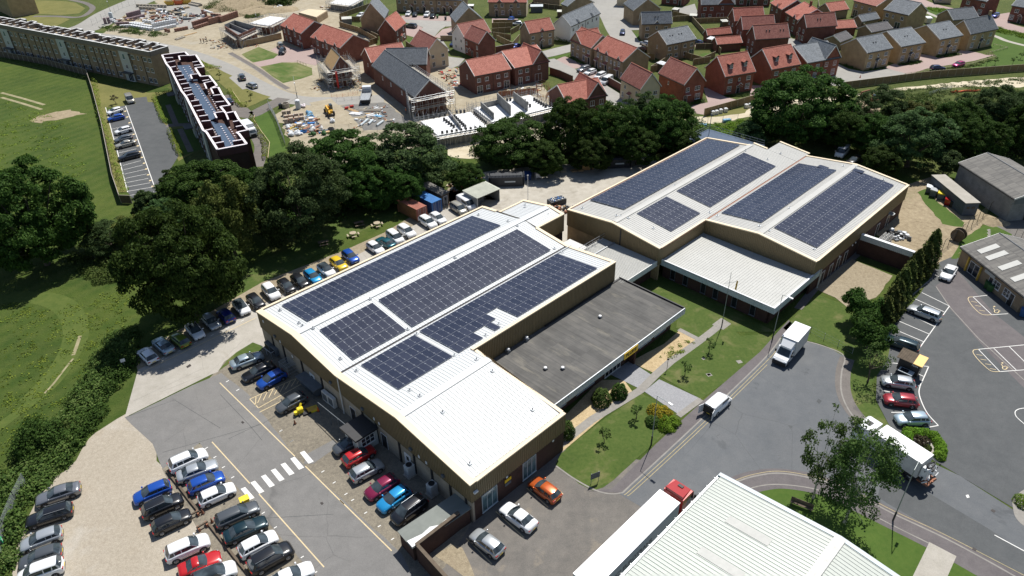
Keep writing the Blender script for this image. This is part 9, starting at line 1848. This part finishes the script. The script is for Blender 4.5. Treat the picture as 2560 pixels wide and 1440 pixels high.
Sf(q2,[2.5],'scaffolding round the white slab left of the red houses',1.1)
q3=Wq('a',[(1580,200),(1860,275),(2030,170),(1740,145)],2.4);Rt=empty('floor_slab',(q3[0].x,q3[0].y,0),0,Lb='pale slab topped garage walls behind the left red house',cat='unfinished house');M_=MT_((-q3[0].x,-q3[0].y,0));mb=MB(M_);mb.strip(q3+[q3[0]],.3,0,2.2);mb.Bd('wall','tb',Rt);mb=MB(M_);mb.Pm([p[:2]for p in q3],2.21,2.45);mb.Bd('slab','cr',Rt)
q4=Wq('a',[(2090,50),(2400,90),(2600,-20),(2250,-40)],2.4);Rt=empty('floor_slab',(q4[0].x,q4[0].y,0),0,Lb='white floor slab with scaffolding at the top edge of the building site',cat='unfinished house');M_=MT_((-q4[0].x,-q4[0].y,0));mb=MB(M_);mb.strip(q4+[q4[0]],.3,0,2.2);mb.Bd('wall','block_wall',Rt);mb=MB(M_);mb.Pm([p[:2]for p in q4],2.21,2.45);mb.Bd('slab','pb',Rt)
Sf(q4,[2.3],'scaffolding at the top edge of the building site',1.1)
rt,W,D=Hs(('g',1210,370),('g',1540,320),('g',1080,230),'brick house under construction with a bare timber sheeted roof slope','osb','wb',Rg='y',rise=3.6,ev=4.8,name='unfinished_house',cat='unfinished house',Ft=[('w','f',.25,3.0,1,1),('w','f',.7,3.0,1,1),('w','f',.75,.8,1.3,1.3),('w','f',.25,.8,.9,1.6)])
A_=gp('g',1210,370,4.8);B_=gp('g',1540,320,4.8);dd=(B_-A_).normalized();nn=Vector((-dd.y,dd.x,0));quad=[A_.xy.to_3d(),B_.xy.to_3d(),(B_+nn*D).xy.to_3d(),(A_+nn*D).xy.to_3d()]
Sf(quad,[2.2,4.4],'dense scaffolding round the timber sheeted roof house',1.4,H=6.5,sp=1.3)
Rt=empty('rubbish_chute',A_.lerp(B_,.14).xy.to_3d()-nn*1.7,0,Lb='red rubbish chute on the front of the scaffolding',cat='chute');mb=MB()
for k in range(8):mb.tube((0,0,.5+k*.55),(0,0,1.08+k*.55),.26,10,0,.32)
mb.Bd('segments','red_net',Rt)
rt,W,D=Hs(('h',230,800),('h',745,700),('g',2060,250),'brick house under construction with half finished dark slate roof and open gable','dark_grey_tiles','wb',Rg='y',rise=3.7,ev=4.9,name='unfinished_house',cat='unfinished house',Ft=[('w','l',.1,3,.7,1),('w','l',.3,3,.8,1),('w','l',.55,3,.7,1),('w','l',.75,3,.8,1),('d','l',.15)])
A_=gp('h',230,800,4.9);B_=gp('h',745,700,4.9);dd=(B_-A_).normalized();nn=Vector((-dd.y,dd.x,0));quad=[A_.xy.to_3d(),B_.xy.to_3d(),(B_+nn*D).xy.to_3d(),(A_+nn*D).xy.to_3d()]
Sf([quad[0],quad[1],quad[2]],[2.2,4.4],'scaffolding round the front and right side of the slate roofed house',1.3,H=5.6,sp=1.5)
Hs(('g',2060,280),('h',430,270),9,'dark slate cross wing of the unfinished house, far side','dark_grey_tiles','wb',Rg='x',rise=3.4,ev=4.9,name='unfinished_house',cat='unfinished house')
def slab(r,pts,z,Lb,walls=(),packs=0,seed=1):
 q=Wq(r,pts,z);o=q[0];Rt=empty('floor_slab',(o.x,o.y,0),0,Lb=Lb,cat='unfinished house');M_=MT_((-o.x,-o.y,0));mb=MB(M_);mb.strip(q+[q[0]],.3,0,z-.25);mb.Bd('wall','block_wall',Rt);mb=MB(M_);mb.Pm([p[:2]for p in q],z-.24,z);mb.Bd('slab','pb',Rt)
 for(a,b,h)in walls:mb=MB(M_);P=[gp(r,*a,z).xy.to_3d(),gp(r,*b,z).xy.to_3d()];mb.strip(P,.25,z+.003,h);mb.Bd('block_wall','block_wall',Rt)
 random.seed(seed);k=0
 def along(a,b,n,m):
  A=gp(r,*a,z);Bq=gp(r,*b,z)
  for i in range(n):
   s=A.lerp(Bq,(i+.5)/n);me=PACK[m];o2=link('block_pack',me,None,(s.x,s.y,z+.004),math.atan2((Bq-A).y,(Bq-A).x));tag(o2,'dark block pack standing on the white slab edge','block pack','dark block packs on the white slabs')
 return Rt,along
PACK={}
def pack_mesh(name,w,d,h,m,top=None):
 mb=MB();mb.bevbox(-w/2,-d/2,.1,w/2,d/2,h,.03)
 for y in(-d/3,0,d/3):mb.box(-w/2,y-.05,0,w/2,y+.05,.1)
 for x in(-w/4,w/4):mb.box(x-.015,-d/2-.006,.1,x+.015,d/2+.006,h+.006,1)
 PACK[name]=mb.mesh('pack',[G[m],G['black_sheet']]);return PACK[name]
pack_mesh('dark',.5,.45,.75,'black_sheet');pack_mesh('brick',1.0,.8,1.1,'brick_pack');pack_mesh('purple',1.0,.9,1.1,'brick_pack_purple');pack_mesh('tan',1.05,1.0,1.25,'block_pack');pack_mesh('white',1.2,1.0,1.0,'bw');pack_mesh('grey',1.1,.9,1.1,'cw')
Rt,al1=slab('h',[(330,1170),(610,1400),(1400,1260),(1130,1020)],2.8,'white floor slab with black block packs round its edge, nearest the trees',walls=(((780,1060),(970,1300),1.0),),seed=2)
al1((640,1385),(1320,1290),9,'dark');al1((1180,1050),(1390,1225),8,'dark');al1((860,1100),(1060,1290),7,'dark');al1((690,1150),(880,1290),5,'dark');al1((500,1130),(760,1080),3,'dark');al1((880,1050),(1060,1030),3,'dark')
Rt,al2=slab('h',[(1180,960),(1480,1180),(2400,960),(2080,750)],2.8,'white floor slab divided by tall grey block walls beside the brown brick houses',walls=(((1300,960),(1500,1140),1.6),((1560,880),(1770,1080),2.6),((1820,840),(2040,1010),2.3),((1300,960),(1560,905),1.2)),seed=3)
al2((2130,830),(2350,960),6,'dark');al2((1640,860),(1790,840),3,'dark');al2((1980,850),(2100,960),3,'dark')
qd=Wq('h',[(330,1170),(610,1400),(1400,1260),(1130,1020)],2.8);Sf(qd,[2.4],'scaffolding round the white slab nearest the trees',1.0,H=4.4,sp=1.2,r=.035)
qd=Wq('h',[(1180,960),(1480,1180),(2400,960),(2080,750)],2.8);Sf(qd,[2.4],'scaffolding round the slab with the tall grey block walls',1.0,H=4.4,sp=1.3,r=.035)
def Pk(r,x,y,kind,Lb,rz=0,z=0,n=1,Gr=None,name='pack'):
 p=gp(r,x,y,0);o=link(name,PACK[kind],None,(p.x,p.y,z),rz);tag(o,Lb,'pallet pack',Gr);return o
for i,(x,y,lv)in enumerate([(455,1080,0),(530,1070,0),(490,1150,0),(570,1140,0),(650,1120,0),(735,1110,0),(490,1210,0),(570,1190,0),(660,1180,0),(740,1170,0)]):Pk('g',x,y,'tan','tan block pack in the storage yard below the portable toilet',.3,0,1,'tan block packs in the storage yard','block_pack')
for i,(x,y)in enumerate([(700,1260),(890,1175)]):Pk('g',x,y,'white',['white wrapped pack beside the yellow hose coil','grey white wrapped pack at the right of the tan block packs'][i],.3,name='wrapped_pack')
def rows(r,lst,kind,Lb,rz,Gr,name):
 for(x0,y0,x1,y1,n,lv)in lst:
  for i in range(n):
   for k in range(lv):Pk(r,x0+(x1-x0)*i/max(1,n-1),y0+(y1-y0)*i/max(1,n-1),kind,Lb,rz+RU_(-.08,.08),k*1.06,1,Gr,name)
rows('v',[(790,262,950,218,7,2),(830,285,1000,240,7,1),(640,352,790,345,5,1),(470,332,520,325,2,2)],'purple','purplish brick pack in the materials compound by the tan flats',.5,'purplish brick packs in the materials compound','brick_pack')
rows('v',[(620,330,560,300,3,1),(700,385,790,380,3,1),(830,350,1110,395,9,1),(820,380,1100,425,9,1),(1150,400,1440,345,10,2),(1170,430,1430,375,8,1),(1010,310,1130,330,4,1)],'white','white wrapped block pack in the materials compound by the tan flats',.5,'white wrapped packs in the materials compound','wrapped_pack')
rows('v',[(1700,385,1900,320,8,2),(1720,405,1890,350,6,1),(1930,340,2080,300,6,2),(2090,310,2300,235,8,2),(1830,215,1870,240,2,2),(1950,225,2060,235,4,1),(1450,440,1600,410,5,1),(1310,440,1350,450,2,1)],'brick','reddish brick pack near the unfinished walls',.4,'reddish brick packs on the building site','brick_pack')
rows('v',[(920,95,1300,105,9,1),(960,130,1180,140,6,1)],'grey','grey stacked load at the top of the compound',.2,'grey stacked loads at the top of the compound','stacked_load')
for i,(x,y,m_)in enumerate(((1370,70,'skip_yellow'),(1490,60,'skip_orange'),(1600,50,'skip_yellow'))):
 p=gp('v',x,y);Rt=empty('skip',(p.x,p.y,0),.1,Lb=['yellow skip at the top of the compound, left one','orange skip at the top of the compound','yellow skip at the top of the compound, right one'][i],cat='skip');mb=MB();mb.add([(-1.3,-.9,.15),(1.3,-.9,.15),(1.3,.9,.15),(-1.3,.9,.15),(-2.0,-1.0,1.6),(2.0,-1.0,1.6),(2.0,1.0,1.6),(-2.0,1.0,1.6)],[(0,3,2,1),(0,1,5,4),(1,2,6,5),(2,3,7,6),(3,0,4,7)]);mb.Bd('body',[G[m_]],Rt);mb=MB();mb.box(-1.8,-.9,1.3,1.8,.9,1.4);mb.Bd('load','ot',Rt)
def Bo(r,p0,p1,n,Lb,m='timber',w=1.0,h=.3,z=0):
 A=gp(r,*p0);Bq=gp(r,*p1);L=(Bq-A).length;Rt=empty('board_stack',(A.x,A.y,z),math.atan2((Bq-A).y,(Bq-A).x),Lb=Lb,cat='boards');mb=MB();random.seed(n+int(p0[0]))
 for k in range(n):dy=RU_(-.1,.1);mb.box(RU_(0,.3),-w/2+dy+k*w/n,0,L-RU_(0,.4),-w/2+dy+(k+.8)*w/n,h*RU_(.5,1))
 mb.Bd('boards',[G[m]],Rt)
Bo('g',(1480,980),(1640,1040),3,'pale boards between the red drums and the long grey beam','timber',.8);Bo('g',(1640,1010),(2000,1010),2,'long grey brown beam on the dark hardcore','cw',.9,.6);Bo('g',(1500,1050),(1700,1070),4,'white insulation boards on the dark hardcore, left','pb',1.6,.4);Bo('g',(1760,1100),(1900,1070),3,'white insulation boards on the dark hardcore, right','pb',1.4,.4);Bo('g',(1900,1080),(2030,1110),3,'blue wrapped sheets on the dark hardcore','wrap_blue',1.2,.25);Bo('g',(1570,1130),(1760,1110),5,'loose timber lengths on the dark hardcore','pt',1.5,.15)
Bo('g',(2130,1270),(2400,1240),4,'yellow timber lengths at the edge of the trees','timber',.9,.3);Bo('v',(1440,560),(1560,520),6,'weathered board bundle near the three workers','scaffold_board',1.4,.5);Bo('v',(1560,500),(1740,450),4,'timber lengths behind the board bundle','timber',1.0,.2);Bo('v',(1650,60),(1790,90),5,'pale cabin like timber bundle at the top of the compound','cw',2,1.2);Bo('v',(1850,150),(1960,185),4,'white board bundle by the thicket','bw',1.2,.6);Bo('g',(480,1245),(880,1225),3,'blue pipe bundle in the storage yard','cd',.7,.35);Bo('v',(960,285),(1130,290),4,'timber bundle in the middle of the compound','timber',1.0,.3);Bo('v',(850,310),(1010,330),4,'white board bundle in the middle of the compound','pb',1.4,.4)
for i,(a,b)in enumerate((((1670,1240),(1790,1140)),((1800,1215),(1870,1150)),((1930,1240),(2030,1170)))):
 A=gp('g',*a,.3);Bq=gp('g',*b,.3);Rt=empty('wrapped_roll',(A.x,A.y,.3),math.atan2((Bq-A).y,(Bq-A).x),Lb=['long grey wrapped roll on the dark hardcore, left one','short grey wrapped roll on the dark hardcore, middle one','grey wrapped roll on the dark hardcore, right one'][i],cat='roll');L=(Bq-A).length;mb=MB();mb.tube((0,0,0),(L,0,0),.3,9);mb.Bd('wrap','sc',Rt);mb=MB();mb.tube((-.02,0,0),(.05,0,0),.15,8);mb.Bd('core','black_sheet',Rt)
for i,(x,y)in enumerate(((1450,960),(1530,935))):
 p=gp('g',x,y,.3);Rt=empty('drum',(p.x,p.y,.35),.4,Lb=['red drum lying at the left of the dark hardcore','red drum lying beyond the first one'][i],cat='drum');mb=MB();mb.tube((-.5,0,0),(.5,0,0),.32,12);mb.tube((-.35,0,0),(-.3,0,0),.345,12);mb.tube((.3,0,0),(.35,0,0),.345,12);mb.Bd('shell','red_net',Rt)
def toilet(r,x,y,Lb,m='cd',top='bw'):
 p=gp(r,x,y);Rt=empty('portable_toilet',(p.x,p.y,0),.2,Lb=Lb,cat='portable toilet');mb=MB();mb.bevbox(-.6,-.6,0,.6,.6,2.2,.05);mb.Bd('cabin',[G[m]],Rt);mb=MB();mb.Lt([(.68,2.2),(.6,2.32),(.25,2.45)],8);mb.Bd('roof',[G[top]],Rt);mb=MB();mb.box(-.35,-.63,.15,.35,-.6,2.0);mb.Bd('door',[G[m]],Rt)
toilet('h',2500,1150,'navy blue portable toilet at the corner of the brown brick house');toilet('g',680,970,'pale grey tall cabinet with white roof beside the street lamp','sc','bw');toilet('v',555,260,'pale cabinet by the street lamp at the top left','sc','sc')
def coil(r,x,y,m,Lb,R=.8):
 p=gp(r,x,y);Rt=empty('hose_coil',(p.x,p.y,0),0,Lb=Lb,cat='hose coil');mb=MB()
 for k in range(3):P=[(R*cs_(a)*(1-.08*k),R*sn_(a)*(1-.08*k),.12+.15*k)for a in[i*PI_/9 for i in range(19)]];mb.path(P,.09,6)
 mb.Bd('coil',[G[m]],Rt)
coil('g',600,1310,'hy','bright yellow hose coil in the storage yard');coil('g',740,1310,'skip_yellow','flat yellow hose coil right of the bright one',.7);coil('g',985,1325,'bp','black hose coil among the bags',.9);coil('g',1200,1310,'bp','stack of black pipes at the right end of the bags',.8);coil('g',770,1350,'cb','blue hose coil below the yellow ones',.7)
def Bg(r,pts,Lb,m='bw',s=.55,seed=1):
 p=gp(r,*pts[0]);Rt=empty('bag_pile',(p.x,p.y,0),0,Lb=Lb,cat='bags');random.seed(seed);mb=MB()
 for(x,y)in pts:
  q=gp(r,x,y)-p
  for k in range(4):mb.Lt([(s*.6,0),(s,.2),(s*.8,.5),(s*.2,.75)],7,0,MT_((q.x+RU_(-.5,.5),q.y+RU_(-.5,.5),RU_(0,.3)))@Matrix.Diagonal((1,RU_(.6,1.1),RU_(.6,1.2),1)))
 mb.Bd('bags',[G[m]],Rt)
Bg('g',[(550,1370),(590,1400),(520,1280)],'white bags at the lower left of the storage yard');Bg('g',[(640,1370),(700,1390),(560,1420)],'white and grey bags in the middle of the yard clutter','bw',seed=2);Bg('g',[(870,1110),(850,1060)],'blue and white bags beside the tan block packs','wrap_blue',.5,3);Bg('g',[(900,1330),(1060,1310)],'grey bags among the hose coils','gw',.5,4);Bg('g',[(1080,1380),(900,1400)],'green sheeted bags half under the trees','green_bin',.5,5);Bg('a',[(1190,150),(1240,140),(1280,110)],'white bags at the foot of the spoil heap','bw',.8,6);Bg('g',[(790,940),(750,950)],'orange and pink bags by the pale cabinet','ck',.45,7);Bg('v',[(1180,310),(1140,300)],'black and white bags in the compound','black_sheet',.6,8);Bg('v',[(1340,290),(1380,300)],'dark bags at the right of the compound','dc',.6,9)
Rt=empty('concrete_ring',gp('g',480,950),0,Lb='large concrete pipe ring at the top of the storage yard',cat='pipe ring');mb=MB();mb.Lt([(.95,0),(.95,1.2),(.8,1.2),(.8,.1)],20);mb.Bd('ring','cw',Rt);mb=MB();mb.box(-1.6,-.9,0,-1.0,.0,1.2);mb.Bd('mixer','ds',Rt)
def Li(r,pts,n,Lb,mats,seed,s=.5,h=.35):
 P=[gp(r,*q)for q in pts];o=P[0];random.seed(seed);mb=MB(MT_((-o.x,-o.y,0)))
 for k in range(n):
  w_=[random.random()for _ in P];t_=sum(w_);q=sum((p*(a/t_)for p,a in zip(P,w_)),Vector());q=q+(random.choice(P)-q)*random.random()*.75
  mb.cbox(q.x,q.y,0,RU_(.3,3)*s,RU_(.15,1)*s,RU_(.2,1)*h,random.random()*3,random.randrange(len(mats)))
 ob=link('site_debris',mb.mesh('site_debris',mats),None,(o.x,o.y,0));tag(ob,Lb,'debris',None,'stuff')
LM=['timber','bw','cw','rust','sg','pt']
Li('g',[(430,1050),(930,1080),(1250,1380),(520,1430)],170,'loose building clutter across the storage yard',LM+['cb'],1,.9,.6);Li('g',[(1380,930),(2100,900),(2350,1200),(1550,1330)],90,'loose offcuts on the dark hardcore',LM,2);Li('a',[(0,600),(500,760),(1100,740),(120,800)],70,'debris below the unfinished walls',LM,3);Li('h',[(560,330),(950,300),(1000,620),(780,900)],110,'debris on the sand beside the slate roofed house',LM+['red_net'],4);Li('g',[(880,480),(1750,520),(1800,700),(800,690)],90,'debris round the timber sheeted roof house',LM,5);Li('v',[(300,330),(1450,380),(2300,260),(1650,60),(950,130)],220,'mixed clutter among the stacked materials of the compound',LM+['brick_pack_purple','black_sheet'],6,1.0,.8);Li('h',[(1550,620),(2400,560),(2400,900),(1600,760)],90,'timber and soil debris behind the brown semis',LM,7);Li('y',[(800,160),(1150,150),(1200,300),(900,260)],60,'scrap lying in the shade behind the vans',LM+['ds'],8);Li('a',[(1850,100),(2500,60),(2500,200),(1950,160)],80,'debris around the top slab',LM+['red_net'],9)
a=gp('g',1190,950,1.2);b_=gp('g',1120,1100,1.2);a=gp('g',1130,980,0);b_=gp('g',1230,1140,0);d_=b_-a;c_=(a+b_)/2
th=empty('telehandler',(c_.x,c_.y,0),math.atan2(d_.y,d_.x),Lb='orange yellow telehandler on the sandy site road',cat='telehandler');mb=MB();mb.bevbox(-2.2,-.75,.6,1.4,.75,1.4,.15);mb.bevbox(-2.3,.1,1.4,-.5,.8,1.9,.1);mb.Bd('body','dy',th)
mb=MB();mb.bevbox(-.9,.15,1.4,.5,.95,2.5,.1);mb.Bd('cab','cg',th);mb=MB();mb.box(-2.1,-.5,1.45,1.2,-.15,1.8);mb.box(1.2,-.48,1.0,3.0,-.18,1.45);mb.Bd('boom','dy',th);mb=MB();mb.box(3.0,-1.0,.3,3.1,.7,1.0);mb.box(3.1,-.8,.3,4.0,-.65,.36);mb.box(3.1,.4,.3,4.0,.55,.36);mb.Bd('forks','ds',th);Wh(th,(1.3,-1.5),.9,.55,.4)
Bg('g',[(1240,1190)],'white bag hanging on the forks of the telehandler','bw',.5,11)
p=gp('C',1330,790);dg_=empty('excavator',(p.x,p.y,0),.15,Lb='small reddish excavator on brown spoil, its arm raised over the bank',cat='excavator');mb=MB();mb.tube((-.4,0,.8),(-.2,0,3.6),.2,8);mb.tube((-.2,0,3.6),(1.8,0,4.0),.2,8);mb.tube((1.8,0,4.0),(3.4,0,2.2),.16,8);mb.Bd('arm','rust',dg_);mb=MB();mb.bevbox(3.0,-.9,.8,5.0,.9,1.8,.15);mb.Bd('body','rust',dg_);mb=MB();mb.bevbox(3.1,-.85,1.8,4.2,.1,2.8,.1);mb.Bd('cab','cg',dg_);mb=MB();mb.box(2.7,-1.1,0,5.2,-.7,.7);mb.box(2.7,.7,0,5.2,1.1,.7);mb.Bd('track','ds',dg_)
def heap(r,x,y,R,h,Lb,m='soil',seed=1,sx=1):
 p=gp(r,x,y);rr=np.random.default_rng(seed);n=26;mb=MB();pts=[];k=7
 for i in range(k+1):
  for j in range(n):t=i/k;a=2*PI_*j/n;q=R*(1-t)*(1+.15*sn_(3*a+seed)+.08*sn_(7*a));z=h*(1-(1-t)**1.6)*(1+.12*sn_(5*a+i));pts.append((q*cs_(a)*sx,q*sn_(a),z+rr.uniform(-.06,.06)*h))
 fs=[(i*n+j,i*n+(j+1)%n,(i+1)*n+(j+1)%n,(i+1)*n+j)for i in range(k)for j in range(n)];mb.add(pts,fs);o=link('spoil_heap',mb.mesh('spoil_heap',[G[m]],True),None,(p.x,p.y,0),.3);tag(o,Lb,'spoil heap');return o
heap('C',1330,830,3.5,1.2,'brown spoil heap under the raised excavator arm','soil',1);heap('a',800,60,12,3,'large brown spoil heap at the top of the building site','dry_soil',2,1.5);heap('a',1000,170,9,1.3,'low brown spoil heap below the large one','dry_soil',3,1.5);heap('z',1700,-40,2.4,.6,'mown grass and soil heap at the corner of the dark blue cabin','dry_soil',4)
Mf(QP('C',(1850,710),(1930,680),(2020,665)),'grey crumpled mesh barrier on the bank',1.0,'galv',post=2,wires=10);Rt=empty('orange_netting',gp('C',2060,690),.1,Lb='crumpled orange netting on the bank by the haul road',cat='netting');mb=MB()
for k in range(9):mb.Pm([(-1.5+k*.9,-.3*sn_(k)),(-.6+k*.9,-.3*sn_(k+1)),(-.6+k*.9,.5-.3*sn_(k+1)),(-1.5+k*.9,.5-.3*sn_(k))],.05,[.5+.5*(k%2 and k<3),.4,.3,.4])
mb.Bd('net','orange_net',Rt)
Mf(QP('g',(1210,790),(1300,800),(1480,770),(1630,740)),'orange plastic barrier beside the flatbed lorry',1.0,'orange_net',post=1.6,wires=4,r=.03)
for i,(x,y)in enumerate(((905,1070),(965,1060),(1030,1040),(1110,1025),(1440,960),(1505,950))):p=gp('j',x,y);o=link('bulk_bag',None,None,(p.x,p.y,0),.2,Lb='white topped grey bulk bag beside the timber fence of the haul road',cat='bulk bag',Gr='bulk bags beside the haul road fence');mb=MB();mb.bevbox(-.45,-.45,0,.45,.45,1.0,.08);mb.Bd('sides','gw',o);mb=MB();mb.Lt([(.42,1.0),(.3,1.08),(.1,1.12)],8);mb.Bd('top','bw',o)
for i,(x,y)in enumerate(((745,1260),(1130,1180))):p=gp('j',x,y);o=link('barrier_stack',None,None,(p.x,p.y,0),.2,Lb=['blue wrapped barrier stack on the verge, left one','blue wrapped barrier stack on the verge, right one'][i],cat='barrier stack');mb=MB();mb.bevbox(-1.0,-.5,0,1.0,.5,.7,.1);mb.Bd('wrap','wrap_blue',o);mb=MB();[mb.tube((-.8+.4*k,-.55,.0),(-.8+.4*k,-.55,1.1),.03,5)for k in range(5)];mb.Bd('bars','galv',o)
q=QP('h',(2180,640),(2400,700),(2330,850),(2210,800),(2180,640));Mf(q,'rust coloured framework of posts beside the brown semis',1.5,'rust',post=1.0,wires=3,r=.06);Mf(QP('h',(2230,560),(2380,640),(2390,840)),'timber framework nearest the L shaped red roof house',1.5,'rust',post=1.1,wires=3,r=.06)
Mf(QP('g',(1290,865),(1660,815)),'low steel rail beside the flatbed lorry',.9,'galv',post=2,wires=2)
w=bpy.data.worlds.new('World');scn.world=w;w.use_nodes=True;nt=w.node_tree;bg=nt.nodes['Background']
sky=nt.nodes.new('ShaderNodeTexSky');sky.sky_type='NISHITA';sky.sun_disc=False;sky.sun_elevation=R_(60);
SAZ=R_(25.8)
sky.sun_rotation=SAZ;sky.air_density=1.0;sky.dust_density=.6;sky.ozone_density=1.0
nt.links.new(sky.outputs[0],bg.inputs[0]);bg.inputs[1].default_value=.07
sl=bpy.data.lights.new('sun','SUN');sl.energy=4.6;sl.angle=R_(.53);sl.color=(1,.965,.90);so=bpy.data.objects.new('sun',sl);COL.objects.link(so)
sd=Vector((sn_(SAZ)*cs_(R_(60)),cs_(SAZ)*cs_(R_(60)),sn_(R_(60))));so.rotation_euler=sd.to_track_quat('Z','Y').to_euler()
scn.view_settings.view_transform='Standard';scn.view_settings.look='None';scn.view_settings.exposure=0.30;scn.view_settings.gamma=1.0
scn.render.engine='CYCLES'
